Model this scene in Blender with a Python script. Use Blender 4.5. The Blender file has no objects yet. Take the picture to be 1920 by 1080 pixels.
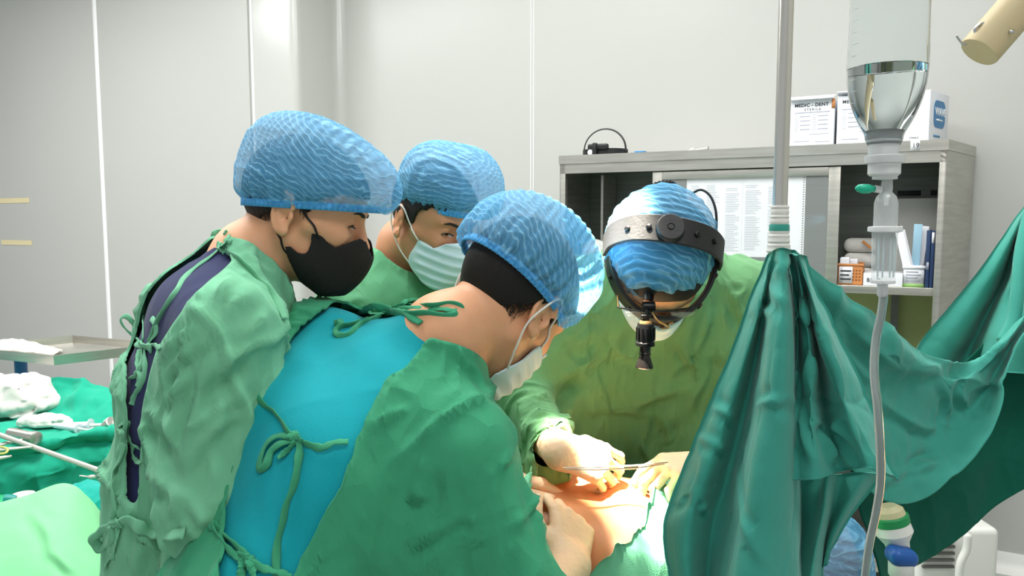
import bpy, math, random
import numpy as np
from mathutils import Vector, Matrix
from mathutils.bvhtree import BVHTree

random.seed(7)
PI = math.pi
SC = bpy.context.scene
COL = SC.collection

# ------------------------------------------------------------------ camera, sky, lights, exposure
FPX, PITCH, CAMZ = 1410.0, math.radians(5.1), 1.5
cam_d = bpy.data.cameras.new('camera')
cam_d.sensor_width = 36.0
cam_d.lens = 36.0 * FPX / 1920.0
cam_d.clip_start = 0.05
cam = bpy.data.objects.new('camera', cam_d)
COL.objects.link(cam)
cam.location = (0, 0, CAMZ)
cam.rotation_euler = (PI / 2 - PITCH, 0, 0)
SC.camera = cam

SC.view_settings.view_transform = 'Standard'
SC.view_settings.look = 'None'
SC.view_settings.gamma = 1.0
SC.view_settings.exposure = 0.06
SC.view_settings.use_curve_mapping = False
SC.cycles.max_bounces = 8
SC.cycles.transparent_max_bounces = 16
SC.cycles.transmission_bounces = 8

world = bpy.data.worlds.new('room_air')
SC.world = world
world.use_nodes = True
world.node_tree.nodes['Background'].inputs[0].default_value = (0.93, 0.96, 1.0, 1)
world.node_tree.nodes['Background'].inputs[1].default_value = 0.54


def area_light(name, loc, target, sx, sy, power, color=(1, 1, 1)):
    d = bpy.data.lights.new(name, 'AREA')
    d.shape = 'RECTANGLE'
    d.size, d.size_y = sx, sy
    d.energy = power
    d.color = color
    o = bpy.data.objects.new(name, d)
    COL.objects.link(o)
    o.location = loc
    v = Vector(target) - Vector(loc)
    o.rotation_euler = v.to_track_quat('-Z', 'Y').to_euler()
    return o


LAMPS = [(-1.0, 1.7), (0.9, 1.9), (-2.6, 3.2), (-0.6, 3.1), (0.5, -0.4), (-3.9, 3.3)]  # the last one is an added light, put in to brighten the left wall
for (lx, ly), lp in zip(LAMPS, (50, 44, 44, 24, 26, 62)):
    area_light('ceiling_panel_light', (lx, ly, 3.44), (lx, ly, 0), 1.4, 0.7, lp, (1, 0.99, 0.97))


def spot_light(name, loc, target, power, size, blend, rad, color):
    d = bpy.data.lights.new(name, 'SPOT')
    d.energy = power
    d.spot_size = size
    d.spot_blend = blend
    d.shadow_soft_size = rad
    d.color = color
    o = bpy.data.objects.new(name, d)
    COL.objects.link(o)
    o.location = loc
    o.rotation_euler = (Vector(target) - Vector(loc)).to_track_quat('-Z', 'Y').to_euler()
    return o


# operating lamp above the table, out of the frame
spot_light('operating_lamp_light', (-0.05, 1.27, 2.45), (0.20, 1.23, 1.0), 5200, math.radians(10.2), 0.55, 0.06, (1.0, 0.91, 0.76))


# ------------------------------------------------------------------ photo geometry
def P(px, py, Y):
    u, v = (px - 960) / FPX, (540 - py) / FPX
    dy = math.cos(PITCH) + v * math.sin(PITCH)
    dz = -math.sin(PITCH) + v * math.cos(PITCH)
    s = Y / dy
    return np.array([u * s, Y, CAMZ + dz * s])


def ray(px, py):
    u, v = (px - 960) / FPX, (540 - py) / FPX
    d = np.array([u, math.cos(PITCH) + v * math.sin(PITCH), -math.sin(PITCH) + v * math.cos(PITCH)])
    return d / np.linalg.norm(d)


def project(p):
    p = np.asarray(p, float)
    q = p - np.array([0, 0, CAMZ])
    c, s = math.cos(PITCH), math.sin(PITCH)
    w = q[..., 1] * c - q[..., 2] * s
    v = q[..., 1] * s + q[..., 2] * c
    return np.stack([960 + FPX * q[..., 0] / w, 540 - FPX * v / w], -1)


def hit_plane(px, py, o, n):
    d = ray(px, py)
    c = np.array([0, 0, CAMZ])
    t = np.dot(np.asarray(o) - c, n) / np.dot(d, n)
    return c + t * d


def V3(*a):
    return np.array(a, float)


def unit(v):
    v = np.asarray(v, float)
    return v / (np.linalg.norm(v) + 1e-12)


# ------------------------------------------------------------------ materials
def lin(h):
    h = h.lstrip('#')
    o = []
    for i in (0, 2, 4):
        c = int(h[i:i + 2], 16) / 255
        o.append(c / 12.92 if c <= 0.04045 else ((c + 0.055) / 1.055) ** 2.4)
    return (*o, 1)


MATS = {}


def mat(name, color, rough=0.6, metal=0.0, var=0.0, vscale=8, bump=0.0, bscale=200, crease=0.0, cscale=9,
        sheen=0.0, sss=0.0, alpha=1.0, trans=0.0, ior=1.45, emit=0.0, spec=0.5, aniso=0, stretch=(1, 1, 1), cdist=1.0):
    if name in MATS:
        return MATS[name]
    m = bpy.data.materials.new(name)
    m.use_nodes = True
    nt = m.node_tree
    b = nt.nodes['Principled BSDF']
    c = lin(color)
    b.inputs['Base Color'].default_value = c
    b.inputs['Roughness'].default_value = rough
    b.inputs['Metallic'].default_value = metal
    b.inputs['Specular IOR Level'].default_value = spec
    b.inputs['IOR'].default_value = ior
    b.inputs['Alpha'].default_value = alpha
    b.inputs['Transmission Weight'].default_value = trans
    if sheen:
        b.inputs['Sheen Weight'].default_value = sheen
        b.inputs['Sheen Roughness'].default_value = 0.5
    if sss:
        b.inputs['Subsurface Weight'].default_value = sss
        b.inputs['Subsurface Radius'].default_value = (0.012, 0.005, 0.003)
        b.inputs['Subsurface Scale'].default_value = 1.0
    if emit:
        b.inputs['Emission Color'].default_value = c
        b.inputs['Emission Strength'].default_value = emit
    tc = nt.nodes.new('ShaderNodeTexCoord')
    mp = nt.nodes.new('ShaderNodeMapping')
    mp.inputs['Scale'].default_value = stretch
    nt.links.new(tc.outputs['Object'], mp.inputs['Vector'])
    if var:
        n = nt.nodes.new('ShaderNodeTexNoise')
        n.inputs['Scale'].default_value = vscale
        n.inputs['Detail'].default_value = 6
        nt.links.new(mp.outputs[0], n.inputs['Vector'])
        r = nt.nodes.new('ShaderNodeMapRange')
        r.inputs['From Min'].default_value = 0.3
        r.inputs['From Max'].default_value = 0.7
        r.inputs['To Min'].default_value = 1 - var
        r.inputs['To Max'].default_value = 1 + var
        nt.links.new(n.outputs['Fac'], r.inputs['Value'])
        h = nt.nodes.new('ShaderNodeHueSaturation')
        h.inputs['Color'].default_value = c
        nt.links.new(r.outputs[0], h.inputs['Value'])
        nt.links.new(h.outputs[0], b.inputs['Base Color'])
    last = None
    if crease:
        # crumple: facets meeting in crisp edges, at two sizes, fading in and out
        warp = nt.nodes.new('ShaderNodeTexNoise')
        warp.inputs['Scale'].default_value = 6
        warp.inputs['Detail'].default_value = 2
        wm = nt.nodes.new('ShaderNodeVectorMath')
        wm.operation = 'MULTIPLY_ADD'
        wm.inputs[1].default_value = (0.07, 0.07, 0.07)
        hs = []
        for k, (sc_, wt) in enumerate(((cscale, 1.0), (cscale * 2.3, 0.5))):
            vo = nt.nodes.new('ShaderNodeTexVoronoi')
            vo.feature = 'F1'
            vo.inputs['Scale'].default_value = sc_
            mk = nt.nodes.new('ShaderNodeTexNoise')
            mk.inputs['Scale'].default_value = 5 + 4 * k
            mk.inputs['Detail'].default_value = 1
            mr = nt.nodes.new('ShaderNodeMapRange')
            mr.inputs['From Min'].default_value = 0.42
            mr.inputs['From Max'].default_value = 0.62
            mr.inputs['To Min'].default_value = 0.15
            mr.inputs['To Max'].default_value = wt
            nt.links.new(tc.outputs['Object'], mk.inputs['Vector'])
            nt.links.new(mk.outputs['Fac'], mr.inputs['Value'])
            mu = nt.nodes.new('ShaderNodeMath'); mu.operation = 'MULTIPLY'
            nt.links.new(vo.outputs['Distance'], mu.inputs[0])
            nt.links.new(mr.outputs[0], mu.inputs[1])
            hs.append((vo, mu))
        ad = nt.nodes.new('ShaderNodeMath'); ad.operation = 'ADD'
        nt.links.new(hs[0][1].outputs[0], ad.inputs[0])
        nt.links.new(hs[1][1].outputs[0], ad.inputs[1])
        mp2 = nt.nodes.new('ShaderNodeMapping')
        mp2.inputs['Scale'].default_value = (1, 1, 0.45)
        mp2.inputs['Rotation'].default_value = (0.5, 0.6, 0.2)
        nt.links.new(tc.outputs['Object'], mp2.inputs['Vector'])
        nt.links.new(mp2.outputs[0], warp.inputs['Vector'])
        nt.links.new(warp.outputs['Color'], wm.inputs[0])
        nt.links.new(mp2.outputs[0], wm.inputs[2])
        for vo, mu in hs:
            nt.links.new(wm.outputs[0], vo.inputs['Vector'])
        bp = nt.nodes.new('ShaderNodeBump')
        bp.inputs['Strength'].default_value = 1.0
        bp.inputs['Distance'].default_value = crease
        nt.links.new(ad.outputs[0], bp.inputs['Height'])
        last = bp
    if bump:
        n = nt.nodes.new('ShaderNodeTexNoise')
        n.inputs['Scale'].default_value = bscale
        n.inputs['Detail'].default_value = 4
        nt.links.new(mp.outputs[0], n.inputs['Vector'])
        bp = nt.nodes.new('ShaderNodeBump')
        bp.inputs['Strength'].default_value = 1.0
        bp.inputs['Distance'].default_value = bump
        nt.links.new(n.outputs['Fac'], bp.inputs['Height'])
        if last:
            nt.links.new(last.outputs[0], bp.inputs['Normal'])
        last = bp
    if last:
        nt.links.new(last.outputs[0], b.inputs['Normal'])
    MATS[name] = m
    return m


def cloth_mat(name, color, crease=0.016, cscale=12, var=0.05, sheen=0.08, rough=0.85):
    return mat(name, color, rough=rough, var=var, vscale=5, bump=0.0004, bscale=420, crease=crease, cscale=cscale, sheen=sheen, spec=0.2)


def steel_mat(name='brushed_steel', color='#a9a79f', rough=0.32):
    return mat(name, color, rough=rough, metal=0.85, var=0.12, vscale=5, bump=0.0002, bscale=60, stretch=(1, 1, 14))


# ------------------------------------------------------------------ objects
ORG = {}


def tag(o, label=None, cat=None, group=None, kind=None):
    if label: o['label'] = label
    if cat: o['category'] = cat
    if group: o['group'] = group
    if kind: o['kind'] = kind
    return o


def thing(name, label, cat, loc, group=None):
    o = bpy.data.objects.new(name, None)
    COL.objects.link(o)
    o.location = tuple(float(x) for x in loc)
    o.empty_display_size = 0.05
    ORG[o.name] = np.array(o.location)
    return tag(o, label, cat, group)


def mesh_obj(name, v, f, m, parent=None, smooth=True, label=None, cat=None, group=None, kind=None, subsurf=0, solid=0.0, auto=False):
    v = np.asarray(v, float).reshape(-1, 3)
    if subsurf:
        v, f = subdivide(v, np.asarray(f))
    if solid:
        v, f = rim(v, np.asarray(f), solid)
    if parent is not None:
        org = ORG[parent.name]
    elif kind == 'structure':
        org = np.zeros(3)
    else:
        lo, hi = v.min(0), v.max(0)
        org = np.array([(lo[0] + hi[0]) / 2, (lo[1] + hi[1]) / 2, lo[2]])
    me = bpy.data.meshes.new(name)
    me.from_pydata((v - org).tolist(), [], [tuple(int(i) for i in q) for q in f])
    me.validate()
    me.update()
    if smooth:
        me.polygons.foreach_set('use_smooth', [True] * len(me.polygons))
    ms = m if isinstance(m, (list, tuple)) else [m]
    for mm in ms:
        me.materials.append(mm)
    o = bpy.data.objects.new(name, me)
    COL.objects.link(o)
    ORG[o.name] = org
    if parent is not None:
        o.parent = parent
    else:
        o.location = org
    if auto:
        md = o.modifiers.new('edge', 'EDGE_SPLIT')
        md.split_angle = math.radians(35)
    return tag(o, label, cat, group, kind)


class MB:
    """collects boxes, tubes and lathes into one mesh"""

    def __init__(s):
        s.v, s.f = [], []

    def add(s, v, f):
        n = len(s.v)
        s.v.extend([tuple(map(float, p)) for p in v])
        s.f.extend([tuple(i + n for i in q) for q in f])
        return s

    def box(s, c, size, ax=None, bev=0.0):
        """c centre, size full extents, ax 3x3 rows = axes; bevel by chamfer"""
        ax = np.eye(3) if ax is None else np.asarray(ax, float)
        h = np.asarray(size, float) / 2
        b = min(bev, h.min() * 0.9)
        c = np.asarray(c, float)
        if b <= 0:
            pts = [c + (sx * h[0]) * ax[0] + (sy * h[1]) * ax[1] + (sz * h[2]) * ax[2]
                   for sx in (-1, 1) for sy in (-1, 1) for sz in (-1, 1)]
            F = [(0, 1, 3, 2), (4, 6, 7, 5), (0, 4, 5, 1), (2, 3, 7, 6), (0, 2, 6, 4), (1, 5, 7, 3)]
            return s.add(pts, F)
        # rounded-rectangle section in x,y, lofted in z with bevelled ends
        def ring(hx, hy, z, bb):
            out = []
            for cx, cy, a0 in ((1, 1, 0), (-1, 1, 90), (-1, -1, 180), (1, -1, 270)):
                for k in range(4):
                    a = math.radians(a0 + 30 * k)
                    x = cx * (hx - bb) + bb * math.cos(a)
                    y = cy * (hy - bb) + bb * math.sin(a)
                    out.append(c + x * ax[0] + y * ax[1] + z * ax[2])
            return out
        rings = []
        for k in range(4):
            a = math.radians(90 - 30 * k)
            rings.append(ring(h[0] - b + b * math.cos(a), h[1] - b + b * math.cos(a), -(h[2] - b) - b * math.sin(a), max(b * math.cos(a), 1e-5)))
        for k in range(4):
            a = math.radians(30 * k)
            rings.append(ring(h[0] - b + b * math.cos(a), h[1] - b + b * math.cos(a), (h[2] - b) + b * math.sin(a), max(b * math.cos(a), 1e-5)))
        return s.rings(rings)

    def rings(s, rings, caps=True, closed=True):
        n = len(rings[0])
        v = [p for r in rings for p in r]
        f = []
        for k in range(len(rings) - 1):
            for i in range(n if closed else n - 1):
                j = (i + 1) % n
                f.append((k * n + i, k * n + j, (k + 1) * n + j, (k + 1) * n + i))
        if caps:
            f.append(tuple(range(n - 1, -1, -1)))
            m = (len(rings) - 1) * n
            f.append(tuple(m + i for i in range(n)))
        return s.add(v, f)

    def tube(s, pts, r, n=10, flat=1.0, up=None, caps=True):
        pts = [np.asarray(p, float) for p in pts]
        rr = r if isinstance(r, (list, tuple, np.ndarray)) else [r] * len(pts)
        rings = []
        prev = None
        for i, p in enumerate(pts):
            t = unit(pts[min(i + 1, len(pts) - 1)] - pts[max(i - 1, 0)])
            if prev is None:
                ref = V3(0, 0, 1) if up is None else np.asarray(up, float)
                if abs(np.dot(ref, t)) > 0.95:
                    ref = V3(0, 1, 0) if abs(t[1]) < 0.9 else V3(1, 0, 0)
                a = unit(np.cross(ref, t))
            else:
                a = unit(prev - np.dot(prev, t) * t)
            prev = a
            b = np.cross(t, a)
            rings.append([p + rr[i] * (math.cos(k * 2 * PI / n) * a + flat * math.sin(k * 2 * PI / n) * b) for k in range(n)])
        return s.rings(rings, caps)

    def lathe(s, o, axis, prof, n=32, caps=True):
        """prof = [(r, h)...] along axis from o"""
        axis = unit(axis)
        a = unit(np.cross(axis, V3(0.31, 0.9, 0.2)))
        b = np.cross(axis, a)
        o = np.asarray(o, float)
        rings = [[o + h * axis + r * (math.cos(k * 2 * PI / n) * a + math.sin(k * 2 * PI / n) * b) for k in range(n)] for r, h in prof]
        return s.rings(rings, caps)

    def build(s, name, m, parent=None, **kw):
        kw.setdefault('auto', True)
        return mesh_obj(name, s.v, s.f, m, parent, **kw)


def spline(pts, n):
    """Catmull-Rom through the points"""
    pts = np.asarray(pts, float)
    k = len(pts)
    if k == 2:
        t = np.linspace(0, 1, n)[:, None]
        return pts[0] * (1 - t) + pts[1] * t
    ext = np.vstack([2 * pts[0] - pts[1], pts, 2 * pts[-1] - pts[-2]])
    seg = np.linspace(0, k - 1, n)
    i = np.minimum(seg.astype(int), k - 2)
    t = (seg - i)[:, None]
    p0, p1, p2, p3 = ext[i], ext[i + 1], ext[i + 2], ext[i + 3]
    return 0.5 * ((2 * p1) + (-p0 + p2) * t + (2 * p0 - 5 * p1 + 4 * p2 - p3) * t ** 2 + (-p0 + 3 * p1 - 3 * p2 + p3) * t ** 3)


def grid_faces(nu, nv, wrap=False):
    f = []
    for i in range(nu if wrap else nu - 1):
        for j in range(nv - 1):
            a, b = i * nv + j, ((i + 1) % nu) * nv + j
            f.append((a, b, b + 1, a + 1))
    return f


# ------------------------------------------------------------------ noise
_rs = np.random.RandomState(11)
_PERM = _rs.permutation(4096)
_VAL = _rs.rand(4096) * 2 - 1


def vnoise(p):
    p = np.asarray(p, float)
    i = np.floor(p).astype(np.int64)
    f = p - i
    f = f * f * f * (f * (f * 6 - 15) + 10)
    def h(dx, dy, dz):
        return _VAL[_PERM[(_PERM[(_PERM[(i[:, 0] + dx) & 4095] + i[:, 1] + dy) & 4095] + i[:, 2] + dz) & 4095]]
    x, y, z = f[:, 0], f[:, 1], f[:, 2]
    def L(a, b, t): return a + (b - a) * t
    return L(L(L(h(0, 0, 0), h(1, 0, 0), x), L(h(0, 1, 0), h(1, 1, 0), x), y),
             L(L(h(0, 0, 1), h(1, 0, 1), x), L(h(0, 1, 1), h(1, 1, 1), x), y), z)


def fbm(p, o=3):
    s, a = 0, 1.0
    for k in range(o):
        s = s + a * vnoise(p * 2 ** k + 17.3 * k)
        a *= 0.5
    return s


def ridged(p, o=2):
    s, a = 0, 1.0
    for k in range(o):
        s = s + a * (1 - np.abs(vnoise(p * 2 ** k + 7.7 * k)) * 2) ** 3 * 1.0
        a *= 0.5
    return s


# ------------------------------------------------------------------ signed distance modelling
def sd_cap(p, a, b, ra, rb=None):
    rb = ra if rb is None else rb
    a, b = np.asarray(a, float), np.asarray(b, float)
    ba = b - a
    pa = p - a
    t = np.clip(pa @ ba / (ba @ ba + 1e-12), 0, 1)
    return np.sqrt(((pa - t[:, None] * ba) ** 2).sum(1)) - (ra + (rb - ra) * t)


def sd_ell(p, c, r, ax=None):
    q = p - np.asarray(c, float)
    if ax is not None:
        q = q @ np.asarray(ax, float).T
    r = np.asarray(r, float)
    k0 = np.sqrt(((q / r) ** 2).sum(1)) + 1e-9
    k1 = np.sqrt(((q / r ** 2) ** 2).sum(1)) + 1e-9
    return k0 * (k0 - 1) / k1


def smin(a, b, k):
    h = np.clip(0.5 + 0.5 * (b - a) / k, 0, 1)
    return b * (1 - h) + a * h - k * h * (1 - h)


def smax(a, b, k):
    return -smin(-a, -b, k)


def sd_flat(p, a, b, R, F, wa, da, wb, db):
    """flattened tapering capsule: half width w along R, half depth d along F"""
    a, b = np.asarray(a, float), np.asarray(b, float)
    ba = b - a
    pa = p - a
    t = np.clip(pa @ ba / (ba @ ba), 0, 1)
    q = pa - t[:, None] * ba
    w = wa + (wb - wa) * t
    d = da + (db - da) * t
    x, y = q @ R, q @ F
    z2 = (q ** 2).sum(1) - x * x - y * y
    k = np.sqrt((x / w) ** 2 + (y / d) ** 2 + np.maximum(z2, 0) / d ** 2) + 1e-9
    k1 = np.sqrt((x / w ** 2) ** 2 + (y / d ** 2) ** 2 + np.maximum(z2, 0) / d ** 4) + 1e-9
    return k * (k - 1) / k1


def sd_poly(q, poly):
    """2D polygon signed distance, q (N,2)"""
    poly = np.asarray(poly, float)
    n = len(poly)
    d = np.full(len(q), 1e9)
    ins = np.zeros(len(q), bool)
    for i in range(n):
        a, b = poly[i], poly[i - 1]
        e = b - a
        w = q - a
        t = np.clip(w @ e / (e @ e + 1e-12), 0, 1)
        d = np.minimum(d, ((w - t[:, None] * e) ** 2).sum(1))
        c = ((a[1] > q[:, 1]) != (b[1] > q[:, 1]))
        with np.errstate(divide='ignore', invalid='ignore'):
            xi = (b[0] - a[0]) * (q[:, 1] - a[1]) / (b[1] - a[1] + 1e-15) + a[0]
        ins ^= c & (q[:, 0] < xi)
    return np.where(ins, -1, 1) * np.sqrt(d)


class Grid:
    def __init__(s, f, lo, hi, h):
        s.lo = np.asarray(lo, float)
        s.h = h
        n = [int(math.ceil((hi[i] - lo[i]) / h)) + 1 for i in range(3)]
        s.n = n
        ax = [s.lo[i] + h * np.arange(n[i]) for i in range(3)]
        vals = np.empty(n, np.float32)
        step = max(1, int(400000 / (n[1] * n[2])))
        for i in range(0, n[0], step):
            g = np.stack(np.meshgrid(ax[0][i:i + step], ax[1], ax[2], indexing='ij'), -1).reshape(-1, 3)
            vals[i:i + step] = f(g).reshape(-1, n[1], n[2])
        s.V = vals

    def sample(s, p):
        q = (p - s.lo) / s.h
        q = np.clip(q, 0, np.array(s.n) - 1.001)
        i = q.astype(int)
        t = q - i
        V = s.V
        x, y, z = i[:, 0], i[:, 1], i[:, 2]
        def L(a, b, t): return a + (b - a) * t
        c00 = L(V[x, y, z], V[x + 1, y, z], t[:, 0]); c10 = L(V[x, y + 1, z], V[x + 1, y + 1, z], t[:, 0])
        c01 = L(V[x, y, z + 1], V[x + 1, y, z + 1], t[:, 0]); c11 = L(V[x, y + 1, z + 1], V[x + 1, y + 1, z + 1], t[:, 0])
        return L(L(c00, c10, t[:, 1]), L(c01, c11, t[:, 1]), t[:, 2])

    def grad(s, p):
        e = s.h
        g = np.stack([s.sample(p + d) - s.sample(p - d) for d in np.eye(3) * e], 1)
        return g / (np.linalg.norm(g, axis=1, keepdims=True) + 1e-9)

    def nets(s):
        V, n = s.V, s.n
        ins = V < 0
        nc = [k - 1 for k in n]
        cnt = np.zeros(nc, np.float32)
        acc = np.zeros(nc + [3], np.float32)
        cor = lambda dx, dy, dz: (slice(dx, dx + nc[0]), slice(dy, dy + nc[1]), slice(dz, dz + nc[2]))
        C = [(0, 0, 0), (1, 0, 0), (0, 1, 0), (1, 1, 0), (0, 0, 1), (1, 0, 1), (0, 1, 1), (1, 1, 1)]
        for a in range(8):
            for b in range(a + 1, 8):
                if sum(abs(C[a][k] - C[b][k]) for k in range(3)) != 1:
                    continue
                va, vb = V[cor(*C[a])], V[cor(*C[b])]
                m = (va < 0) != (vb < 0)
                idx = np.nonzero(m)
                t = va[idx] / (va[idx] - vb[idx])
                cnt[idx] += 1
                for k in range(3):
                    acc[idx + (np.full(len(t), k),)] += C[a][k] + (C[b][k] - C[a][k]) * t
        act = cnt > 0
        ids = np.full(nc, -1, np.int64)
        idx = np.nonzero(act)
        ids[idx] = np.arange(len(idx[0]))
        v = s.lo + s.h * (np.stack(idx, 1) + acc[idx] / cnt[idx][:, None])
        F = []
        for ax in range(3):
            sl0 = [slice(None)] * 3; sl1 = [slice(None)] * 3
            sl0[ax] = slice(0, n[ax] - 1); sl1[ax] = slice(1, n[ax])
            A, B = ins[tuple(sl0)], ins[tuple(sl1)]
            m = A != B
            o1, o2 = [k for k in range(3) if k != ax]
            e = np.stack(np.nonzero(m), 1)
            ok = (e[:, o1] > 0) & (e[:, o2] > 0) & (e[:, o1] < nc[o1]) & (e[:, o2] < nc[o2])
            e = e[ok]
            flip = A[tuple(e.T)]
            d1 = np.zeros(3, int); d1[o1] = 1
            d2 = np.zeros(3, int); d2[o2] = 1
            q = np.stack([ids[tuple((e - d1 - d2).T)], ids[tuple((e - d2).T)], ids[tuple(e.T)], ids[tuple((e - d1).T)]], 1)
            if ax == 1:
                flip = ~flip
            q = np.where(flip[:, None], q, q[:, ::-1])
            F.append(q)
        return v, np.vstack(F)


def compact(v, f, keep_face):
    f = f[keep_face]
    used = np.unique(f)
    mp = np.full(len(v), -1)
    mp[used] = np.arange(len(used))
    return v[used], mp[f], used


def iso(f, lo, hi, h):
    return Grid(f, lo, hi, h).nets()


def vnormals(v, f):
    f = np.asarray(f)
    n = np.cross(v[f[:, 2]] - v[f[:, 0]], v[f[:, 3]] - v[f[:, 1]])
    out = np.zeros_like(v)
    for k in range(4):
        for c in range(3):
            out[:, c] += np.bincount(f[:, k], n[:, c], len(v))
    return out / (np.linalg.norm(out, axis=1, keepdims=True) + 1e-12)


def quad_edges(f):
    e = np.vstack([f[:, [0, 1]], f[:, [1, 2]], f[:, [2, 3]], f[:, [3, 0]]])
    e = np.sort(e, 1)
    u, c = np.unique(e, axis=0, return_counts=True)
    return u, c


def smooth_mesh(v, f, it=3, lam=0.5):
    e, c = quad_edges(f)
    n = len(v)
    deg = np.bincount(e.ravel(), minlength=n)[:, None]
    bd = np.zeros(n, bool)
    bd[e[c == 1].ravel()] = True
    eb = e[c == 1]
    degb = np.maximum(np.bincount(eb.ravel(), minlength=n), 1)[:, None]
    for _ in range(it):
        s = np.stack([np.bincount(e[:, 0], v[e[:, 1], k], n) + np.bincount(e[:, 1], v[e[:, 0], k], n) for k in range(3)], 1) / np.maximum(deg, 1)
        sb = np.stack([np.bincount(eb[:, 0], v[eb[:, 1], k], n) + np.bincount(eb[:, 1], v[eb[:, 0], k], n) for k in range(3)], 1) / degb
        s[bd] = sb[bd]
        v = v + lam * (s - v)
    return v


def subdivide(v, f):
    """one Catmull-Clark step on a quad sheet"""
    n = len(v)
    fc = v[f].mean(1)
    e = np.sort(np.vstack([f[:, [k, (k + 1) % 4]] for k in range(4)]), 1)
    u, inv, c = np.unique(e, axis=0, return_inverse=True, return_counts=True)
    inv = inv.ravel()
    nf = len(f)
    fid = np.tile(np.arange(nf), 4)
    es = np.stack([np.bincount(inv, fc[fid, k], len(u)) for k in range(3)], 1)
    mid = (v[u[:, 0]] + v[u[:, 1]]) / 2
    b = c == 1
    ep = np.where(b[:, None], mid, (mid * 2 + es / np.maximum(c, 1)[:, None] * 2) / 4)
    deg = np.bincount(u.ravel(), minlength=n).astype(float)
    fd = np.bincount(f.ravel(), minlength=n).astype(float)
    Fa = np.stack([np.bincount(f.ravel(), np.repeat(fc[:, k], 4), n) for k in range(3)], 1) / np.maximum(fd, 1)[:, None]
    Ma = np.stack([np.bincount(u.ravel(), np.repeat(mid[:, k], 2), n) for k in range(3)], 1) / np.maximum(deg, 1)[:, None]
    d = np.maximum(deg, 3)[:, None]
    nv = (Fa + 2 * Ma + (d - 3) * v) / d
    ub = u[b]
    if len(ub):
        bm = np.stack([np.bincount(ub.ravel(), np.repeat(mid[b][:, k], 2), n) for k in range(3)], 1)
        bc = np.bincount(ub.ravel(), minlength=n)
        m = bc > 0
        nv[m] = (bm[m] / bc[m][:, None] + v[m]) / 2
    V = np.vstack([nv, ep, fc])
    E = n + inv.reshape(4, nf)
    fi = n + len(u) + np.arange(nf)
    F = np.vstack([np.stack([f[:, k], E[k], fi, E[(k + 3) % 4]], 1) for k in range(4)])
    return V, F


def rim(v, f, t):
    """fold the open edges of a sheet inwards so that they show their thickness"""
    nn = vnormals(v, f)
    h = np.vstack([f[:, [k, (k + 1) % 4]] for k in range(4)])
    key = np.minimum(h[:, 0], h[:, 1]) * (len(v) + 1) + np.maximum(h[:, 0], h[:, 1])
    _, inv, c = np.unique(key, return_inverse=True, return_counts=True)
    b = h[c[inv.ravel()] == 1]
    ids = np.unique(b)
    mp = np.full(len(v), -1)
    mp[ids] = len(v) + np.arange(len(ids))
    nv = v[ids] - nn[ids] * t
    # tuck a few millimetres back under the sheet
    V = np.vstack([v, nv])
    F = np.vstack([f, np.stack([b[:, 1], b[:, 0], mp[b[:, 0]], mp[b[:, 1]]], 1)])
    return V, F


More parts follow.
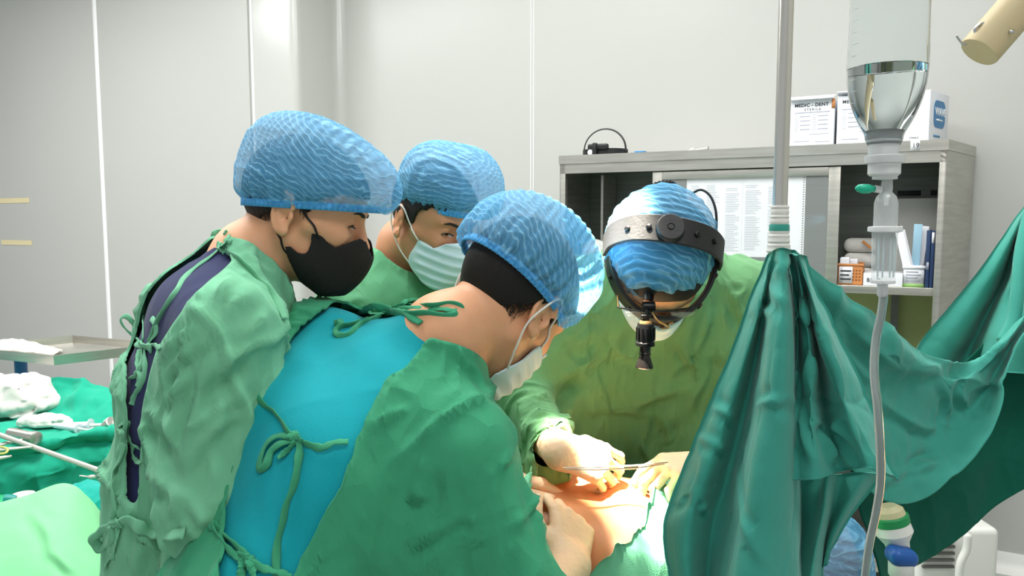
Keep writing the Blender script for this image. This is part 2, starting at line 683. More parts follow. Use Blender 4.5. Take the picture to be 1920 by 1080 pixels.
def cloth(v, f, col, margin=0.004, stretch=1.05, steps=60, iters=8, g=-9.8, dt=0.012, pin=None, bend=0.12, wind=None, soft=None, seed=0, jig=0.003, fric=0.6, press=0.0):
    """position-based cloth: f quads, col = list of Grid to stay outside of, pin = bool mask"""
    f = np.asarray(f)
    n = len(v)
    e, c = quad_edges(f)
    diag = np.vstack([f[:, [0, 2]], f[:, [1, 3]]])
    # bending: vertices opposite over an edge (skip-one neighbours)
    nb = {}
    half = np.vstack([np.stack([f[:, k], f[:, (k + 1) % 4], f[:, (k + 3) % 4], f[:, (k + 2) % 4]], 1) for k in range(4)])
    key = np.minimum(half[:, 0], half[:, 1]) * (n + 1) + np.maximum(half[:, 0], half[:, 1])
    o = np.argsort(key, kind='stable')
    k2 = key[o]
    same = np.nonzero(k2[1:] == k2[:-1])[0]
    A, B = half[o[same]], half[o[same + 1]]
    sw = A[:, 0] == B[:, 0]
    b1 = np.stack([A[:, 2], np.where(sw, B[:, 2], B[:, 3])], 1)
    b2 = np.stack([A[:, 3], np.where(sw, B[:, 3], B[:, 2])], 1)
    bnd = np.vstack([b1, b2])
    E = np.vstack([e, diag, bnd])
    st = stretch(v) if callable(stretch) else np.full(n, stretch)
    L = np.linalg.norm(v[E[:, 0]] - v[E[:, 1]], axis=1) * 0.5 * (st[E[:, 0]] + st[E[:, 1]])
    K = np.concatenate([np.full(len(e), 1.0), np.full(len(diag), 0.45), np.full(len(bnd), bend)])
    w = np.ones(n)
    if pin is not None:
        w[pin] = 0
    rs = np.random.RandomState(seed)
    x = v.copy()
    free = w > 0
    nn = vnormals(v, f)
    x[free] += (nn[free] * (fbm(v[free] * 22 + seed * 3.1, 2) * jig * 1.5)[:, None])
    vel = np.zeros_like(x)
    wi, wj = w[E[:, 0]], w[E[:, 1]]
    ws = wi + wj
    ok = ws > 0
    E, L, K, wi, wj, ws = E[ok], L[ok], K[ok], wi[ok], wj[ok], ws[ok]
    cnt = np.bincount(E[:, 0], K, n) + np.bincount(E[:, 1], K, n)
    cnt = np.maximum(cnt, 1)[:, None]
    G = V3(0, 0, g)
    for s in range(steps):
        vel[free] += dt * G
        if press and s < steps * 0.8:
            vel[free] -= dt * press * vnormals(x, f)[free]
        prev = x.copy()
        x = x + dt * vel
        x[~free] = v[~free]
        for it in range(iters):
            d = x[E[:, 1]] - x[E[:, 0]]
            l = np.sqrt((d * d).sum(1)) + 1e-9
            cc = (K * (l - L) / l / ws)[:, None] * d
            ci, cj = cc * wi[:, None], cc * wj[:, None]
            dx = np.stack([np.bincount(E[:, 0], ci[:, k], n) - np.bincount(E[:, 1], cj[:, k], n) for k in range(3)], 1)
            x = x + 1.6 * dx / cnt
            if it % 3 == 2 or it == iters - 1:
                for gcol in col:
                    sd = gcol.sample(x)
                    m = (sd < margin) & free
                    if m.any():
                        gr = gcol.grad(x[m])
                        x[m] += gr * (margin - sd[m])[:, None] * 0.9
                        tv = x[m] - prev[m]
                        tn = (tv * gr).sum(1)[:, None] * gr
                        x[m] -= fric * 0.3 * (tv - tn)
        vel = (x - prev) / dt * 0.93
        sp = np.linalg.norm(vel, axis=1, keepdims=True)
        vel *= np.minimum(1, 0.8 / (sp + 1e-9))
    return x

# ------------------------------------------------------------------ people
def frame(Fd, Ud):
    Fd = unit(Fd)
    Ud = np.asarray(Ud, float)
    Ud = unit(Ud - Fd * (Ud @ Fd))
    R = np.cross(Fd, Ud)
    return np.stack([R, Fd, Ud])          # rows: right, forward, up


def head_sdf(q):
    """q in head axes: x right, y forward, z up; origin between the ears"""
    a = np.abs(q[:, 0])
    qa = np.stack([a, q[:, 1], q[:, 2]], 1)
    d = sd_ell(q, (0, -0.012, 0.032), (0.074, 0.094, 0.088))
    d = smin(d, sd_ell(q, (0, 0.042, 0.030), (0.060, 0.048, 0.055)), 0.03)
    d = smin(d, sd_ell(q, (0, 0.036, -0.045), (0.054, 0.056, 0.066)), 0.03)
    d = smin(d, sd_cap(qa, (0.052, -0.002, -0.045), (0.018, 0.070, -0.098), 0.016, 0.014), 0.028)
    d = smin(d, sd_ell(q, (0, 0.074, -0.098), (0.020, 0.017, 0.016)), 0.02)
    d = smin(d, sd_cap(qa, (0.040, 0.070, -0.016), (0.060, 0.030, -0.010), 0.014, 0.010), 0.022)     # cheekbones
    d = smin(d, sd_cap(qa, (0.010, 0.089, 0.030), (0.042, 0.074, 0.030), 0.0065, 0.0065), 0.014)      # brow ridge
    d = smax(d, -sd_ell(qa, (0.032, 0.096, 0.010), (0.017, 0.014, 0.0105)), 0.014)                    # eye sockets
    d = smin(d, sd_ell(qa, (0.031, 0.0745, 0.010), (0.0125, 0.0125, 0.0125)), 0.003)                  # lids over the eyes
    d = smin(d, sd_cap(q, (0, 0.088, 0.018), (0, 0.108, -0.020), 0.0075, 0.0095), 0.010)              # nose bridge
    d = smin(d, sd_ell(q, (0, 0.107, -0.024), (0.012, 0.012, 0.010)), 0.007)
    d = smin(d, sd_ell(qa, (0.012, 0.096, -0.027), (0.0075, 0.010, 0.0075)), 0.006)                   # nostrils
    d = smin(d, sd_cap(qa, (0.0, 0.092, -0.053), (0.018, 0.084, -0.055), 0.0065, 0.004), 0.007)       # upper lip
    d = smin(d, sd_cap(qa, (0.0, 0.090, -0.065), (0.015, 0.083, -0.063), 0.0070, 0.004), 0.007)
    # ears
    th = math.radians(20)
    n = V3(math.cos(th), -math.sin(th), 0.05)            # outward, turned back
    n = unit(n)
    fz = unit(V3(0.0, -0.20, 1.0) - n * (V3(0, -0.20, 1.0) @ n))
    fy = np.cross(fz, n)
    E = np.stack([n, fy, fz])
    e = (qa - V3(0.0745, -0.012, -0.004)) @ E.T
    plate = sd_ell(e, (0.001, 0, 0.001), (0.0042, 0.0165, 0.030))
    k = np.sqrt((e[:, 1] / 0.0175) ** 2 + ((e[:, 2] - 0.002) / 0.0305) ** 2) + 1e-9
    rr = (k - 1) * 0.021
    helix = np.sqrt(rr ** 2 + (e[:, 0] - 0.005) ** 2) - 0.0040
    helix = np.where((e[:, 1] > 0.006) & (e[:, 2] < 0.006), np.maximum(helix, 0.002), helix)
    ear = smin(plate, helix, 0.004)
    ear = smin(ear, sd_ell(e, (0.001, 0.004, -0.029), (0.0045, 0.0075, 0.0085)), 0.005)
    k2 = np.sqrt((e[:, 1] / 0.0095) ** 2 + ((e[:, 2] - 0.000) / 0.0185) ** 2) + 1e-9
    anti = np.sqrt(((k2 - 1) * 0.012) ** 2 + (e[:, 0] - 0.0045) ** 2) - 0.0026
    anti = np.where(e[:, 1] > 0.004, 0.05, anti)
    ear = smin(ear, anti, 0.003)
    ear = smin(ear, sd_ell(e, (0.003, 0.0125, -0.006), (0.004, 0.0045, 0.006)), 0.003)
    ear = smax(ear, -sd_ell(e, (0.007, 0.004, -0.005), (0.0075, 0.0080, 0.0125)), 0.003)
    d = smin(d, ear, 0.006)
    return d


def skull_sdf(q):
    """head without ears, nose or sockets: what caps, hair and masks lie on"""
    a = np.abs(q[:, 0])
    qa = np.stack([a, q[:, 1], q[:, 2]], 1)
    d = sd_ell(q, (0, -0.012, 0.032), (0.074, 0.094, 0.088))
    d = smin(d, sd_ell(q, (0, 0.042, 0.030), (0.060, 0.048, 0.055)), 0.03)
    d = smin(d, sd_ell(q, (0, 0.036, -0.045), (0.054, 0.056, 0.066)), 0.03)
    d = smin(d, sd_cap(qa, (0.052, -0.002, -0.045), (0.018, 0.070, -0.098), 0.016, 0.014), 0.028)
    d = smin(d, sd_ell(q, (0, 0.074, -0.098), (0.020, 0.017, 0.016)), 0.02)
    return d


def mask_form(q):
    """the face with the bulge a mask stands off on"""
    d = skull_sdf(q)
    return smin(d, sd_ell(q, (0, 0.086, -0.042), (0.030, 0.038, 0.052)), 0.035)


FING = [  # x at the knuckle, y at the knuckle, segment lengths, radius
    (0.033, 0.088, (0.042, 0.025, 0.021), 0.0092),
    (0.011, 0.092, (0.046, 0.029, 0.022), 0.0094),
    (-0.011, 0.088, (0.043, 0.027, 0.021), 0.0090),
    (-0.031, 0.078, (0.034, 0.021, 0.019), 0.0080)]


def hand_prims(W, Y, Z, side, curls, thumb, spread=(6, 2, -3, -8), s=1.0):
    """W wrist; Y along the fingers; Z out of the back of the hand; side=+1 thumb on Z x Y side.
    curls: per finger three bends in degrees; thumb: two direction triples in hand axes"""
    Y = unit(Y)
    Z = unit(np.asarray(Z, float) - Y * (np.asarray(Z, float) @ Y))
    X = np.cross(Y, Z) * side
    T = lambda p: W + s * (p[0] * X + p[1] * Y + p[2] * Z)
    out = []
    for i, (x, y, seg, r) in enumerate(FING):
        k = V3(x, y, 0)
        out.append((T((x * 0.55, 0.005, 0)), T(k), 0.0145 * s, 0.0118 * s, 'm'))
        ang = 0
        p = k
        sp = math.radians(spread[i])
        for j in range(3):
            ang += math.radians(curls[i][j])
            dv = V3(math.sin(sp) * math.cos(ang), math.cos(sp) * math.cos(ang), -math.sin(ang))
            q = p + dv * seg[j]
            out.append((T(p), T(q), (r - 0.0006 * j) * s, (r - 0.0006 * (j + 1)) * s, 'f%d' % i))
            p = q
    p = V3(0.020, 0.018, -0.006)
    q = p + unit(thumb[0]) * 0.042
    out.append((T(p), T(q), 0.0150 * s, 0.0120 * s, 'm'))
    r2 = q + unit(thumb[1]) * 0.032
    out.append((T(q), T(r2), 0.0108 * s, 0.0098 * s, 't'))
    r3 = r2 + unit(thumb[2]) * 0.026
    out.append((T(r2), T(r3), 0.0098 * s, 0.0080 * s, 't'))
    return out


def hand_sdf(p, prims, W, A, ra=0.029, rb=0.034):
    """prims plus the wrist running back to A"""
    groups = {}
    for a, b, r1, r2, g in prims:
        d = sd_cap(p, a, b, r1, r2)
        groups[g] = d if g not in groups else smin(groups[g], d, 0.014 if g == 'm' else 0.003)
    d = groups.pop('m')
    d = smin(d, sd_cap(p, W, A, ra, rb), 0.02)
    for g in sorted(groups):
        d = smin(d, groups[g], 0.005)
    return d


def crease_field(x, seed):
    """sparse long creases in a few directions, in metres / amplitude 1"""
    out = np.zeros(len(x))
    rs = np.random.RandomState(seed)
    for k in range(6):
        big = k < 3
        d = unit(rs.normal(size=3) * V3(1, 1, 0.8) + V3(0, 0, (0.9, -0.6, 0.3)[k % 3]))
        y = x + (0.05 if big else 0.03) * np.stack([fbm(x * 5 + seed + 31 * k + 7 * j, 2) for j in range(3)], 1)
        t = y @ d
        c = y - t[:, None] * d
        fr = 9 if big else 17
        n = vnoise(c * fr + (t * fr * 0.16)[:, None] * d + seed * 5 + k * 11)
        r = np.clip(1 - np.abs(n) * (9.0 if big else 7), 0, 1)
        r = r * r * (3 - 2 * r) + 0.5 * np.clip(1 - np.abs(n) * 2.2, 0, 1)
        m = np.clip(vnoise(x * 6 + seed * 2 + 19 * k) * 3 + 0.5, 0, 1)
        sg = np.sign(vnoise(x * 3 + 40 + k + seed)) if not big else 1.0
        out += r * m * (1.0 if big else 0.55) * sg
    return out - 0.3 + 0.4 * fbm(x * 11 + seed, 2)


def stroke(x, pts, width=0.006, amp=1.0, taper=True):
    """a raised crease with a groove beside it along a 3D polyline"""
    pts = spline(pts, max(6, 4 * len(pts)))
    c = pts.mean(0)
    rad = np.linalg.norm(pts - c, axis=1).max() + width * 5
    near = np.nonzero(((x - c) ** 2).sum(1) < rad * rad)[0]
    if not len(near):
        return near, np.zeros(0)
    q = x[near]
    best = np.full(len(q), 1e9); sgn = np.zeros(len(q)); tt = np.zeros(len(q))
    for i in range(len(pts) - 1):
        a, b = pts[i], pts[i + 1]
        ba = b - a
        t = np.clip((q - a) @ ba / (ba @ ba + 1e-12), 0, 1)
        w = q - a - t[:, None] * ba
        d = np.sqrt((w * w).sum(1))
        m = d < best
        best[m] = d[m]
        side = np.cross(ba, V3(0.4, -0.8, 0.45))
        sgn[m] = (w @ side)[m]
        tt[m] = ((i + t) / (len(pts) - 1))[m]
    env = np.sin(np.clip(tt, 0.02, 0.98) * PI) ** 0.6 if taper else 1.0
    ridge = np.exp(-(best / width) ** 2)
    groove = np.exp(-((best - 2.0 * width) / (1.2 * width)) ** 2) * (sgn > 0)
    return near, amp * env * (ridge - 0.7 * groove)


def random_strokes(x, nn, seed, bursts=34, rays=6, lone=90, lmin=0.04, lmax=0.13):
    rs = np.random.RandomState(seed + 100)
    out = np.zeros(len(x))
    jobs = []
    for _ in range(bursts):
        i = rs.randint(len(x))
        for k in range(rs.randint(3, rays + 1)):
            jobs.append((i, rs.uniform(0.7, 1.1)))
    for _ in range(lone):
        jobs.append((rs.randint(len(x)), rs.uniform(0.5, 1.0)))
    for i, am in jobs:
        n = nn[i]
        d = rs.normal(size=3)
        d = unit(d - n * (d @ n))
        ln = rs.uniform(lmin, lmax)
        b = np.cross(n, d) * rs.uniform(-0.2, 0.2) * ln
        p = [x[i], x[i] + d * ln * 0.5 + b, x[i] + d * ln]
        # keep the stroke on the surface by dropping the normal part of the curvature: 3D distance with a soft width
        idx, v = stroke(x, p, rs.uniform(0.0035, 0.0075), am * (1 if rs.rand() < 0.75 else -1))
        out[idx] += v
    return out


class Person:
    def __init__(s, label, H, HF, HU, N, M, SR, SL, C, W, Pv, ER, EL, WR, WL, R, hem=0.45, hs=1.0, extra=()):
        g = locals()
        s.extra = extra
        for k in ('H', 'N', 'M', 'SR', 'SL', 'C', 'W', 'Pv', 'ER', 'EL', 'WR', 'WL'):
            setattr(s, k, np.asarray(g[k], float))
        s.A = frame(HF, HU)
        s.R = unit((R[0], R[1], 0))
        s.F = V3(-s.R[1], s.R[0], 0)
        s.hem = hem
        s.hs = hs
        s.foot = V3(s.Pv[0], s.Pv[1], 0)
        s.root = thing('person', label, 'person', (s.foot[0], s.foot[1], 0))

    def L(s, p):                      # world -> head axes
        return (p - s.H) @ s.A.T / s.hs

    def G(s, q):                      # head axes -> world
        return s.H + np.asarray(q, float) * s.hs @ s.A

    def neck(s, p, o=0.0):
        return sd_cap(p, s.G((0, -0.022, -0.050)), s.N, 0.052 + o, 0.058 + o)

    def torso(s, p, o=0.0):
        def seg(a, b, wa, da, wb, db):
            U = unit(a - b)
            R = unit(s.R - U * (s.R @ U))
            return sd_flat(p, a, b, R, np.cross(U, R), wa + o, da + o, wb + o, db + o)
        d = seg(s.M + (s.C - s.M) * 0.25, s.C, 0.150, 0.095, 0.160, 0.112)
        d = smin(d, seg(s.C, s.W, 0.160, 0.112, 0.145, 0.105), 0.04)
        d = smin(d, seg(s.W, s.Pv, 0.145, 0.105, 0.165, 0.115), 0.04)
        d = smin(d, sd_cap(p, s.SR, s.SL, 0.055 + o), 0.07)
        for a, b, r in s.extra:
            d = smin(d, sd_cap(p, a, b, r + o), 0.05)
        d = smin(d, sd_cap(p, s.N, (s.SR + s.M) / 2, 0.045 + o, 0.04 + o), 0.04)
        d = smin(d, sd_cap(p, s.N, (s.SL + s.M) / 2, 0.045 + o, 0.04 + o), 0.04)
        return d

    def arms(s, p, o=0.0, ow=None):
        ow = o if ow is None else ow
        d = None
        for S, E, Wr in ((s.SR, s.ER, s.WR), (s.SL, s.EL, s.WL)):
            a = smin(sd_cap(p, S, E, 0.054 + o, 0.043 + o), sd_cap(p, E, Wr, 0.043 + o, 0.030 + ow), 0.03)
            d = a if d is None else np.minimum(d, a)
        return d

    def skirt(s, p, o=0.0):
        hemc = V3(s.Pv[0], s.Pv[1], s.hem - 0.12)
        U = V3(0, 0, 1)
        return sd_flat(p, s.Pv, hemc, s.R, s.F, 0.165 + o, 0.115 + o, 0.24 + o, 0.19 + o)

    def collider(s, h=0.012):
        f = lambda p: smin(smin(s.torso(p, 0.010), s.arms(p, 0.004), 0.03), s.neck(p), 0.03)
        lo = np.min([s.SR, s.SL, s.ER, s.EL, s.WR, s.WL, s.Pv, s.H], 0) - 0.22
        hi = np.max([s.SR, s.SL, s.ER, s.EL, s.WR, s.WL, s.Pv, s.H], 0) + 0.22
        lo[2] = s.hem - 0.1
        g = lambda p: smin(f(p), s.skirt(p, -0.07), 0.03)
        s.box = (lo, hi)
        s.col = Grid(g, lo, hi, h)
        return s.col

    # ---- skin
    def body(s, skin, forearms=True):
        f = lambda p: smin(s.hs * head_sdf(s.L(p)), smin(s.neck(p), np.maximum(s.torso(p, -0.004), (s.M - p) @ V3(0, 0, 1) - 0.10), 0.045), 0.022)
        lo = s.H - 0.15
        hi = s.H + 0.15
        lo = np.minimum(lo, s.N - 0.10)
        hi = np.maximum(hi, s.N + 0.10)
        v, q = iso(f, lo, hi, 0.0027)
        v = smooth_mesh(v, q, 1, 0.4)
        # coarse trunk and arms under the clothes, overlapping the fine part
        def g(p):
            d = smin(s.torso(p, -0.006), s.arms(p, -0.006), 0.03)
            for sg in (-1, 1):
                hip = s.Pv + sg * 0.085 * s.R + V3(0, 0, -0.02)
                ank = V3(s.foot[0], s.foot[1], 0.09) + sg * 0.11 * s.R
                kn = (hip + ank) / 2 + 0.02 * s.F
                d = smin(d, smin(sd_cap(p, hip, kn, 0.08, 0.052), sd_cap(p, kn, ank, 0.052, 0.036), 0.03), 0.04)
                d = smin(d, sd_cap(p, ank, ank + V3(0, 0, -0.045) + 0.12 * s.F, 0.036, 0.028), 0.02)
            return d
        lo = s.box[0].copy(); hi = s.box[1].copy(); lo[2] = 0.0
        v2, q2 = iso(g, lo, hi, 0.016)
        return mesh_obj('body', np.vstack([v, v2]), np.vstack([q, q2 + len(v)]), skin, s.root)

    def shell(s, name, m, form, poly, off=0.003, th=0.0016, h=0.002, axes=(1, 2), extra=None, parent=None, side=0, wob=0.0, lo=(-0.11, -0.14, -0.16), hi=(0.11, 0.14, 0.16)):
        """a layer lying off a head form, cut to an outline drawn in two head axes"""
        poly = np.asarray(poly, float)
        def f(q):
            o = off(q) if callable(off) else off
            d = np.abs(form(q) - o) - th
            pd = sd_poly(q[:, list(axes)], poly)
            if wob:
                pd = pd + wob * fbm(q * V3(160, 160, 90), 2)
            d = smax(d, pd, 0.0015)
            if side:
                d = np.maximum(d, -side * q[:, 0])
            if extra is not None:
                d = np.maximum(d, extra(q))
            return d
        v, q = iso(f, lo, hi, h)
        v = smooth_mesh(v, q, 2, 0.5)
        return mesh_obj(name, s.G(v), q, m, parent or s.root)

    def tube_on(s, name, m, pts, r, parent, n=8, num=24, flat=1.0):
        q = spline(pts, num)
        for _ in range(4):
            d = head_sdf(q)
            g_ = np.stack([head_sdf(q + e) - head_sdf(q - e) for e in np.eye(3) * 0.0008], 1)
            g_ /= np.linalg.norm(g_, axis=1, keepdims=True) + 1e-9
            q = q + g_ * np.clip(0.0014 - d, 0, None)[:, None]
        return MB().tube(s.G(q), r, n, flat).build(name, m, parent, auto=False)

    # ---- clothes
    def gown(s, m, cut=None, h=0.009, puff=0.018, stretch=1.10, steps=60, seed=1, cuffs=(True, True), neckcut=0.018, belt=None, jig=0.004, crease=0.0075, press=6.0, strokes=None):
        f = lambda p: smin(smin(s.torso(p, puff), s.skirt(p, puff * 0.6), 0.05), s.arms(p, puff, puff * 0.55), 0.022)
        lo, hi = s.box[0].copy(), s.box[1].copy()
        v, q = iso(f, lo + 0.02, hi, h)
        keep = v[:, 2] > s.hem
        keep &= s.neck(v) > neckcut
        for E, Wr in ((s.ER, s.WR), (s.EL, s.WL)):
            d = unit(Wr - E)
            t = (v - Wr) @ d
            keep &= ~((t > -0.012) & (np.linalg.norm(v - Wr, axis=1) < 0.11))
        if cut is not None:
            keep &= ~cut(s, v, q)
        fk = keep[q].all(1)
        v, q, _ = compact(v, q, fk)
        v, q = s.biggest(v, q)
        v = smooth_mesh(v, q, 4, 0.5)
        e, c = quad_edges(q)
        pin = np.zeros(len(v), bool)
        pin[e[c == 1].ravel()] = True
        pin &= (v[:, 2] > s.hem + 0.05)
        x = cloth(v, q, [s.col], margin=0.006, stretch=stretch, steps=steps, pin=pin, seed=seed, jig=jig, press=press)
        if belt:
            x = belt(s, x)
        x = smooth_mesh(x, q, 1, 0.35)
        x, q = subdivide(x, q)
        # sharp pressed-in creases of a crumpled cotton gown
        nn = vnormals(x, q)
        T = 1.0 * crease_field(x, seed) + 0.8 * random_strokes(x, nn, seed)
        if strokes:
            pr = project(x)
            to = V3(0, 0, CAMZ) - x
            vis = (nn * to).sum(1) > 0
            for spec in strokes:
                amp, wd, pp = spec[0], spec[1], spec[2]
                w3 = []
                for a in pp:
                    d = ((pr - np.array(a, float)) ** 2).sum(1) + np.where(vis, 0, 1e6)
                    c = np.nonzero(d < max(d.min() * 1.5, 16))[0]
                    w3.append(x[c[np.argmin(x[c, 1])]])
                idx, vv = stroke(x, w3, wd, amp)
                T[idx] += vv
        e2, c2 = quad_edges(q)
        w = np.ones(len(x))
        w[e2[c2 == 1].ravel()] = 0
        for _ in range(4):
            w2 = w.copy()
            np.minimum.at(w2, e2[:, 0], w[e2[:, 1]] + 0.25)
            np.minimum.at(w2, e2[:, 1], w[e2[:, 0]] + 0.25)
            w = w2
        x = x + nn * (crease * T * (0.15 + 0.85 * np.minimum(w, 1)))[:, None]
        for _ in range(3):
            sd = s.col.sample(x)
            m2 = sd < 0.004
            x[m2] += s.col.grad(x[m2]) * (0.004 - sd[m2])[:, None]
        s.gv, s.gq = x, q
        o = mesh_obj('surgical_gown', x, q, m, s.root, solid=0.004)
        s.gown_o = o
        return o

    @staticmethod
    def biggest(v, q):
        n = len(v)
        lab = np.arange(n)
        e, _ = quad_edges(q)
        while True:
            old = lab.copy()
            m = np.minimum(lab[e[:, 0]], lab[e[:, 1]])
            np.minimum.at(lab, e[:, 0], m)
            np.minimum.at(lab, e[:, 1], m)
            lab = lab[lab]
            if (lab == old).all():
                break
        u, c = np.unique(lab, return_counts=True)
        b = u[np.argmax(c)]
        v2, q2, _ = compact(v, q, (lab[q] == b).all(1))
        return v2, q2

    def scrub(s, m, name='scrub_top', o=0.008, seed=3, h=0.009, amp=0.004):
        f = lambda p: s.torso(p, o)
        g = f
        v, q = iso(g, s.box[0] + 0.02, s.box[1], h)
        keep = (s.neck(v) > 0.004) & (v[:, 2] > s.Pv[2] - 0.12)
        v, q, _ = compact(v, q, keep[q].all(1))
        v = smooth_mesh(v, q, 3)
        nn = vnormals(v, q)
        v = v + nn * (amp * (ridged(v * V3(5, 5, 2.5) + seed, 2) - 0.6))[:, None]
        s.sv, s.sq = v, q
        return mesh_obj(name, v, q, m, s.root, subsurf=1, solid=0.001)

    def legs(s, m, shoe):
        for sg in (-1, 1):
            hip = s.Pv + sg * 0.085 * s.R + V3(0, 0, -0.02)
            ank = V3(s.foot[0], s.foot[1], 0.09) + sg * 0.11 * s.R
            kn = (hip + ank) / 2 + 0.02 * s.F
            MB().tube(spline([hip, kn, ank + V3(0, 0, 0.0)], 12), [0.105, 0.10, 0.095, 0.09, 0.085, 0.08, 0.078, 0.076, 0.074, 0.072, 0.07, 0.068], 20).build('trouser_leg', m, s.root, auto=False)
            f = lambda p: smax(smin(sd_cap(p, ank + V3(0, 0, -0.03), ank + V3(0, 0, -0.04) + 0.15 * s.F, 0.052, 0.042), sd_cap(p, ank, ank + V3(0, 0, 0.01), 0.05), 0.03), -(p[:, 2] - 0.004), 0.005)
            v, q = iso(f, ank - 0.24, ank + 0.24, 0.009)
            mesh_obj('shoe', v, q, shoe, s.root)

    def tree(s, *vq):
        vs, fs, n = [], [], 0
        for v, q in vq:
            vs.append(v); fs.append(q + n); n += len(v)
        v = np.vstack(vs)
        return BVHTree.FromPolygons(v.tolist(), np.vstack(fs).tolist())

    def cap(s, m, mband, c, Fc, Uc, r, edge, drop, seed=0, tuck=0.10, phi0=-32, waves=1.0, top_skew=0.0, ridge_dir=0.0, nu=220, nv=110, fold=0.006, sq=2.3):
        """bouffant cap. c centre; r=(side, front, back, top); edge=(side, front, back) half sizes of the elastic edge, drop below c, (shift)"""
        A = frame(Fc, Uc)
        u = np.linspace(0, 2 * PI, nu, endpoint=False)
        t = np.linspace(0, 1, nv)
        U, T = np.meshgrid(u, t, indexing='ij')
        ph = np.radians(phi0 + (90 - phi0) * T)
        ry = np.where(np.sin(U) > 0, r[1], r[2])
        cp = np.sign(np.cos(ph)) * np.abs(np.cos(ph)) ** (2 / sq)
        spz = np.sign(np.sin(ph)) * np.abs(np.sin(ph)) ** (2 / sq)
        rz = np.where(ph > 0, r[3], drop / max(1e-6, abs(math.sin(math.radians(phi0))) ** (2 / sq)))
        x = r[0] * cp * np.cos(U)
        y = ry * cp * np.sin(U)
        z = rz * spz
        z = z + top_skew * y * np.clip(np.sin(ph), 0, 1)
        ey = np.where(np.sin(U) > 0, edge[1], edge[2])
        ex_, ey_, ez_ = edge[0] * np.cos(U), ey * np.sin(U), np.full_like(U, -drop)
        w = np.clip(1 - T / tuck, 0, 1) ** 1.5
        x = x * (1 - w) + ex_ * w; y = y * (1 - w) + ey_ * w; z = z * (1 - w) + ez_ * w
        p = np.stack([x, y, z], -1).reshape(-1, 3)
        f = np.array(grid_faces(nu, nv, True))
        nrm = vnormals(p, f)
        Uf, Tf = U.ravel(), T.ravel()
        env = np.clip(Tf / 0.03, 0, 1)
        # gathers running up from the elastic, soft crumples, and fine accordion pleats
        gat = np.sin(Uf * 46 + 3 * fbm(p * 14 + seed, 2)) * np.exp(-Tf / 0.16) * 0.0032
        gat += np.sin(Uf * 23 + 4 * fbm(p * 9 + seed + 5, 2)) * np.exp(-Tf / 0.3) * 0.0030
        ca, sa = math.cos(ridge_dir), math.sin(ridge_dir)
        along = p[:, 1] * ca + p[:, 0] * sa
        warp = fbm(p * 9 + seed * 1.7, 3)
        pl = np.sin(2 * PI * (along / 0.0125 + 0.9 * warp)) * 0.0011 * np.clip((Tf - 0.12) / 0.2, 0, 1)
        cr = (ridged(p * 13 + seed * 2.3, 2) - 0.7) * fold * 0.8
        puff = fbm(p * 7 + seed, 2) * fold
        p = p + nrm * ((gat + pl + puff + cr * np.exp(-Tf / 0.45)) * env * waves)[:, None]
        W_ = c + p @ A
        # close the crown hole
        o = mesh_obj('surgical_cap', W_, list(map(tuple, f)) + [tuple(i * nv + nv - 1 for i in range(nu))], m, s.root)
        # elastic edge: a narrow ruffled band
        uu = np.linspace(0, 2 * PI, 260, endpoint=False)
        eyy = np.where(np.sin(uu) > 0, edge[1], edge[2])
        ring = []
        for k, a in enumerate(uu):
            d = V3(math.cos(a), math.sin(a), 0)
            b = V3(edge[0] * math.cos(a), eyy[k] * math.sin(a), -drop)
            wv = 0.0016 * math.sin(k * 2 * PI / 260 * 75)
            ring.append([c + (b + d * (0.0005 + wv) + V3(0, 0, zz)) @ A for zz in (0.006, 0.0, -0.006)] + [c + (b + d * (-0.001 + wv) + V3(0, 0, zz)) @ A for zz in (-0.006, 0.006)])
        v = [q for g in ring for q in g]
        n5 = 5
        fs = []
        for i in range(260):
            j = (i + 1) % 260
            for k in range(n5):
                fs.append((i * n5 + k, j * n5 + k, j * n5 + (k + 1) % n5, i * n5 + (k + 1) % n5))
        mesh_obj('elastic_edge', v, fs, mband, o)
        ORG[o.name] = ORG[s.root.name]
        return o

    def cord(s, name, m, pts, r=0.004, parent=None, flat=0.28, num=40, twist=1.2, seed=0):
        w = spline(pts, num)
        w = w + 0.0015 * np.stack([vnoise(w * 40 + seed + k * 9) for k in range(3)], 1)
        # flat ribbon with a slow twist
        tan = np.gradient(w, axis=0)
        tan /= np.linalg.norm(tan, axis=1, keepdims=True)
        view = V3(0, -1, 0.2)
        rings = []
        for i in range(num):
            a = unit(np.cross(tan[i], view))
            b = np.cross(tan[i], a)
            th = math.sin(i / num * 2 * PI * twist * 0.5 + seed) * 0.9
            a2 = a * math.cos(th) + b * math.sin(th)
            b2 = -a * math.sin(th) + b * math.cos(th)
            rr = r * (1 + 0.12 * math.sin(i * 0.7 + seed))
            rings.append([w[i] + rr * math.cos(k * PI / 4) * a2 + rr * flat * math.sin(k * PI / 4) * b2 for k in range(8)])
        mb = MB().rings(rings)
        o = mb.build(name, m, parent or s.gown_o, auto=False)
        return o


def poly_cut(*polys, facing=None):
    """drop cloth whose outward side faces the given way and which lies inside an outline drawn from the camera side"""
    def cut(s, v, q):
        n = vnormals(v, q)
        pr = project(v)
        m = np.zeros(len(v), bool)
        for poly in polys:
            m |= sd_poly(pr, poly) < 0
        to = V3(0, 0, CAMZ) - v
        to /= np.linalg.norm(to, axis=1, keepdims=True)
        return m & ((n * to).sum(1) > -0.05)
    return cut

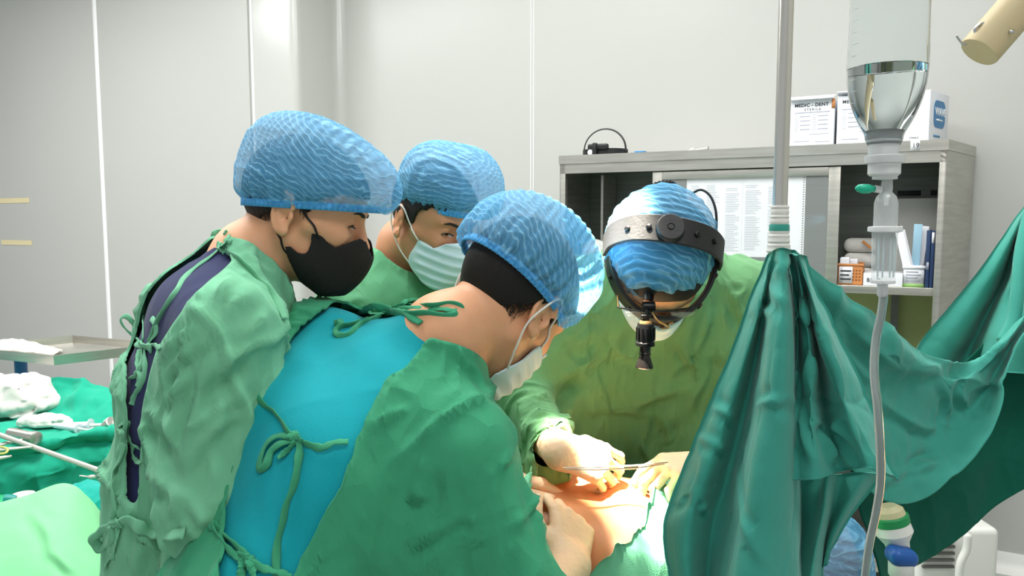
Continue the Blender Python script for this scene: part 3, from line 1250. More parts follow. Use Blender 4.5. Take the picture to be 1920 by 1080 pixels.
SKIN = mat('skin', '#dda27b', rough=0.5, var=0.07, vscale=14, bump=0.0003, bscale=500, sss=0.15)
SKIN2 = mat('skin_tan', '#cc8d66', rough=0.5, var=0.07, vscale=14, bump=0.0003, bscale=500, sss=0.15)
HAIR = mat('black_hair', '#15120f', rough=0.55, bump=0.001, bscale=300, stretch=(1, 1, 0.2), spec=0.35)
G1 = cloth_mat('gown_green_light', '#70b48f')
G2 = cloth_mat('gown_green', '#62a67a')
G3 = cloth_mat('gown_green_deep', '#3a936d')
G4 = cloth_mat('gown_green_olive', '#669a6a')
TEAL = cloth_mat('scrub_teal', '#0f99a4', crease=0.003, cscale=9)
NAVY = cloth_mat('scrub_navy', '#252c55', crease=0.003, cscale=9)
BLACKMASK = mat('black_mask_fabric', '#191614', rough=0.8, bump=0.0003, bscale=500)
MASKB = cloth_mat('pale_blue_mask', '#d6eaf0', crease=0.0, var=0.02)
CORDM = mat('white_cord', '#e9e6df', rough=0.7)
BLACKC = mat('black_elastic', '#141414', rough=0.7)
SHOE = mat('clog_rubber', '#39506b', rough=0.6)
LATEX = mat('latex_glove', '#f0c9a4', rough=0.42, var=0.05, vscale=20, sss=0.1)
EYE = mat('eye_white', '#d8cfc6', rough=0.2)
IRIS = mat('dark_iris', '#1d130d', rough=0.15)


def cap_mat(name, rot, spacing=0.0072):
    """sheer pleated nonwoven: where pleats overlap it is paler and closes up"""
    m = bpy.data.materials.new(name)
    m.use_nodes = True
    nt = m.node_tree
    N, Lk = nt.nodes.new, nt.links.new
    b = nt.nodes['Principled BSDF']
    b.inputs['Roughness'].default_value = 0.7
    b.inputs['Specular IOR Level'].default_value = 0.3
    tc = N('ShaderNodeTexCoord')
    mp = N('ShaderNodeMapping')
    mp.inputs['Rotation'].default_value = rot
    Lk(tc.outputs['Object'], mp.inputs['Vector'])
    wv = N('ShaderNodeTexWave')
    wv.inputs['Scale'].default_value = 0.31 / spacing
    wv.inputs['Distortion'].default_value = 6.0
    wv.inputs['Detail'].default_value = 2.0
    wv.inputs['Detail Scale'].default_value = 0.6
    Lk(mp.outputs[0], wv.inputs['Vector'])
    p1_ = N('ShaderNodeMath'); p1_.operation = 'POWER'; p1_.inputs[1].default_value = 4.0
    Lk(wv.outputs['Fac'], p1_.inputs[0])
    n = N('ShaderNodeTexNoise')
    n.noise_type = 'RIDGED_MULTIFRACTAL'
    n.inputs['Scale'].default_value = 16
    n.inputs['Detail'].default_value = 3
    n.inputs['Distortion'].default_value = 0.8
    Lk(tc.outputs['Object'], n.inputs['Vector'])
    r = N('ShaderNodeMapRange')
    r.inputs['From Min'].default_value = 0.75
    r.inputs['From Max'].default_value = 1.5
    Lk(n.outputs['Fac'], r.inputs['Value'])
    soft = N('ShaderNodeTexNoise')
    soft.inputs['Scale'].default_value = 13
    Lk(tc.outputs['Object'], soft.inputs['Vector'])
    mp2 = N('ShaderNodeMapping')
    mp2.inputs['Rotation'].default_value = (rot[0] + 0.9, rot[1] - 0.5, rot[2] + 0.8)
    Lk(tc.outputs['Object'], mp2.inputs['Vector'])
    wv2 = N('ShaderNodeTexWave')
    wv2.inputs['Scale'].default_value = 0.31 / spacing * 0.8
    wv2.inputs['Distortion'].default_value = 9.0
    wv2.inputs['Detail'].default_value = 3.0
    wv2.inputs['Detail Scale'].default_value = 0.9
    Lk(mp2.outputs[0], wv2.inputs['Vector'])
    p2_ = N('ShaderNodeMath'); p2_.operation = 'POWER'; p2_.inputs[1].default_value = 4.0
    Lk(wv2.outputs['Fac'], p2_.inputs[0])
    ma = N('ShaderNodeMapRange')
    ma.inputs['From Min'].default_value = 0.40; ma.inputs['From Max'].default_value = 0.60
    ma.inputs['To Min'].default_value = 0.10; ma.inputs['To Max'].default_value = 0.62
    Lk(soft.outputs['Fac'], ma.inputs['Value'])
    mb_ = N('ShaderNodeMapRange')
    mb_.inputs['From Min'].default_value = 0.60; mb_.inputs['From Max'].default_value = 0.42
    mb_.inputs['To Min'].default_value = 0.08; mb_.inputs['To Max'].default_value = 0.60
    Lk(soft.outputs['Fac'], mb_.inputs['Value'])
    q1 = N('ShaderNodeMath'); q1.operation = 'MULTIPLY'
    Lk(p1_.outputs[0], q1.inputs[0]); Lk(ma.outputs[0], q1.inputs[1])
    q2 = N('ShaderNodeMath'); q2.operation = 'MULTIPLY'
    Lk(p2_.outputs[0], q2.inputs[0]); Lk(mb_.outputs[0], q2.inputs[1])
    amt = N('ShaderNodeMath'); amt.operation = 'MAXIMUM'
    Lk(q1.outputs[0], amt.inputs[0]); Lk(q2.outputs[0], amt.inputs[1])
    mx = N('ShaderNodeMath'); mx.operation = 'MAXIMUM'
    Lk(amt.outputs[0], mx.inputs[0]); Lk(r.outputs[0], mx.inputs[1])
    mix = N('ShaderNodeMix'); mix.data_type = 'RGBA'
    mix.inputs[6].default_value = lin('#5fb2e4'); mix.inputs[7].default_value = lin('#a0d8f5')
    Lk(mx.outputs[0], mix.inputs[0])
    Lk(mix.outputs[2], b.inputs['Base Color'])
    al = N('ShaderNodeMapRange')
    al.inputs['To Min'].default_value = 0.52
    al.inputs['To Max'].default_value = 0.88
    Lk(mx.outputs[0], al.inputs['Value'])
    Lk(al.outputs[0], b.inputs['Alpha'])
    bp = N('ShaderNodeBump')
    bp.inputs['Distance'].default_value = 0.0012
    Lk(mx.outputs[0], bp.inputs['Height'])
    Lk(bp.outputs[0], b.inputs['Normal'])
    return m


CAPS = [cap_mat('sheer_blue_nonwoven', r) for r in ((0.3, 0.7, 0.3), (0.2, 1.3, 0.8), (0.6, 0.5, -0.5), (1.0, 1.2, 0.2))]
CAPB = mat('blue_elastic', '#4fa6e0', rough=0.7)
CAPK = mat('hair_under_cap', '#1b1a1c', rough=0.8)

SKULLCAP = [(-0.13, -0.005), (-0.085, -0.02), (-0.02, 0.022), (0.03, 0.035), (0.062, 0.055), (0.088, 0.055), (0.11, 0.1), (0.05, 0.14), (-0.13, 0.14)]


def nape_strands(p, hairpoly, n=3600, seed=5):
    """short fine hairs feathering the lower hairline"""
    rs = np.random.RandomState(seed)
    poly = np.asarray(hairpoly, float)
    mb = MB()
    c = 0
    while c < n:
        th_ = rs.uniform(-PI, PI)
        y = -0.012 - 0.1 * math.cos(th_)
        x = 0.078 * math.sin(th_)
        z = rs.uniform(-0.085, 0.02)
        dd_ = sd_poly(np.array([[y, z]]), poly)[0]
        if not (-0.022 < dd_ < 0.006 - 0.010 * rs.rand() ** 0.5 + 0.006) or y > 0.02:
            continue
        c += 1
        q = np.array([[x, y, z]])
        for _ in range(4):
            d = skull_sdf(q)
            g_ = np.stack([skull_sdf(q + e) - skull_sdf(q - e) for e in np.eye(3) * 0.001], 1)
            g_ /= np.linalg.norm(g_) + 1e-9
            q = q - g_ * (d - 0.005)
        q = q[0]; nrm = g_[0]
        dn = unit(V3(rs.normal() * 0.25, 0.25, -1) - nrm * 0.0)
        dn = unit(dn - nrm * (dn @ nrm) + nrm * rs.uniform(-0.30, 0.02))
        L_ = rs.uniform(0.007, 0.015)
        s_ = unit(np.cross(dn, nrm)) * 0.00028
        a = p.G(q); b = p.G(q + dn * L_ * 0.5); e = p.G(q + dn * L_ - nrm * 0.001)
        sw = s_ @ p.A
        mb.add([a - sw, a + sw, b + sw * 0.8, b - sw * 0.8, e], [(0, 1, 2, 3), (3, 2, 4)])
    return mb.build('hair_fringe', HAIR, p.root, smooth=False, auto=False)


def common(p, skin, hairpoly, wob=0.004):
    p.collider()
    p.body(skin)
    p.skin_m = skin
    p.shell('hair', HAIR, skull_sdf, hairpoly, off=0.0024, th=0.0030, h=0.0027, wob=wob)
    if wob:
        nape_strands(p, hairpoly)


def on_face(q, off):
    """move head-axis points onto the face surface, off metres proud of it"""
    q = np.asarray(q, float).copy()
    for _ in range(8):
        d = head_sdf(q)
        g_ = np.stack([head_sdf(q + e) - head_sdf(q - e) for e in np.eye(3) * 0.0008], 1)
        g_ /= np.linalg.norm(g_, axis=1, keepdims=True) + 1e-9
        q -= g_ * (d - off)[:, None]
    return q


def eyes(p):
    for sg in (1, -1):
        def row(zs_, y=0.092, n=16, x0=0.017, x1=0.046):
            xs_ = np.linspace(x0, x1, n)
            return np.stack([sg * xs_, np.full(n, y), np.interp(xs_, np.linspace(x0, x1, len(zs_)), zs_)], 1)
        up = on_face(row([0.0045, 0.0078, 0.0088, 0.0075, 0.0050]), 0.0004)
        dn = on_face(row([0.0040, 0.0038, 0.0040, 0.0042, 0.0046]), 0.0004)
        mid = on_face((up + dn) / 2, 0.0006)
        v = np.vstack([up, mid, dn])
        f = [(k * 16 + i, k * 16 + i + 1, (k + 1) * 16 + i + 1, (k + 1) * 16 + i) for k in range(2) for i in range(15)]
        e = mesh_obj('eye', p.G(v), f, EYE, p.root)
        vi = [i for i in range(16) if 0.026 < abs(up[i, 0]) < 0.037]
        w = np.vstack([up[vi], dn[vi]])
        w = on_face(w, 0.0009)
        n_ = len(vi)
        mesh_obj('iris', p.G(w), [(i, i + 1, n_ + i + 1, n_ + i) for i in range(n_ - 1)], IRIS, e)
        MB().tube(p.G(on_face(up, 0.0008)), [0.0005] + [0.0011] * 14 + [0.0006], 6).build('eyelashes', HAIR, p.root, auto=False)
        MB().tube(p.G(on_face(up + V3(0, 0, 0.0045), 0.0)), 0.0005, 6).build('eyelid_crease', p.skin_m, p.root, auto=False)
        br = on_face(np.stack([sg * np.linspace(0.012, 0.050, 18), np.full(18, 0.095), np.interp(np.linspace(0, 1, 18), [0, .6, 1], [0.0265, 0.031, 0.0265])], 1), 0.0006)
        MB().tube(p.G(br), list(np.interp(np.linspace(0, 1, 18), [0, .15, .6, 1], [0.0016, 0.0036, 0.0030, 0.0008])), 8, 0.9).build('eyebrow', HAIR, p.root, auto=False)


SM = [(0.046, -0.016), (0.080, -0.026), (0.100, -0.008), (0.115, 0.000), (0.14, -0.01), (0.14, -0.10), (0.10, -0.13), (0.06, -0.128), (0.030, -0.098), (0.026, -0.080)]


def pleats(q):
    z = q[:, 2] * 48
    return 0.0050 + 0.0030 * (0.5 - 0.5 * np.cos(2 * PI * (z - np.floor(z)) ** 1.6)) * np.clip((q[:, 1] - 0.04) / 0.02, 0, 1)


def surgical_mask(p, loops=True):
    mk = p.shell('face_mask', MASKB, mask_form, SM, off=pleats, th=0.0018, h=0.0018)
    ORG[mk.name] = ORG[p.root.name]
    for sg in (1, -1):
        p.tube_on('ear_loop', CORDM, [(sg * 0.060, 0.046, -0.020), (sg * 0.074, 0.022, 0.000), (sg * 0.083, 0.002, 0.026), (sg * 0.084, -0.016, 0.028), (sg * 0.087, -0.030, 0.004), (sg * 0.078, -0.026, -0.030), (sg * 0.070, 0.000, -0.062), (sg * 0.058, 0.030, -0.084)], 0.0016, mk, num=40)
    return mk


def glove(p, W, A, prims, name='glove', m=None):
    f = lambda q: hand_sdf(q, prims, W, A)
    pts = np.array([a for pr in prims for a in (pr[0], pr[1])] + [W, A])
    v, q = iso(f, pts.min(0) - 0.05, pts.max(0) + 0.05, 0.0021)
    v = smooth_mesh(v, q, 1, 0.5)
    nn = vnormals(v, q)
    v = v + nn * (0.0004 * fbm(v * 160, 2))[:, None]
    return mesh_obj(name, v, q, m or LATEX, p.root)


def onto(tree, px, py, off=0.004, far=2.0):
    h = tree.ray_cast(Vector((0, 0, CAMZ)), Vector(ray(px, py)))
    if h[0] is None:
        return P(px, py, far)
    return np.array(h[0]) - ray(px, py) * off


def tie(p, tree, pts, r=0.0048, seed=0, off=0.006, name='gown_tie', m=None, num=44, far=1.15):
    hits = [tree.ray_cast(Vector((0, 0, CAMZ)), Vector(ray(x, y))) for x, y in pts]
    ys = [h[0][1] if h[0] is not None else None for h in hits]
    good = [y for y in ys if y is not None] or [far]
    out = []
    for (x, y), yy in zip(pts, ys):
        Y = (yy if yy is not None else min(good, key=lambda g: abs(g - (out[-1][1] if out else good[0])))) - off
        out.append(P(x, y, Y))
    return p.cord(name, m or G3, out, r, seed=seed, num=num)


# ---- the black-masked man in profile on the left
p1 = Person('man in pale green gown over navy scrubs, black face mask, in profile at far left',
            H=(-0.343, 1.25, 1.513), HF=(0.95, 0.03, -0.33), HU=(0.34, 0, 0.94),
            N=P(474, 484, 1.235), M=(-0.475, 1.21, 1.362), SR=(-0.405, 1.05, 1.342), SL=(-0.545, 1.37, 1.365),
            C=(-0.485, 1.19, 1.22), W=(-0.51, 1.17, 1.05), Pv=(-0.52, 1.17, 0.90),
            ER=P(385, 955, 0.99), EL=(-0.42, 1.46, 1.14), WR=(-0.19, 1.12, 1.08), WL=(-0.20, 1.30, 1.09), R=(0.43, -0.9))
common(p1, SKIN, [(-0.13, -0.055), (-0.07, -0.055), (-0.045, -0.02), (-0.005, 0.02), (0.02, 0.008), (0.03, 0.03), (0.06, 0.052), (0.088, 0.055), (0.11, 0.1), (0.03, 0.14), (-0.13, 0.14)])
p1.gown(G1, cut=poly_cut([(330, 430), (412, 452), (432, 490), (350, 560), (292, 650), (262, 760), (256, 940), (236, 940), (236, 740), (238, 640), (262, 560), (318, 488)]), seed=2, strokes=[(-1.2, 0.005, [(325, 634), (349, 609), (371, 591)]), (1.3, 0.01, [(355, 786), (365, 738), (404, 676), (447, 658)]), (1.2, 0.009, [(352, 811), (392, 725), (453, 664)]), (0.9, 0.006, [(294, 676), (319, 652), (343, 622)]), (1.0, 0.007, [(307, 713), (343, 664), (416, 622)]), (0.8, 0.006, [(392, 530), (374, 548), (355, 567)]), (0.9, 0.006, [(435, 512), (416, 542), (398, 573)]), (0.8, 0.006, [(471, 542), (453, 567), (429, 585)]), (0.9, 0.007, [(502, 585), (484, 603), (459, 628)]), (1.2, 0.009, [(343, 860), (368, 799), (441, 738)]), (1.2, 0.009, [(349, 884), (392, 817), (447, 774)]), (1.1, 0.009, [(282, 762), (319, 811), (337, 847)]), (1.3, 0.01, [(270, 860), (319, 921), (326, 970)]), (1.3, 0.009, [(325, 951), (340, 1006), (371, 1031)]), (1.2, 0.008, [(334, 933), (358, 994), (381, 1012)]), (1.1, 0.008, [(343, 921), (374, 964), (389, 988)]), (1.0, 0.008, [(252, 1078), (255, 1043), (258, 1012)]), (1.2, 0.009, [(267, 1078), (270, 1043), (276, 1012)]), (1.0, 0.008, [(291, 1078), (289, 1043), (287, 1015)]), (-2.2, 0.008, [(371, 689), (358, 738), (349, 786), (343, 847)]), (1.0, 0.008, [(404, 909), (401, 847), (416, 786)]), (0.9, 0.007, [(307, 750), (337, 738), (362, 707)])])
p1.scrub(NAVY)
p1.legs(G1, SHOE)
p1.cap(CAPS[0], CAPB, P(588, 352, 1.25), (1, 0.1, -0.06), (0.06, 0, 1), (0.100, 0.138, 0.130, 0.122), (0.084, 0.108, 0.112), 0.030, sq=2.0, seed=1, top_skew=-0.22, ridge_dir=0.5)
# mask outline in head axes (forward, up)
BM = [(0.038, -0.012), (0.046, -0.013), (0.060, -0.026), (0.075, -0.031), (0.090, -0.018), (0.104, -0.006), (0.115, -0.010), (0.135, -0.04), (0.135, -0.080), (0.108, -0.108), (0.07, -0.120), (0.035, -0.104), (0.010, -0.070), (0.003, -0.054), (0.011, -0.050), (0.024, -0.056), (0.036, -0.055), (0.038, -0.038), (0.034, -0.020)]
mk = p1.shell('face_mask', BLACKMASK, mask_form, BM, off=0.006, th=0.0013, h=0.0019)
ORG[mk.name] = ORG[p1.root.name]
for sg in (1, -1):
    p1.tube_on('ear_loop', BLACKC, [(sg * 0.060, 0.047, -0.022), (sg * 0.064, 0.038, -0.012), (sg * 0.073, 0.016, 0.006), (sg * 0.079, 0.002, 0.026), (sg * 0.080, -0.014, 0.030)], 0.0017, mk)
    p1.tube_on('ear_loop', BLACKC, [(sg * 0.059, 0.010, -0.064), (sg * 0.062, 0.001, -0.056), (sg * 0.070, -0.006, -0.046), (sg * 0.078, -0.014, -0.036)], 0.0017, mk)


eyes(p1)

t1 = p1.tree((p1.gv, p1.gq), (p1.sv, p1.sq))
for i, (r, pts) in enumerate([
        (0.0045, [(415, 462), (400, 450), (402, 438), (418, 434), (430, 444), (422, 456), (414, 462)]),
        (0.0045, [(416, 462), (428, 452), (430, 440), (420, 434)]),
        (0.0055, [(422, 468), (440, 480), (462, 498), (490, 528), (518, 562), (534, 598)]),
        (0.0045, [(414, 462), (395, 480), (370, 498), (345, 520), (332, 545), (312, 575), (296, 605), (280, 640)]),
        (0.0065, [(408, 458), (416, 464), (424, 472)]),
        (0.0045, [(270, 648), (250, 630), (232, 612), (226, 598), (236, 592), (248, 606), (254, 628), (264, 645)]),
        (0.0045, [(272, 650), (282, 640), (292, 622), (286, 600), (272, 590), (268, 612), (266, 640)]),
        (0.0075, [(258, 642), (270, 650), (284, 655)]),
        (0.0045, [(276, 650), (290, 648), (302, 652)]),
        (0.0045, [(266, 655), (264, 680), (256, 702), (244, 710)]),
        (0.0040, [(270, 655), (272, 690), (264, 722), (252, 742), (246, 760)]),
        (0.0040, [(262, 655), (258, 680), (262, 705), (256, 725)]),
        (0.0045, [(222, 800), (230, 794), (240, 798), (238, 815), (246, 832), (262, 842)]),
        (0.0045, [(224, 800), (228, 815), (240, 828), (250, 840)]),
        (0.0045, [(232, 830), (225, 860), (212, 885), (210, 920), (214, 950), (212, 972)]),
        (0.0040, [(244, 836), (250, 860), (262, 868)]),
        (0.0085, [(212, 985), (240, 978), (262, 990), (290, 1000), (320, 1002), (345, 998)]),
        (0.0080, [(210, 985), (190, 998), (176, 1012), (190, 1028), (206, 1010), (214, 990)]),
        (0.0080, [(206, 984), (216, 980), (228, 984)]),
        (0.0045, [(214, 990), (206, 1015), (204, 1045), (196, 1065)]),
        (0.0040, [(222, 990), (216, 1020), (210, 1050)])]):
    tie(p1, t1, pts, r, seed=i + 30, m=G1, far=1.1)
# ---- the man behind, three-quarter face
p2 = Person('man in green gown at the back, pale blue mask, head bowed three-quarters towards the camera',
            H=(-0.168, 1.60, 1.50), HF=(0.65, -0.65, -0.38), HU=(0.27, -0.27, 0.92),
            N=(-0.235, 1.68, 1.445), M=(-0.235, 1.70, 1.36), SR=(-0.335, 1.58, 1.305), SL=(-0.11, 1.80, 1.35),
            C=(-0.27, 1.73, 1.18), W=(-0.30, 1.76, 1.0), Pv=(-0.32, 1.78, 0.88),
            ER=(-0.27, 1.44, 1.12), EL=(0.02, 1.68, 1.12), WR=(-0.10, 1.40, 1.09), WL=(0.04, 1.50, 1.09), R=(-0.72, -0.69))
common(p2, SKIN2, [(-0.13, -0.05), (-0.07, -0.05), (-0.045, -0.02), (-0.005, 0.02), (0.022, 0.0), (0.032, 0.03), (0.06, 0.052), (0.088, 0.055), (0.11, 0.1), (0.03, 0.14), (-0.13, 0.14)])
p2.gown(G2, seed=5, neckcut=0.022)
p2.legs(G2, SHOE)
p2.cap(CAPS[1], CAPB, P(843, 356, 1.59), (0.65, -0.65, -0.22), (0.12, -0.1, 1), (0.112, 0.118, 0.115, 0.100), (0.085, 0.104, 0.105), 0.034, seed=4, ridge_dir=1.2)
surgical_mask(p2)
eyes(p2)

# ---- the assistant in front, seen from behind
p3 = Person('person seen from behind in front, green gown tied open over a bright teal scrub top',
            hs=1.05, H=(-0.004, 1.162, 1.376), HF=(0.35, 0.62, -0.70), HU=(0.62, 0.37, 0.68),
            N=P(835, 628, 1.10), extra=[((-0.31, 1.20, 1.275), (-0.335, 1.09, 1.20), 0.07)], M=(-0.16, 1.12, 1.255), SR=(-0.066, 0.985, 1.195), SL=(-0.30, 1.24, 1.285),
            C=(-0.262, 1.06, 1.15), W=(-0.335, 0.99, 1.0), Pv=(-0.35, 0.96, 0.86),
            ER=P(985, 1130, 0.93), EL=(-0.12, 1.36, 1.10), WR=(0.045, 1.03, 0.965), WL=(-0.04, 1.30, 1.05), R=(0.74, -0.67))
common(p3, SKIN, [(-0.14, -0.074), (-0.085, -0.078), (-0.058, -0.048), (-0.035, -0.008), (0.0, 0.02), (0.02, 0.0), (0.03, 0.03), (0.06, 0.052), (0.088, 0.055), (0.11, 0.1), (0.03, 0.14), (-0.14, 0.14)], wob=0.005)
p3.gown(G3, h=0.0085, cut=poly_cut([(640, 560), (700, 560), (800, 590), (800, 618), (786, 645), (752, 690), (728, 692), (690, 760), (655, 840), (640, 900), (600, 960), (535, 1090), (470, 1250), (415, 1250), (415, 1080), (425, 900), (455, 790), (500, 690), (560, 620)]), seed=8, stretch=1.08, strokes=[(1.0, 0.007, [(784, 895), (799, 820), (819, 765), (853, 724)]), (1.2, 0.008, [(723, 888), (784, 820), (873, 758), (901, 741)]), (1.0, 0.006, [(819, 813), (853, 782), (901, 751)]), (0.8, 0.006, [(764, 820), (791, 799), (819, 786)]), (1.3, 0.01, [(774, 1012), (784, 923), (802, 861), (812, 820)]), (0.9, 0.007, [(750, 1032), (805, 998), (860, 971)]), (0.9, 0.007, [(918, 888), (887, 868), (853, 857)]), (0.9, 0.006, [(918, 888), (949, 868), (969, 833)]), (0.9, 0.007, [(918, 888), (901, 929), (884, 977), (870, 1039)]), (0.8, 0.006, [(918, 888), (928, 923), (928, 957)]), (1.4, 0.011, [(853, 1080), (863, 1019), (891, 957)]), (1.0, 0.008, [(723, 1067), (754, 1025), (784, 984)]), (0.8, 0.007, [(887, 1015), (928, 991), (983, 977)]), (1.2, 0.01, [(983, 936), (963, 1012), (969, 1067)]), (0.8, 0.006, [(682, 813), (736, 779), (791, 758)]), (0.7, 0.006, [(860, 669), (901, 696), (928, 751)]), (0.9, 0.007, [(942, 751), (976, 806), (1011, 847)]), (0.8, 0.006, [(688, 943), (736, 909), (784, 881)]), (0.6, 0.005, [(791, 614), (832, 635), (887, 683)]), (0.9, 0.008, [(644, 1025), (682, 977), (702, 923)]), (1.2, 0.01, [(997, 888), (1017, 957), (1021, 1025)]), (0.5, 0.004, [(781, 662), (757, 690), (702, 779), (668, 861), (620, 943), (565, 1067)])])
p3.scrub(TEAL, amp=0.003)
p3.legs(G3, SHOE)
p3.cap(CAPS[2], CAPB, P(992, 488, 1.17), (0.50, 0.40, -0.62), (0.10, -0.05, 1), (0.118, 0.125, 0.120, 0.094), (0.088, 0.105, 0.100), 0.045, seed=7, ridge_dir=0.3)
surgical_mask(p3)
eyes(p3)

W3 = P(1068, 1060, 1.10)
glove(p3, W3, p3.WR + (p3.ER - p3.WR) * 0.3, hand_prims(W3, (0.10, 0.80, 0.42), (0.55, -0.35, 0.75), -1, [(30, 35, 20), (34, 38, 20), (38, 42, 25), (42, 45, 25)], [(0.8, 0.6, -0.1), (0.35, 1.0, 0.1), (0.0, 1.0, 0.1)]))
W3L = p3.WL
glove(p3, W3L, p3.WL + (p3.EL - p3.WL) * 0.4, hand_prims(W3L, (0.9, 0.2, -0.2), (0, 0.2, 1), 1, [(20, 30, 20)] * 4, [(0.8, 0.6, -0.2), (0.35, 1.0, -0.1), (0.0, 1.0, 0)]))

# ties of the open gown
t3 = p3.tree((p3.gv, p3.gq), (p3.sv, p3.sq))


for i, (r, pts) in enumerate([
        (0.0055, [(640, 572), (668, 577), (700, 582), (730, 584), (762, 588), (790, 606)]),                       # collar edge
        (0.0050, [(735, 580), (760, 572), (800, 574), (840, 568), (862, 575), (864, 584), (850, 592), (810, 588), (770, 588), (738, 583)]),
        (0.0050, [(732, 582), (775, 578), (820, 580), (858, 582)]),
        (0.0055, [(735, 582), (700, 574), (670, 590), (640, 602), (628, 606)]),
        (0.0052, [(730, 588), (700, 596), (668, 606), (642, 612), (630, 620), (636, 628), (655, 626), (668, 616), (690, 602), (720, 592)]),
        (0.0072, [(718, 580), (736, 584), (752, 588)]),
        (0.0050, [(472, 728), (492, 757), (515, 775), (540, 808), (552, 820)]),
        (0.0052, [(555, 822), (525, 815), (505, 826), (492, 850), (486, 880), (500, 872), (508, 848), (525, 832), (550, 826)]),
        (0.0050, [(556, 824), (580, 832), (605, 838), (630, 830), (652, 828)]),
        (0.0050, [(560, 826), (562, 850), (558, 880), (548, 920), (535, 960), (522, 1010), (518, 1060), (516, 1100)]),
        (0.0040, [(554, 826), (540, 842), (522, 858)]),
        (0.0075, [(542, 814), (556, 822), (566, 832)]),
        (0.0065, [(395, 982), (415, 1000), (440, 1020), (458, 1045)]),
        (0.0050, [(398, 980), (405, 998), (430, 1030), (455, 1050)]),
        (0.0075, [(448, 1040), (462, 1050), (476, 1060)]),
        (0.0050, [(462, 1050), (495, 1065), (520, 1072), (545, 1085)]),
        (0.0060, [(456, 1050), (452, 1068), (448, 1095)]),
        (0.0050, [(466, 1052), (474, 1072), (478, 1095)])]):
    tie(p3, t3, pts, r, seed=i)

# ---- the surgeon across the table
p4 = Person('surgeon in green gown across the table, head bowed, black strapped headlamp over blue cap',
            H=(0.258, 1.335, 1.428), HF=(0.02, -0.36, -0.93), HU=(0, -0.93, 0.36),
            N=(0.285, 1.50, 1.43), M=(0.30, 1.62, 1.385), SR=(0.12, 1.58, 1.35), SL=(0.475, 1.60, 1.35),
            C=(0.31, 1.69, 1.2), W=(0.31, 1.76, 1.02), Pv=(0.31, 1.79, 0.88),
            ER=P(985, 745, 1.50), EL=(0.56, 1.46, 1.15), WR=P(1040, 848, 1.30), WL=P(1345, 872, 1.30), R=(-1, 0))
common(p4, SKIN, SKULLCAP, wob=0.0)
p4.gown(G4, seed=12, strokes=[(-2.2, 0.012, [(1036, 800), (1050, 755), (1075, 730), (1115, 718)]), (1.4, 0.012, [(1040, 730), (1085, 690), (1150, 655)]), (1.5, 0.011, [(1190, 765), (1230, 745), (1275, 735)]), (1.0, 0.008, [(1310, 660), (1330, 600), (1350, 560)]), (1.0, 0.007, [(1250, 705), (1290, 680), (1315, 695)]), (0.9, 0.007, [(1265, 640), (1285, 670), (1305, 700)]), (1.1, 0.009, [(1350, 515), (1380, 560), (1400, 610)]), (1.0, 0.008, [(1395, 545), (1360, 580), (1330, 620)]), (1.2, 0.008, [(1080, 772), (1150, 768), (1240, 790)]), (1.0, 0.008, [(1242, 788), (1250, 810), (1248, 835)]), (1.0, 0.008, [(1330, 500), (1350, 530), (1370, 560)]), (1.0, 0.01, [(1120, 640), (1180, 670), (1230, 690)]), (1.0, 0.01, [(1100, 700), (1110, 760), (1105, 820)]), (1.0, 0.009, [(1180, 800), (1185, 830), (1180, 860)]), (1.2, 0.01, [(1290, 780), (1300, 740), (1330, 700)]), (1.0, 0.009, [(1000, 760), (1015, 740), (1035, 735)]), (1.0, 0.009, [(1000, 790), (1015, 775), (1035, 770)])])
p4.legs(G4, SHOE)
p4.cap(CAPS[3], CAPB, P(1238, 458, 1.30), (0.02, -0.34, -0.94), (0, -0.94, 0.34), (0.095, 0.104, 0.108, 0.085), (0.080, 0.098, 0.100), 0.040, seed=9, ridge_dir=0.1)
surgical_mask(p4)

# hands: the right one pinches a thin steel instrument, the left one meets it from the other side
TH = [(0.62, 0.85, -0.20), (0.10, 1.0, -0.22), (-0.25, 1.0, -0.15)]
W4 = P(1048, 846, 1.27)
pr4 = hand_prims(W4, (0.93, 0.05, -0.30), (0.25, -0.70, 0.62), -1, [(26, 40, 22), (34, 46, 25), (42, 50, 28), (48, 52, 28)], TH, s=0.92)
glove(p4, W4, p4.WR + (p4.ER - p4.WR) * 0.25, pr4)
W4L = P(1345, 868, 1.29)
pr4l = hand_prims(W4L, (-0.97, -0.1, -0.05), (0.0, -0.1, 1.0), 1, [(28, 30, 15), (38, 40, 20), (46, 46, 25), (52, 50, 30)], TH)
glove(p4, W4L, p4.WL + (p4.EL - p4.WL) * 0.3, pr4l)
# ------------------------------------------------------------------ the room
WALLM = mat('wall_panel', '#b7b8b4', rough=0.3, var=0.012, vscale=1.2, spec=0.35)
COVEM = mat('coved_profile', '#b9bab6', rough=0.22, spec=0.6)
JOINT = mat('panel_joint', '#eceded', rough=0.4)
FLOORM = mat('vinyl_floor', '#aeb3ae', rough=0.4, var=0.03, vscale=3)
CEILM = mat('ceiling_panel', '#dfe0de', rough=0.7)
BASEM = mat('white_coving', '#e9e9e6', rough=0.4)
ROOMH = 3.5
# cabinet frame: along the front (cu), out of the front towards the room (cn)
CR, CLEN, CD, CTOP = 2.9, 1.62, 0.40, None
_r = P(1777, 261, 2.9)
_l = P(1050, 292, 2.9 * 1.254)
CTOP = float(_r[2])
cu = unit((_r - _l) * V3(1, 1, 0))
cn = V3(cu[1], -cu[0], 0)
CLEN = float(np.dot(_r - _l, cu))
CO = V3(_l[0], _l[1], 0)                       # front left foot of the cabinet
WO = CO - cn * (CD + 0.03)                     # a point on the wall behind it
AX = np.stack([cu, cn, V3(0, 0, 1)])


def wpt(px):
    """where the wall stands at this column of the photo, at floor level, as distance along the wall"""
    h = hit_plane(px, 420, WO, cn)
    return float(np.dot(h - WO, cu))


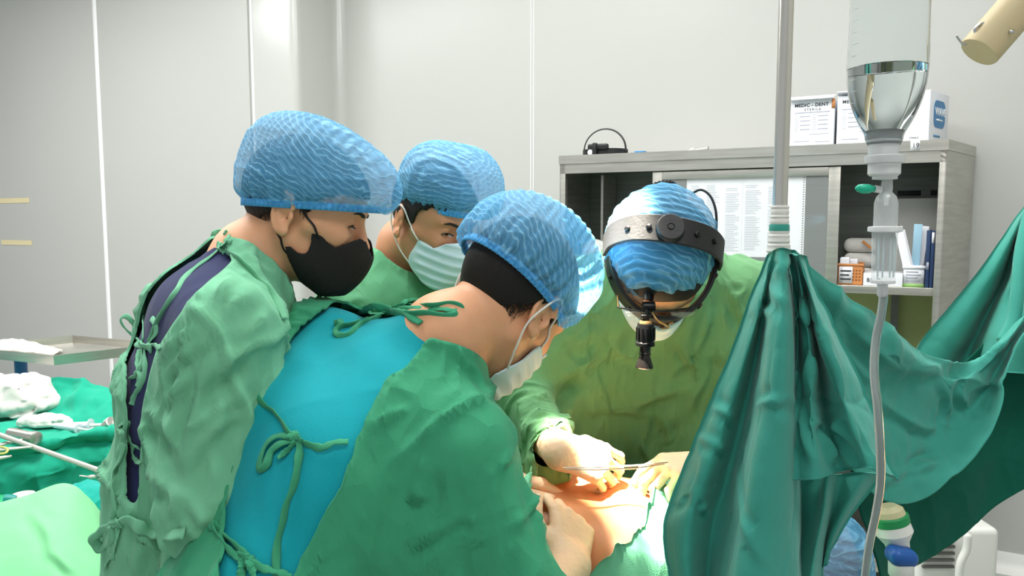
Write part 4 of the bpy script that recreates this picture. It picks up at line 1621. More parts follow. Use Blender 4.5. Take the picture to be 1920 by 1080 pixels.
uc0, uc1, uc2 = wpt(548), wpt(640), wpt(668)
u_l = wpt(-260)
u_r = wpt(1925) + 1.4
# main wall to the right of the column, column standing out, and the wall going on to the left


def wall_box(name, u0, u1, d0, d1, z0, z1, m, **kw):
    c = WO + cu * (u0 + u1) / 2 + cn * (d0 + d1) / 2 + V3(0, 0, (z0 + z1) / 2)
    return MB().box(c, (abs(u1 - u0), abs(d1 - d0), z1 - z0), AX).build(name, m, kind='structure', smooth=False, auto=False, **kw)


def prof_wall(name, pts, m, z0=0.0, z1=ROOMH):
    """extrude a plan outline (along the wall, out from it) upwards"""
    rings = []
    for z in (z0, z1):
        rings.append([WO + cu * u + cn * d + V3(0, 0, z) for u, d in pts])
    mb = MB().rings(rings)
    return mb.build(name, m, kind='structure', auto=True)


wall_box('wall_back', u_l, u_r, -0.10, 0.0, 0, ROOMH, WALLM)
# column with a coved inner corner and a rounded outer corner
cw = wpt(487)
e = wpt(560)
depth = 0.38
arc = lambda c, r, a0, a1, n=8: [(c[0] + r * math.cos(math.radians(a0 + (a1 - a0) * k / n)), c[1] + r * math.sin(math.radians(a0 + (a1 - a0) * k / n))) for k in range(n + 1)]
# the column's front corner is nearer to the camera, so find where it stands from its own depth
def along(px, d):
    h = hit_plane(px, 420, WO + cn * d, cn)
    return float(np.dot(h - WO, cu))
ux = along(562, depth)
r1 = 0.05
pts = [(along(478, depth), -0.05), (along(478, depth), depth)] + arc((ux - r1, depth - r1), r1, 90, 0) + [(ux, 0.06)]
cove = arc((ux + 0.06, 0.06), 0.06, 180, 270)
pts = [(along(478, depth) - 0.0, -0.05), (along(478, depth), depth)] + arc((ux - r1, depth - r1), r1, 90, 0) + cove + [(ux + 0.06, -0.05)]
prof_wall('wall_column', pts, COVEM)
# panel joints
for i, px in enumerate((198, 1000)):
    u = wpt(px)
    for k, du in enumerate((-0.016, 0.0)):
        wall_box('trim_%d' % (2 * i + k + 1), u + du - 0.002, u + du + 0.002, 0.0, 0.0025, 0.1, ROOMH, JOINT)
ul = along(487, depth)
prof_wall('trim_5', [(ul - 0.028, depth - 0.01), (ul - 0.028, depth + 0.004), (ul - 0.02, depth + 0.008), (ul - 0.01, depth + 0.004), (ul - 0.01, depth - 0.01)], JOINT)
# the wall left of the column comes forward flush with it
wall_box('wall_left', u_l, along(478, depth), 0.0, depth + 0.012, 0, ROOMH, WALLM)
u = along(196, depth)
prof_wall('trim_6', [(u, depth), (u, depth + 0.014), (u + 0.01, depth + 0.018), (u + 0.03, depth + 0.018), (u + 0.04, depth + 0.014), (u + 0.04, depth)], JOINT)
# coved skirting
sk = [(0.0, 0.0), (0.012, 0.0)]
rings = []
for u in (along(668, 0.0) + 0.02, u_r):
    prof = [(0.0, 0.075), (0.014, 0.075), (0.018, 0.065)] + [(0.018 + 0.05 * (1 - math.cos(math.radians(a))), 0.05 - 0.05 * math.sin(math.radians(a))) for a in (10, 30, 50, 70, 90)] + [(0.0, 0.0)]
    rings.append([WO + cu * u + cn * d + V3(0, 0, z) for d, z in prof])
MB().rings(rings).build('baseboard_back', BASEM, kind='structure')
MB().box((-0.5, 2.4, -0.03), (11, 10.5, 0.06)).build('floor', FLOORM, kind='structure', smooth=False, auto=False)
MB().box((-0.5, 2.9, ROOMH + 0.03), (11, 9.0, 0.06)).build('ceiling', CEILM, kind='structure', smooth=False, auto=False)
# right wall, out of the frame
pr = WO + cu * u_r
MB().box(pr + cn * 3.0 + V3(0, 0, ROOMH / 2), (0.1, 6.2, ROOMH), AX).build('wall_right', WALLM, kind='structure', smooth=False, auto=False)
pl = WO + cu * u_l
MB().box(pl + cn * 3.0 + V3(0, 0, ROOMH / 2), (0.1, 6.2, ROOMH), AX).build('wall_far_left', WALLM, kind='structure', smooth=False, auto=False)
# two strips of yellowed tape on the left wall
TAPE = mat('yellowed_tape', '#dccfa6', rough=0.5)
for k, (x0, y0, x1, y1) in enumerate(((-40, 371, 55, 380), (3, 451, 60, 460))):
    a = hit_plane(x0, (y0 + y1) / 2, WO + cn * (depth + 0.013), cn)
    b = hit_plane(x1, (y0 + y1) / 2, WO + cn * (depth + 0.013), cn)
    h = (y1 - y0) / FPX * a[1]
    a2 = V3(a[0], a[1], b[2]); 
    tp = MB().box((a2 + b) / 2 + cn * 0.001, (np.linalg.norm(b - a2), 0.002, h), AX).build('tape_strip', TAPE, auto=False, smooth=False)
    tag(tp, ('upper' if k == 0 else 'lower') + ' of two yellowed tape strips stuck on the left wall', 'tape', 'yellowed tape strips on the wall')
LAMPLAB = ['left ceiling light panel above the table', 'right ceiling light panel above the table', 'ceiling light panel by the left wall', 'ceiling light panel by the back wall column', 'ceiling light panel nearest the camera', 'added light panel farthest left, brightening the left wall']
LAMPM = mat('lamp_panel_glow', '#ffffff', emit=2.0)
for (x, y), lab in zip(LAMPS, LAMPLAB):
    t = thing('ceiling_light', lab, 'light', (x, y, ROOMH - 0.03), 'ceiling light panels')
    MB().box((x, y, ROOMH - 0.015), (1.46, 0.78, 0.03)).build('light_frame', BASEM, t, auto=False, smooth=False)
    MB().box((x, y, ROOMH - 0.032), (1.38, 0.70, 0.006)).build('diffuser', LAMPM, t, auto=False, smooth=False)
# ------------------------------------------------------------------ steel cabinet
STEEL = steel_mat(color='#c0beb6')
STEELD = steel_mat('cabinet_steel_shaded', '#6d6e6a', 0.45)  # darkened steel: the shade inside the cabinet is put into its colour
GLASS = mat('cabinet_glass', '#e8efee', rough=0.02, trans=0.0, alpha=0.14, spec=0.8)
PAPER = mat('white_paper', '#e8e9ee', rough=0.8)
INK = mat('grey_ink', '#9a9fae', rough=0.8)
INKD = mat('dark_ink', '#3b3d42', rough=0.8)
CARD = mat('white_card_box', '#e6e9ef', rough=0.7)
FONT = None


def cab(u, d, z):
    """a point in cabinet axes: along the front, in from the front (d>0 is deeper), height"""
    return CO + cu * u - cn * d + V3(0, 0, z)


def cbox(mb, u0, u1, d0, d1, z0, z1, bev=0.0):
    return mb.box(cab((u0 + u1) / 2, (d0 + d1) / 2, (z0 + z1) / 2), (abs(u1 - u0), abs(d1 - d0), abs(z1 - z0)), AX, bev)


def cuv(px, py, d=0.0):
    """cabinet u, z of a photo point lying d behind the cabinet front"""
    h = hit_plane(px, py, CO - cn * d, cn)
    return float(np.dot(h - CO, cu)), float(h[2])


def text(name, s, o, right, up, size, m, parent, align='LEFT', ext=0.0004, spacing=1.0, bold=0.0):
    cd = bpy.data.curves.new(name, 'FONT')
    cd.body = s
    cd.size = size
    cd.align_x = align
    cd.extrude = ext
    cd.offset = bold
    cd.space_character = spacing
    cd.materials.append(m)
    tmp = bpy.data.objects.new(name, cd)
    COL.objects.link(tmp)
    bpy.context.view_layer.update()
    me = bpy.data.meshes.new_from_object(tmp)
    bpy.data.objects.remove(tmp)
    bpy.data.curves.remove(cd)
    me.name = name
    ob = bpy.data.objects.new(name, me)
    COL.objects.link(ob)
    right, up = unit(right), unit(up)
    n = np.cross(right, up)
    M = Matrix(((right[0], up[0], n[0], 0), (right[1], up[1], n[1], 0), (right[2], up[2], n[2], 0), (0, 0, 0, 1)))
    org = ORG[parent.name] if parent is not None else np.zeros(3)
    ob.matrix_world = Matrix.Translation(Vector(np.asarray(o) - org)) @ M
    ob.parent = parent
    return ob


CABT = thing('storage_cabinet', 'brushed stainless steel cabinet with glass sliding doors against the back wall', 'cabinet', cab(CLEN / 2, CD / 2, 0))
Z1 = CTOP
zs = cuv(1660, 538)[1]              # top of the lower shelf
zst = cuv(1660, 553)[1]
zh1 = cuv(1777, 281)[1]             # bottom of the cap strip
zh2 = cuv(1757, 304)[1]             # bottom of the header
T = 0.022
# the right end splays outwards a little towards the wall
_h = hit_plane(1821, 420, CO - cn * CD, cn)
SPL = float(np.dot(_h - CO, cu)) - CLEN
m = MB()
def plan(z, o=0.004):
    return [cab(-o, -0.006, z), cab(CLEN + o, -0.006, z), cab(CLEN + SPL + o, CD, z), cab(-o, CD, z)]
m.rings([plan(zh1), plan(Z1)])
m.build('top_panel', STEEL, CABT)
m = MB(); cbox(m, 0.0, CLEN, 0.0, 0.02, zh2, zh1); m.build('header', STEEL, CABT)
us = [cuv(1050, 400)[0], cuv(1065, 400)[0]]
m = MB(); cbox(m, 0.0, 0.028, 0.0, 0.03, 0.08, zh1, 0.002); cbox(m, 0.0, 0.004, 0.0, CD, 0.08, zh1); m.build('side_panel', STEEL, CABT)
ur = cuv(1757, 400)[0]
m = MB(); cbox(m, ur, CLEN, 0.0, 0.03, 0.08, zh1, 0.002); m.rings([[cab(CLEN - 0.004, 0.0, z), cab(CLEN, 0.0, z), cab(CLEN + SPL, CD, z), cab(CLEN + SPL - 0.004, CD, z)] for z in (0.08, zh1)]); m.build('side_panel', STEEL, CABT)
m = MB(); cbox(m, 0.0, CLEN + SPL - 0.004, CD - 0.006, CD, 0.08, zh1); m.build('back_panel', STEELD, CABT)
m = MB(); cbox(m, 0.004, CLEN - 0.004, 0.02, CD - 0.006, zst, zs, 0.002); m.build('shelf', STEEL, CABT)
zmid = cuv(1140, 446, 0.2)[1]
for zz in (0.09, 0.55):
    m = MB(); cbox(m, 0.004, CLEN - 0.004, 0.02, CD - 0.006, zz, zz + 0.02); m.build('shelf', STEEL, CABT)
m = MB(); cbox(m, 0.0, CLEN, 0.0, 0.03, 0.06, 0.10); m.build('bottom_rail', STEEL, CABT)
m = MB(); cbox(m, 0.0, CLEN, 0.0, 0.03, 0.53, 0.60); m.build('middle_rail', STEEL, CABT)
for a in (0.03, CLEN - 0.03):
    for d in (0.03, CD - 0.03):
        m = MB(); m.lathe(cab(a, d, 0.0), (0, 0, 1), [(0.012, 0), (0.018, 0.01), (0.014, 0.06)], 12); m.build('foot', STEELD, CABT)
# green back of the lower compartment seen under the shelf
m = MB(); cbox(m, 0.01, CLEN + SPL - 0.01, CD - 0.012, CD - 0.007, 0.6, zst - 0.005); m.build('green_lining', mat('pale_green_board', '#a9b77c', rough=0.7, var=0.08, vscale=4), CABT)
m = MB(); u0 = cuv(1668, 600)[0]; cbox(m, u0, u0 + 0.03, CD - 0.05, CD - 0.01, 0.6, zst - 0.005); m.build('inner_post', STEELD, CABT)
# vertical divider in the left bay
u0 = cuv(1133, 400, 0.25)[0]
m = MB(); cbox(m, u0, u0 + 0.012, 0.2, CD - 0.01, zs, zh2); m.build('divider', STEEL, CABT)


def sliding_door(x0, x1, d, parent=CABT):
    """frame with a pane; x0,x1 outer photo columns"""
    a, b = cuv(x0, 420, d)[0], cuv(x1, 420, d)[0]
    z0, z1 = 0.60, zh2 - 0.004
    w = 0.045
    f = MB()
    cbox(f, a, a + w, d, d + 0.014, z0, z1, 0.002)
    cbox(f, b - w, b, d, d + 0.014, z0, z1, 0.002)
    cbox(f, a + w, b - w, d, d + 0.014, z1 - w * 0.8, z1, 0.002)
    cbox(f, a + w, b - w, d, d + 0.014, z0, z0 + w, 0.002)
    fr = f.build('sliding_door', STEEL, parent)
    ORG[fr.name] = ORG[parent.name]
    g = MB(); cbox(g, a + w, b - w, d + 0.005, d + 0.008, z0 + w, z1 - w * 0.8); g.build('pane', GLASS, fr, smooth=False, auto=False)
    return a, b


sliding_door(1222, 1573, 0.010)
# small label plate on the header
uz, zz = cuv(1716, 272, -0.006)
pl_ = MB(); cbox(pl_, uz - 0.016, uz + 0.016, -0.0075, -0.006, zz - 0.02, zz + 0.02); lp = pl_.build('number_label', PAPER, CABT, auto=False); ORG[lp.name] = ORG[CABT.name]
text('number', '19', cab(uz - 0.011, -0.008, zz - 0.010), cu, (0, 0, 1), 0.026, INKD, lp)

# typed sheets taped inside the glass
def sheet_paper(x0, y0, x1, y1, label, cols, punched=False):
    d = 0.024
    a, z1 = cuv(x0, y0, d)
    b, z0 = cuv(x1, y1, d)
    _, z1b = cuv(x1, y0, d)
    pm = MB(); cbox(pm, a, b, d, d + 0.0015, z0, z1)
    o = pm.build('printed_sheet', PAPER, None, smooth=False, auto=False)
    tag(o, label, 'paper', 'printed sheets behind the cabinet glass')
    w, h = b - a, z1 - z0
    tx = MB()
    for (c0, c1, rows, pad) in cols:
        for k in range(rows):
            if random.random() < 0.08: continue
            zz = z1 - h * (pad + (0.93 - pad) * k / rows)
            e1 = c0 + (c1 - c0) * random.uniform(0.6, 1)
            cbox(tx, a + w * c0, a + w * e1, d - 0.0006, d - 0.0001, zz - h * 0.006, zz)
    t = tx.build('print_lines', INK, o, smooth=False, auto=False)
    if punched:
        hl = MB()
        for k in range(34):
            zz = z1 - h * (0.02 + 0.96 * k / 33)
            cbox(hl, b - 0.010, b - 0.004, d - 0.0006, d - 0.0001, zz - h * 0.006, zz + h * 0.006)
        hl.build('punched_holes', INKD, o, smooth=False, auto=False)
    return o


sheet_paper(1288, 334, 1390, 484, 'left printed sheet of typed columns behind the cabinet glass', [(0.08, 0.3, 40, 0.1), (0.36, 0.6, 40, 0.1), (0.7, 0.95, 36, 0.14)])
sheet_paper(1393, 333, 1506, 484, 'right printed sheet with punched edge behind the cabinet glass', [(0.05, 0.32, 38, 0.1), (0.42, 0.66, 40, 0.12)], True)
# folded pale green cloth below the sheets
def pile(name, label, cat, x0, y0, x1, y1, d, dd, m, n=3, group=None):
    a, z1 = cuv(x0, y0, d)
    b, z0 = cuv(x1, y1, d)
    z0 = max(z0, zs) if z0 < zs + 0.03 else z0
    mb = MB()
    for k in range(n):
        h = (z1 - zs) / n
        j = random.uniform(-0.004, 0.004)
        cbox(mb, a + j, b + j, d, d + dd, zs + k * h, zs + (k + 1) * h - 0.001, h * 0.42)
    o = mb.build(name, m)
    return tag(o, label, cat, group)


pile('folded_towels', 'pile of folded pale green cloths inside the cabinet below the printed sheets', 'cloth', 1390, 488, 1500, 560, 0.05, 0.25, cloth_mat('pale_green_cloth', '#8fbcb0', crease=0.0), 4)
_c = cab(cuv(1118, 440, 0.14)[0], 0.14, zs + 0.09)
def _bag(p):
    q = p - _c
    d = sd_ell(p, _c + V3(0, 0, -0.01), (0.07, 0.07, 0.085)) + 0.012 * ridged(p * 16, 2) - 0.01
    return smax(d, (zs + 0.001) - p[:, 2], 0.01)
_v, _q = iso(_bag, _c - 0.13, _c + 0.13, 0.006)
tag(mesh_obj('plastic_bag', _v, _q, mat('cloudy_plastic', '#d4d6d3', rough=0.3)), 'crumpled pale plastic bag on the shelf at the cabinet left end', 'bag')


def item(name, label, cat, x0, y0, x1, y1, d, dd, m, bev=0.003, z_on=True, tilt=0.0, group=None):
    a, z1 = cuv(x0, y0, d)
    b, z0 = cuv(x1, y1, d)
    if z_on: z0 = zs
    z1 = max(z1, z0 + 0.01)
    t = thing(name, label, cat, cab((a + b) / 2, d + dd / 2, z0), group)
    return t, a, b, z0, z1


# orange basket with a white label
OR = mat('orange_plastic', '#d08a52', rough=0.45)
t, a, b, z0, z1 = item('plastic_basket', 'orange plastic basket with white label on the cabinet shelf', 'basket', 1572, 494, 1617, 535, 0.05, 0.16, OR)
mb = MB()
cbox(mb, a, b, 0.05, 0.053, z0, z1); cbox(mb, a, b, 0.207, 0.21, z0, z1); cbox(mb, a, a + 0.003, 0.05, 0.21, z0, z1); cbox(mb, b - 0.003, b, 0.05, 0.21, z0, z1); cbox(mb, a, b, 0.05, 0.21, z0, z0 + 0.003)
cbox(mb, a - 0.003, b + 0.003, 0.046, 0.054, z1 - 0.008, z1, 0.002)
mb.build('basket_wall', OR, t)
hb = MB()
for i in range(3):
    for j in range(4):
        c = cab(b - 0.012 - 0.012 * i, 0.0495, z0 + 0.02 + 0.013 * j)
        hb.lathe(c, cn, [(0.0035, -0.0005), (0.0035, 0.0005)], 8)
hb.build('vent_holes', mat('basket_hole', '#8a4f24', rough=0.8), t)
lb = MB(); cbox(lb, a + 0.004, a + 0.055, 0.047, 0.0495, z0 + 0.006, z1 - 0.012); lbo = lb.build('label', PAPER, t, auto=False); ORG[lbo.name] = ORG[t.name]
tx = MB()
for k in range(3): cbox(tx, a + 0.009, a + 0.05 - 0.008 * (k == 1), 0.0462, 0.0468, z0 + 0.02 + 0.017 * k, z0 + 0.026 + 0.017 * k)
tx.build('handwriting', INKD, lbo, auto=False)
# packs in the basket
for k, (x0, x1, yy) in enumerate(((1576, 1594, 482), (1590, 1608, 486))):
    a, z1b = cuv(x0, yy, 0.09); b, _ = cuv(x1, yy, 0.09)
    o = MB(); cbox(o, a, b, 0.07 + 0.05 * k, 0.11 + 0.05 * k, zs + 0.005, z1b, 0.006)
    tag(o.build('gauze_pack', PAPER), ('left' if k == 0 else 'right') + ' white gauze pack standing in the orange basket', 'pack', 'packs in the orange basket')
# white drawer box with writing
t, a, b, z0, z1 = item('drawer_box', 'low white cardboard tray box beside the orange basket', 'box', 1619, 512, 1692, 536, 0.04, 0.18, CARD)
mb = MB(); cbox(mb, a, b, 0.04, 0.22, z0, z1, 0.002); bo = mb.build('box_body', CARD, t); ORG[bo.name] = ORG[t.name]
text('handwriting', 'B1. Zin', cab(a + 0.012, 0.0385, z0 + 0.016), cu, (0, 0, 1), 0.022, INKD, bo)
# clear jar / crumpled bag behind
pile('gauze_bundle', 'white wrapped bundle lying behind the orange basket', 'bundle', 1582, 446, 1640, 520, 0.24, 0.12, mat('gauze_white', '#d9d8d2', rough=0.9, bump=0.003, bscale=60), 3)
o = MB().tube([cab(cuv(1617, 452, 0.22)[0], 0.22, cuv(1617, 452, 0.22)[1]), cab(cuv(1634, 466, 0.22)[0], 0.22, cuv(1634, 466, 0.22)[1])], 0.006, 8).build('orange_clamp', OR)
tag(o, 'short orange plastic clip lying on the white bundle', 'clip')
# green and white cup box holding paper pouches
t, a, b, z0, z1 = item('pouch_box', 'small open green and white box holding upright paper pouches', 'box', 1694, 498, 1732, 537, 0.05, 0.10, CARD)
mb = MB(); cbox(mb, a, b, 0.05, 0.052, z0 + 0.012, z1); cbox(mb, a, b, 0.148, 0.15, z0 + 0.012, z1); cbox(mb, a, a + 0.002, 0.05, 0.15, z0 + 0.012, z1); cbox(mb, b - 0.002, b, 0.05, 0.15, z0 + 0.012, z1)
cbox(mb, a - 0.003, b + 0.003, 0.047, 0.15, z1 - 0.012, z1)
mb.build('box_body', CARD, t, auto=False)
mb = MB(); cbox(mb, a, b, 0.05, 0.15, z0, z0 + 0.012); mb.build('green_base', mat('leaf_green', '#8fc06a', rough=0.6), t, auto=False)
tx = MB()
for k in range(4): cbox(tx, a + 0.01, b - 0.012 - 0.01 * (k % 2), 0.0490, 0.0497, z0 + 0.022 + 0.012 * k, z0 + 0.026 + 0.012 * k)
tx.build('printed_text', INK, t, auto=False)
BLP = mat('pale_blue_pouch', '#9cc4d8', rough=0.5)
for k, (tx0, ty0, bx, mm, lab) in enumerate(((1684, 425, 1708, PAPER, 'white sterile pouch leaning left out of the pouch box'), (1689, 432, 1712, PAPER, 'white sterile pouch close behind the left leaning one'), (1722, 420, 1714, BLP, 'pale blue sterile pouch standing in the middle of the pouch box'), (1735, 424, 1718, PAPER, 'white sterile pouch leaning right out of the pouch box'))):
    d = 0.06 + 0.02 * k
    ut, zt = cuv(tx0, ty0, d); ub, _ = cuv(bx, 530, d)
    ax_u = unit(cab(ut, d, zt) - cab(ub, d, zs + 0.014))
    ln = np.linalg.norm(cab(ut, d, zt) - cab(ub, d, zs + 0.014))
    c = (cab(ut, d, zt) + cab(ub, d, zs + 0.014)) / 2
    ax_r = unit(np.cross(ax_u, cn))
    o = MB().box(c, (0.030, 0.003, ln), np.stack([ax_r, cn, ax_u]), 0.0012).build('sterile_pouch', mm)
    tag(o, lab, 'pouch', 'sterile pouches in the box')
# dark blue binders
NB = mat('navy_binder', '#23395f', rough=0.5)
for k, (x0, x1, lab) in enumerate(((1739, 1746, 'navy blue binder next to the pouch box'), (1747, 1754, 'navy blue binder with white spine label at the cabinet right end'))):
    a, z1 = cuv(x0, 432, 0.04); b, _ = cuv(x1, 432, 0.04)
    t = thing('binder', lab, 'binder', cab((a + b) / 2, 0.14, zs), 'navy binders on the cabinet shelf')
    mb = MB(); cbox(mb, a, b, 0.04, 0.24, zs, z1, 0.002); mb.build('binder_cover', NB, t)
    if k == 1:
        mb = MB(); cbox(mb, a + 0.002, b - 0.002, 0.0385, 0.0398, z1 - 0.05, z1 - 0.008); mb.build('spine_label', PAPER, t, auto=False)
    else:
        mb = MB(); cbox(mb, a + 0.002, b - 0.002, 0.0385, 0.0398, zs + 0.07, zs + 0.10); mb.build('spine_label', INK, t, auto=False)
# grey box standing behind with a dark label strip
t, a, b, z0, z1 = item('storage_bin', 'tall grey storage bin at the back of the cabinet right bay', 'bin', 1684, 372, 1753, 500, 0.26, 0.11, CARD)
mb = MB(); cbox(mb, a, b, 0.26, 0.37, z0, z1, 0.003); mb.build('bin_body', mat('grey_bin', '#b6b6b1', rough=0.6), t)
a2, zz2 = cuv(1683, 357, 0.255); b2, _ = cuv(1727, 357, 0.255)
for a2, b2, s in ((cuv(1683, 362, 0.375)[0], cuv(1727, 362, 0.375)[0], 'HEMOSTATIC'), (cuv(1745, 362, 0.375)[0], cuv(1757, 362, 0.375)[0], '')):
    mb = MB(); zz2 = cuv(1700, 362, 0.375)[1]
    cbox(mb, a2, b2, CD - 0.010, CD - 0.0065, zz2 - 0.011, zz2 + 0.011)
    lo_ = mb.build('label_strip', INKD, CABT, auto=False); ORG[lo_.name] = ORG[CABT.name]

# ---- things on top of the cabinet
def carton(u0, u1, d0, d1, h, label, lid=True):
    t = thing('cardboard_box', label, 'box', cab((u0 + u1) / 2, (d0 + d1) / 2, Z1), 'white cartons on top of the cabinet')
    mb = MB(); cbox(mb, u0, u1, d0, d1, Z1, Z1 + h, 0.002)
    b = mb.build('carton', CARD, t); ORG[b.name] = ORG[t.name]
    return t, b


def front_print(b, u0, u1, d, z0, z1, title=True):
    w, h = u1 - u0, z1 - z0
    f = d - 0.0006
    text('title', 'MEDIC - DENT', cab(u0 + w * 0.10, f, z1 - h * 0.155), cu, (0, 0, 1), h * 0.098, INKD, b, bold=0.0005, spacing=1.08)
    text('title', 'STERILE', cab(u0 + w * 0.32, f, z1 - h * 0.245), cu, (0, 0, 1), h * 0.075, INKD, b, spacing=1.35)
    tx = MB()
    cbox(tx, u0 + w * 0.10, u1 - w * 0.10, f, f + 0.0004, z1 - h * 0.29, z1 - h * 0.272)
    for c0 in (0.12, 0.52):
        for k in range(4):
            zz = z1 - h * (0.36 + 0.092 * k)
            a = u0 + w * c0
            for (p0, p1, q0, q1) in ((0, .06, .02, .026), (0, .06, -.03, -.036), (0, .005, -.036, .026), (.055, .06, -.036, .026)):
                cbox(tx, a + w * p0, a + w * p1, f, f + 0.0004, zz + h * q0, zz + h * q1)
            cbox(tx, a + w * 0.11, a + w * 0.34, f, f + 0.0004, zz - h * 0.010, zz + h * 0.006)
    cbox(tx, u0 + w * 0.45, u1 - w * 0.1, f, f + 0.0004, z1 - h * 0.75, z1 - h * 0.74)
    cbox(tx, u0 + w * 0.10, u0 + w * 0.45, f, f + 0.0004, z1 - h * 0.90, z1 - h * 0.885)
    cbox(tx, u0 + w * 0.58, u1 - w * 0.1, f, f + 0.0004, z1 - h * 0.92, z1 - h * 0.905)
    tx.build('printed_form', INK, b, smooth=False, auto=False)


ua, ub = cuv(1480, 262, 0.05)[0], cuv(1563, 262, 0.05)[0]
hb_ = cuv(1520, 186, 0.05)[1] - Z1
t, b = carton(ua, ub, 0.05, 0.30, hb_, 'white printed carton with open flap on cabinet top, nearest the pole')
front_print(b, ua, ub, 0.05, Z1, Z1 + hb_)
mb = MB(); mb.box(cab((ua + ub) / 2 - 0.004, 0.07, Z1 + hb_ + 0.010), (ub - ua + 0.002, 0.09, 0.004), np.stack([cu, unit(cn + V3(0, 0, -0.25)), unit(V3(0, 0, 1) + 0.25 * cn)])); mb.build('flap', CARD, t)
mb = MB(); cbox(mb, ub - 0.012, ub + 0.001, 0.0485, 0.0498, Z1 + hb_ * 0.78, Z1 + hb_ * 0.98); mb.build('orange_sticker', OR, t, auto=False)
uc, ud = cuv(1568, 262, 0.05)[0], cuv(1660, 262, 0.05)[0]
hb2 = hb_ * 1.02
t, b = carton(uc, ud, 0.05, 0.30, hb2, 'white printed carton on cabinet top, partly behind the hanging bottle')
front_print(b, uc, ud, 0.05, Z1, Z1 + hb2)
mb = MB(); mb.box(cab((uc + ud) / 2, 0.08, Z1 + hb2 + 0.008), (ud - uc + 0.004, 0.10, 0.004), np.stack([cu, unit(cn + V3(0, 0, 0.12)), unit(V3(0, 0, 1) - 0.12 * cn)])); mb.build('flap', CARD, t)
ue, uf = cuv(1664, 255, 0.03)[0], cuv(1741, 255, 0.03)[0]
hb3 = cuv(1740, 168, 0.03)[1] - Z1
# this carton stands turned, so that its logo side shows
rot = math.radians(-20)
bu = cu * math.cos(rot) + V3(-cu[1], cu[0], 0) * math.sin(rot)
bn = V3(bu[1], -bu[0], 0)
fc = cab(uf, 0.03, 0)                      # front right corner
fw, fd = uf - ue, 0.24
t = thing('cardboard_box', 'white carton with blue rounded logo on its side, right end of cabinet top', 'box', fc - bu * fw / 2 - bn * fd / 2 + V3(0, 0, Z1), 'white cartons on top of the cabinet')
BX = np.stack([bu, bn, V3(0, 0, 1)])
fd = 0.21
b = MB().box(fc - bu * fw / 2 - bn * fd / 2 + V3(0, 0, Z1 + hb3 / 2), (fw, fd, hb3), BX, 0.002).build('carton', CARD, t)
ORG[b.name] = ORG[t.name]
text('printed_word', 'STERILE', fc - bu * 0.07 + bn * 0.0005 + V3(0, 0, Z1 + 0.012), bu, (0, 0, 1), 0.010, INKD, b)
LOGO = mat('logo_blue', '#4f86b5', rough=0.6)
WHT = mat('logo_white', '#f2f4f6', rough=0.6)
sc = fc + bu * 0.0010 - bn * fd * 0.50 + V3(0, 0, Z1 + hb3 * 0.56)
rings = []
for du in (-0.0008, 0.0008):
    rr = []
    for cx, cy, a0 in ((1, 1, 0), (-1, 1, 90), (-1, -1, 180), (1, -1, 270)):
        for k in range(6):
            a_ = math.radians(a0 + 18 * k)
            rr.append(sc + bu * du + (-bn) * (cx * (0.062 - 0.03) + 0.03 * math.cos(a_)) + V3(0, 0, cy * (hb3 * 0.27 - 0.03) + 0.03 * math.sin(a_)))
    rings.append(rr)
lg = MB().rings(rings).build('logo', LOGO, b, auto=True)
ORG[lg.name] = ORG[t.name]
text('logo_word', 'WAVE', sc + bu * 0.0012 + bn * 0.050 + V3(0, 0, -0.004), -bn, (0, 0, 1), 0.042, WHT, lg, bold=0.001)
tx = MB(); tx.box(sc + bu * 0.0012 + V3(0, 0, -0.022), (0.0006, 0.07, 0.006), BX); tx.build('logo_line', WHT, lg, auto=False)
tx = MB(); tx.box(sc + bu * 0.0002 + V3(0, 0, -hb3 * 0.44) + bn * 0.02, (0.0008, 0.07, 0.008), BX); tx.build('printed_line', LOGO, b, auto=False)

# spare headband lying on the left end
BLK = mat('black_plastic', '#1c1d1e', rough=0.4)
uh, zh = cuv(1131, 288, 0.12)
c0 = cab(uh, 0.14, Z1)
t = thing('spare_headband', 'black head loupe headband lying on the left end of the cabinet top', 'headband', c0)
rw = 0.5 * (cuv(1171, 270, 0.14)[0] - cuv(1093, 270, 0.14)[0])
hh = cuv(1131, 242, 0.14)[1] - Z1
MB().tube([c0 + cu * (rw * math.cos(a)) + V3(0, 0, 0.03 + (hh - 0.03) * math.sin(a)) for a in np.linspace(0, PI, 24)], 0.0045, 8, 0.5).build('top_strap', BLK, t, auto=False)
ring = [c0 + cu * (rw * math.cos(a)) + cn * (0.085 * math.sin(a)) + V3(0, 0, 0.018) for a in np.linspace(0, 2 * PI, 40)]
rr = MB()
for i in range(39):
    pa, pb = ring[i], ring[i + 1]
    d_ = unit(pb - pa)
    nrm_ = np.cross(d_, V3(0, 0, 1))
    rr.box((pa + pb) / 2, (np.linalg.norm(pb - pa) * 1.05, 0.004, 0.030), np.stack([d_, nrm_, V3(0, 0, 1)]))
rr.build('headband', BLK, t)
MB().box(c0 + cn * 0.088 + V3(0, 0, 0.040), (0.10, 0.03, 0.026), AX, 0.008).build('brow_pad', BLK, t)
MB().box(c0 + cn * 0.10 - cu * 0.012 + V3(0, 0, 0.030), (0.022, 0.025, 0.055), AX, 0.006).build('mount', BLK, t)
MB().lathe(c0 + cn * 0.10 - cu * 0.034 + V3(0, 0, 0.014), cn, [(0.011, 0), (0.013, 0.006), (0.008, 0.009), (0.004, 0.009)], 16).build('white_knob', PAPER, t)
MB().lathe(c0 + cu * rw * 0.97 + V3(0, 0, 0.022), cu, [(0.012, 0), (0.012, 0.01), (0.009, 0.012)], 16).build('side_knob', BLK, t)
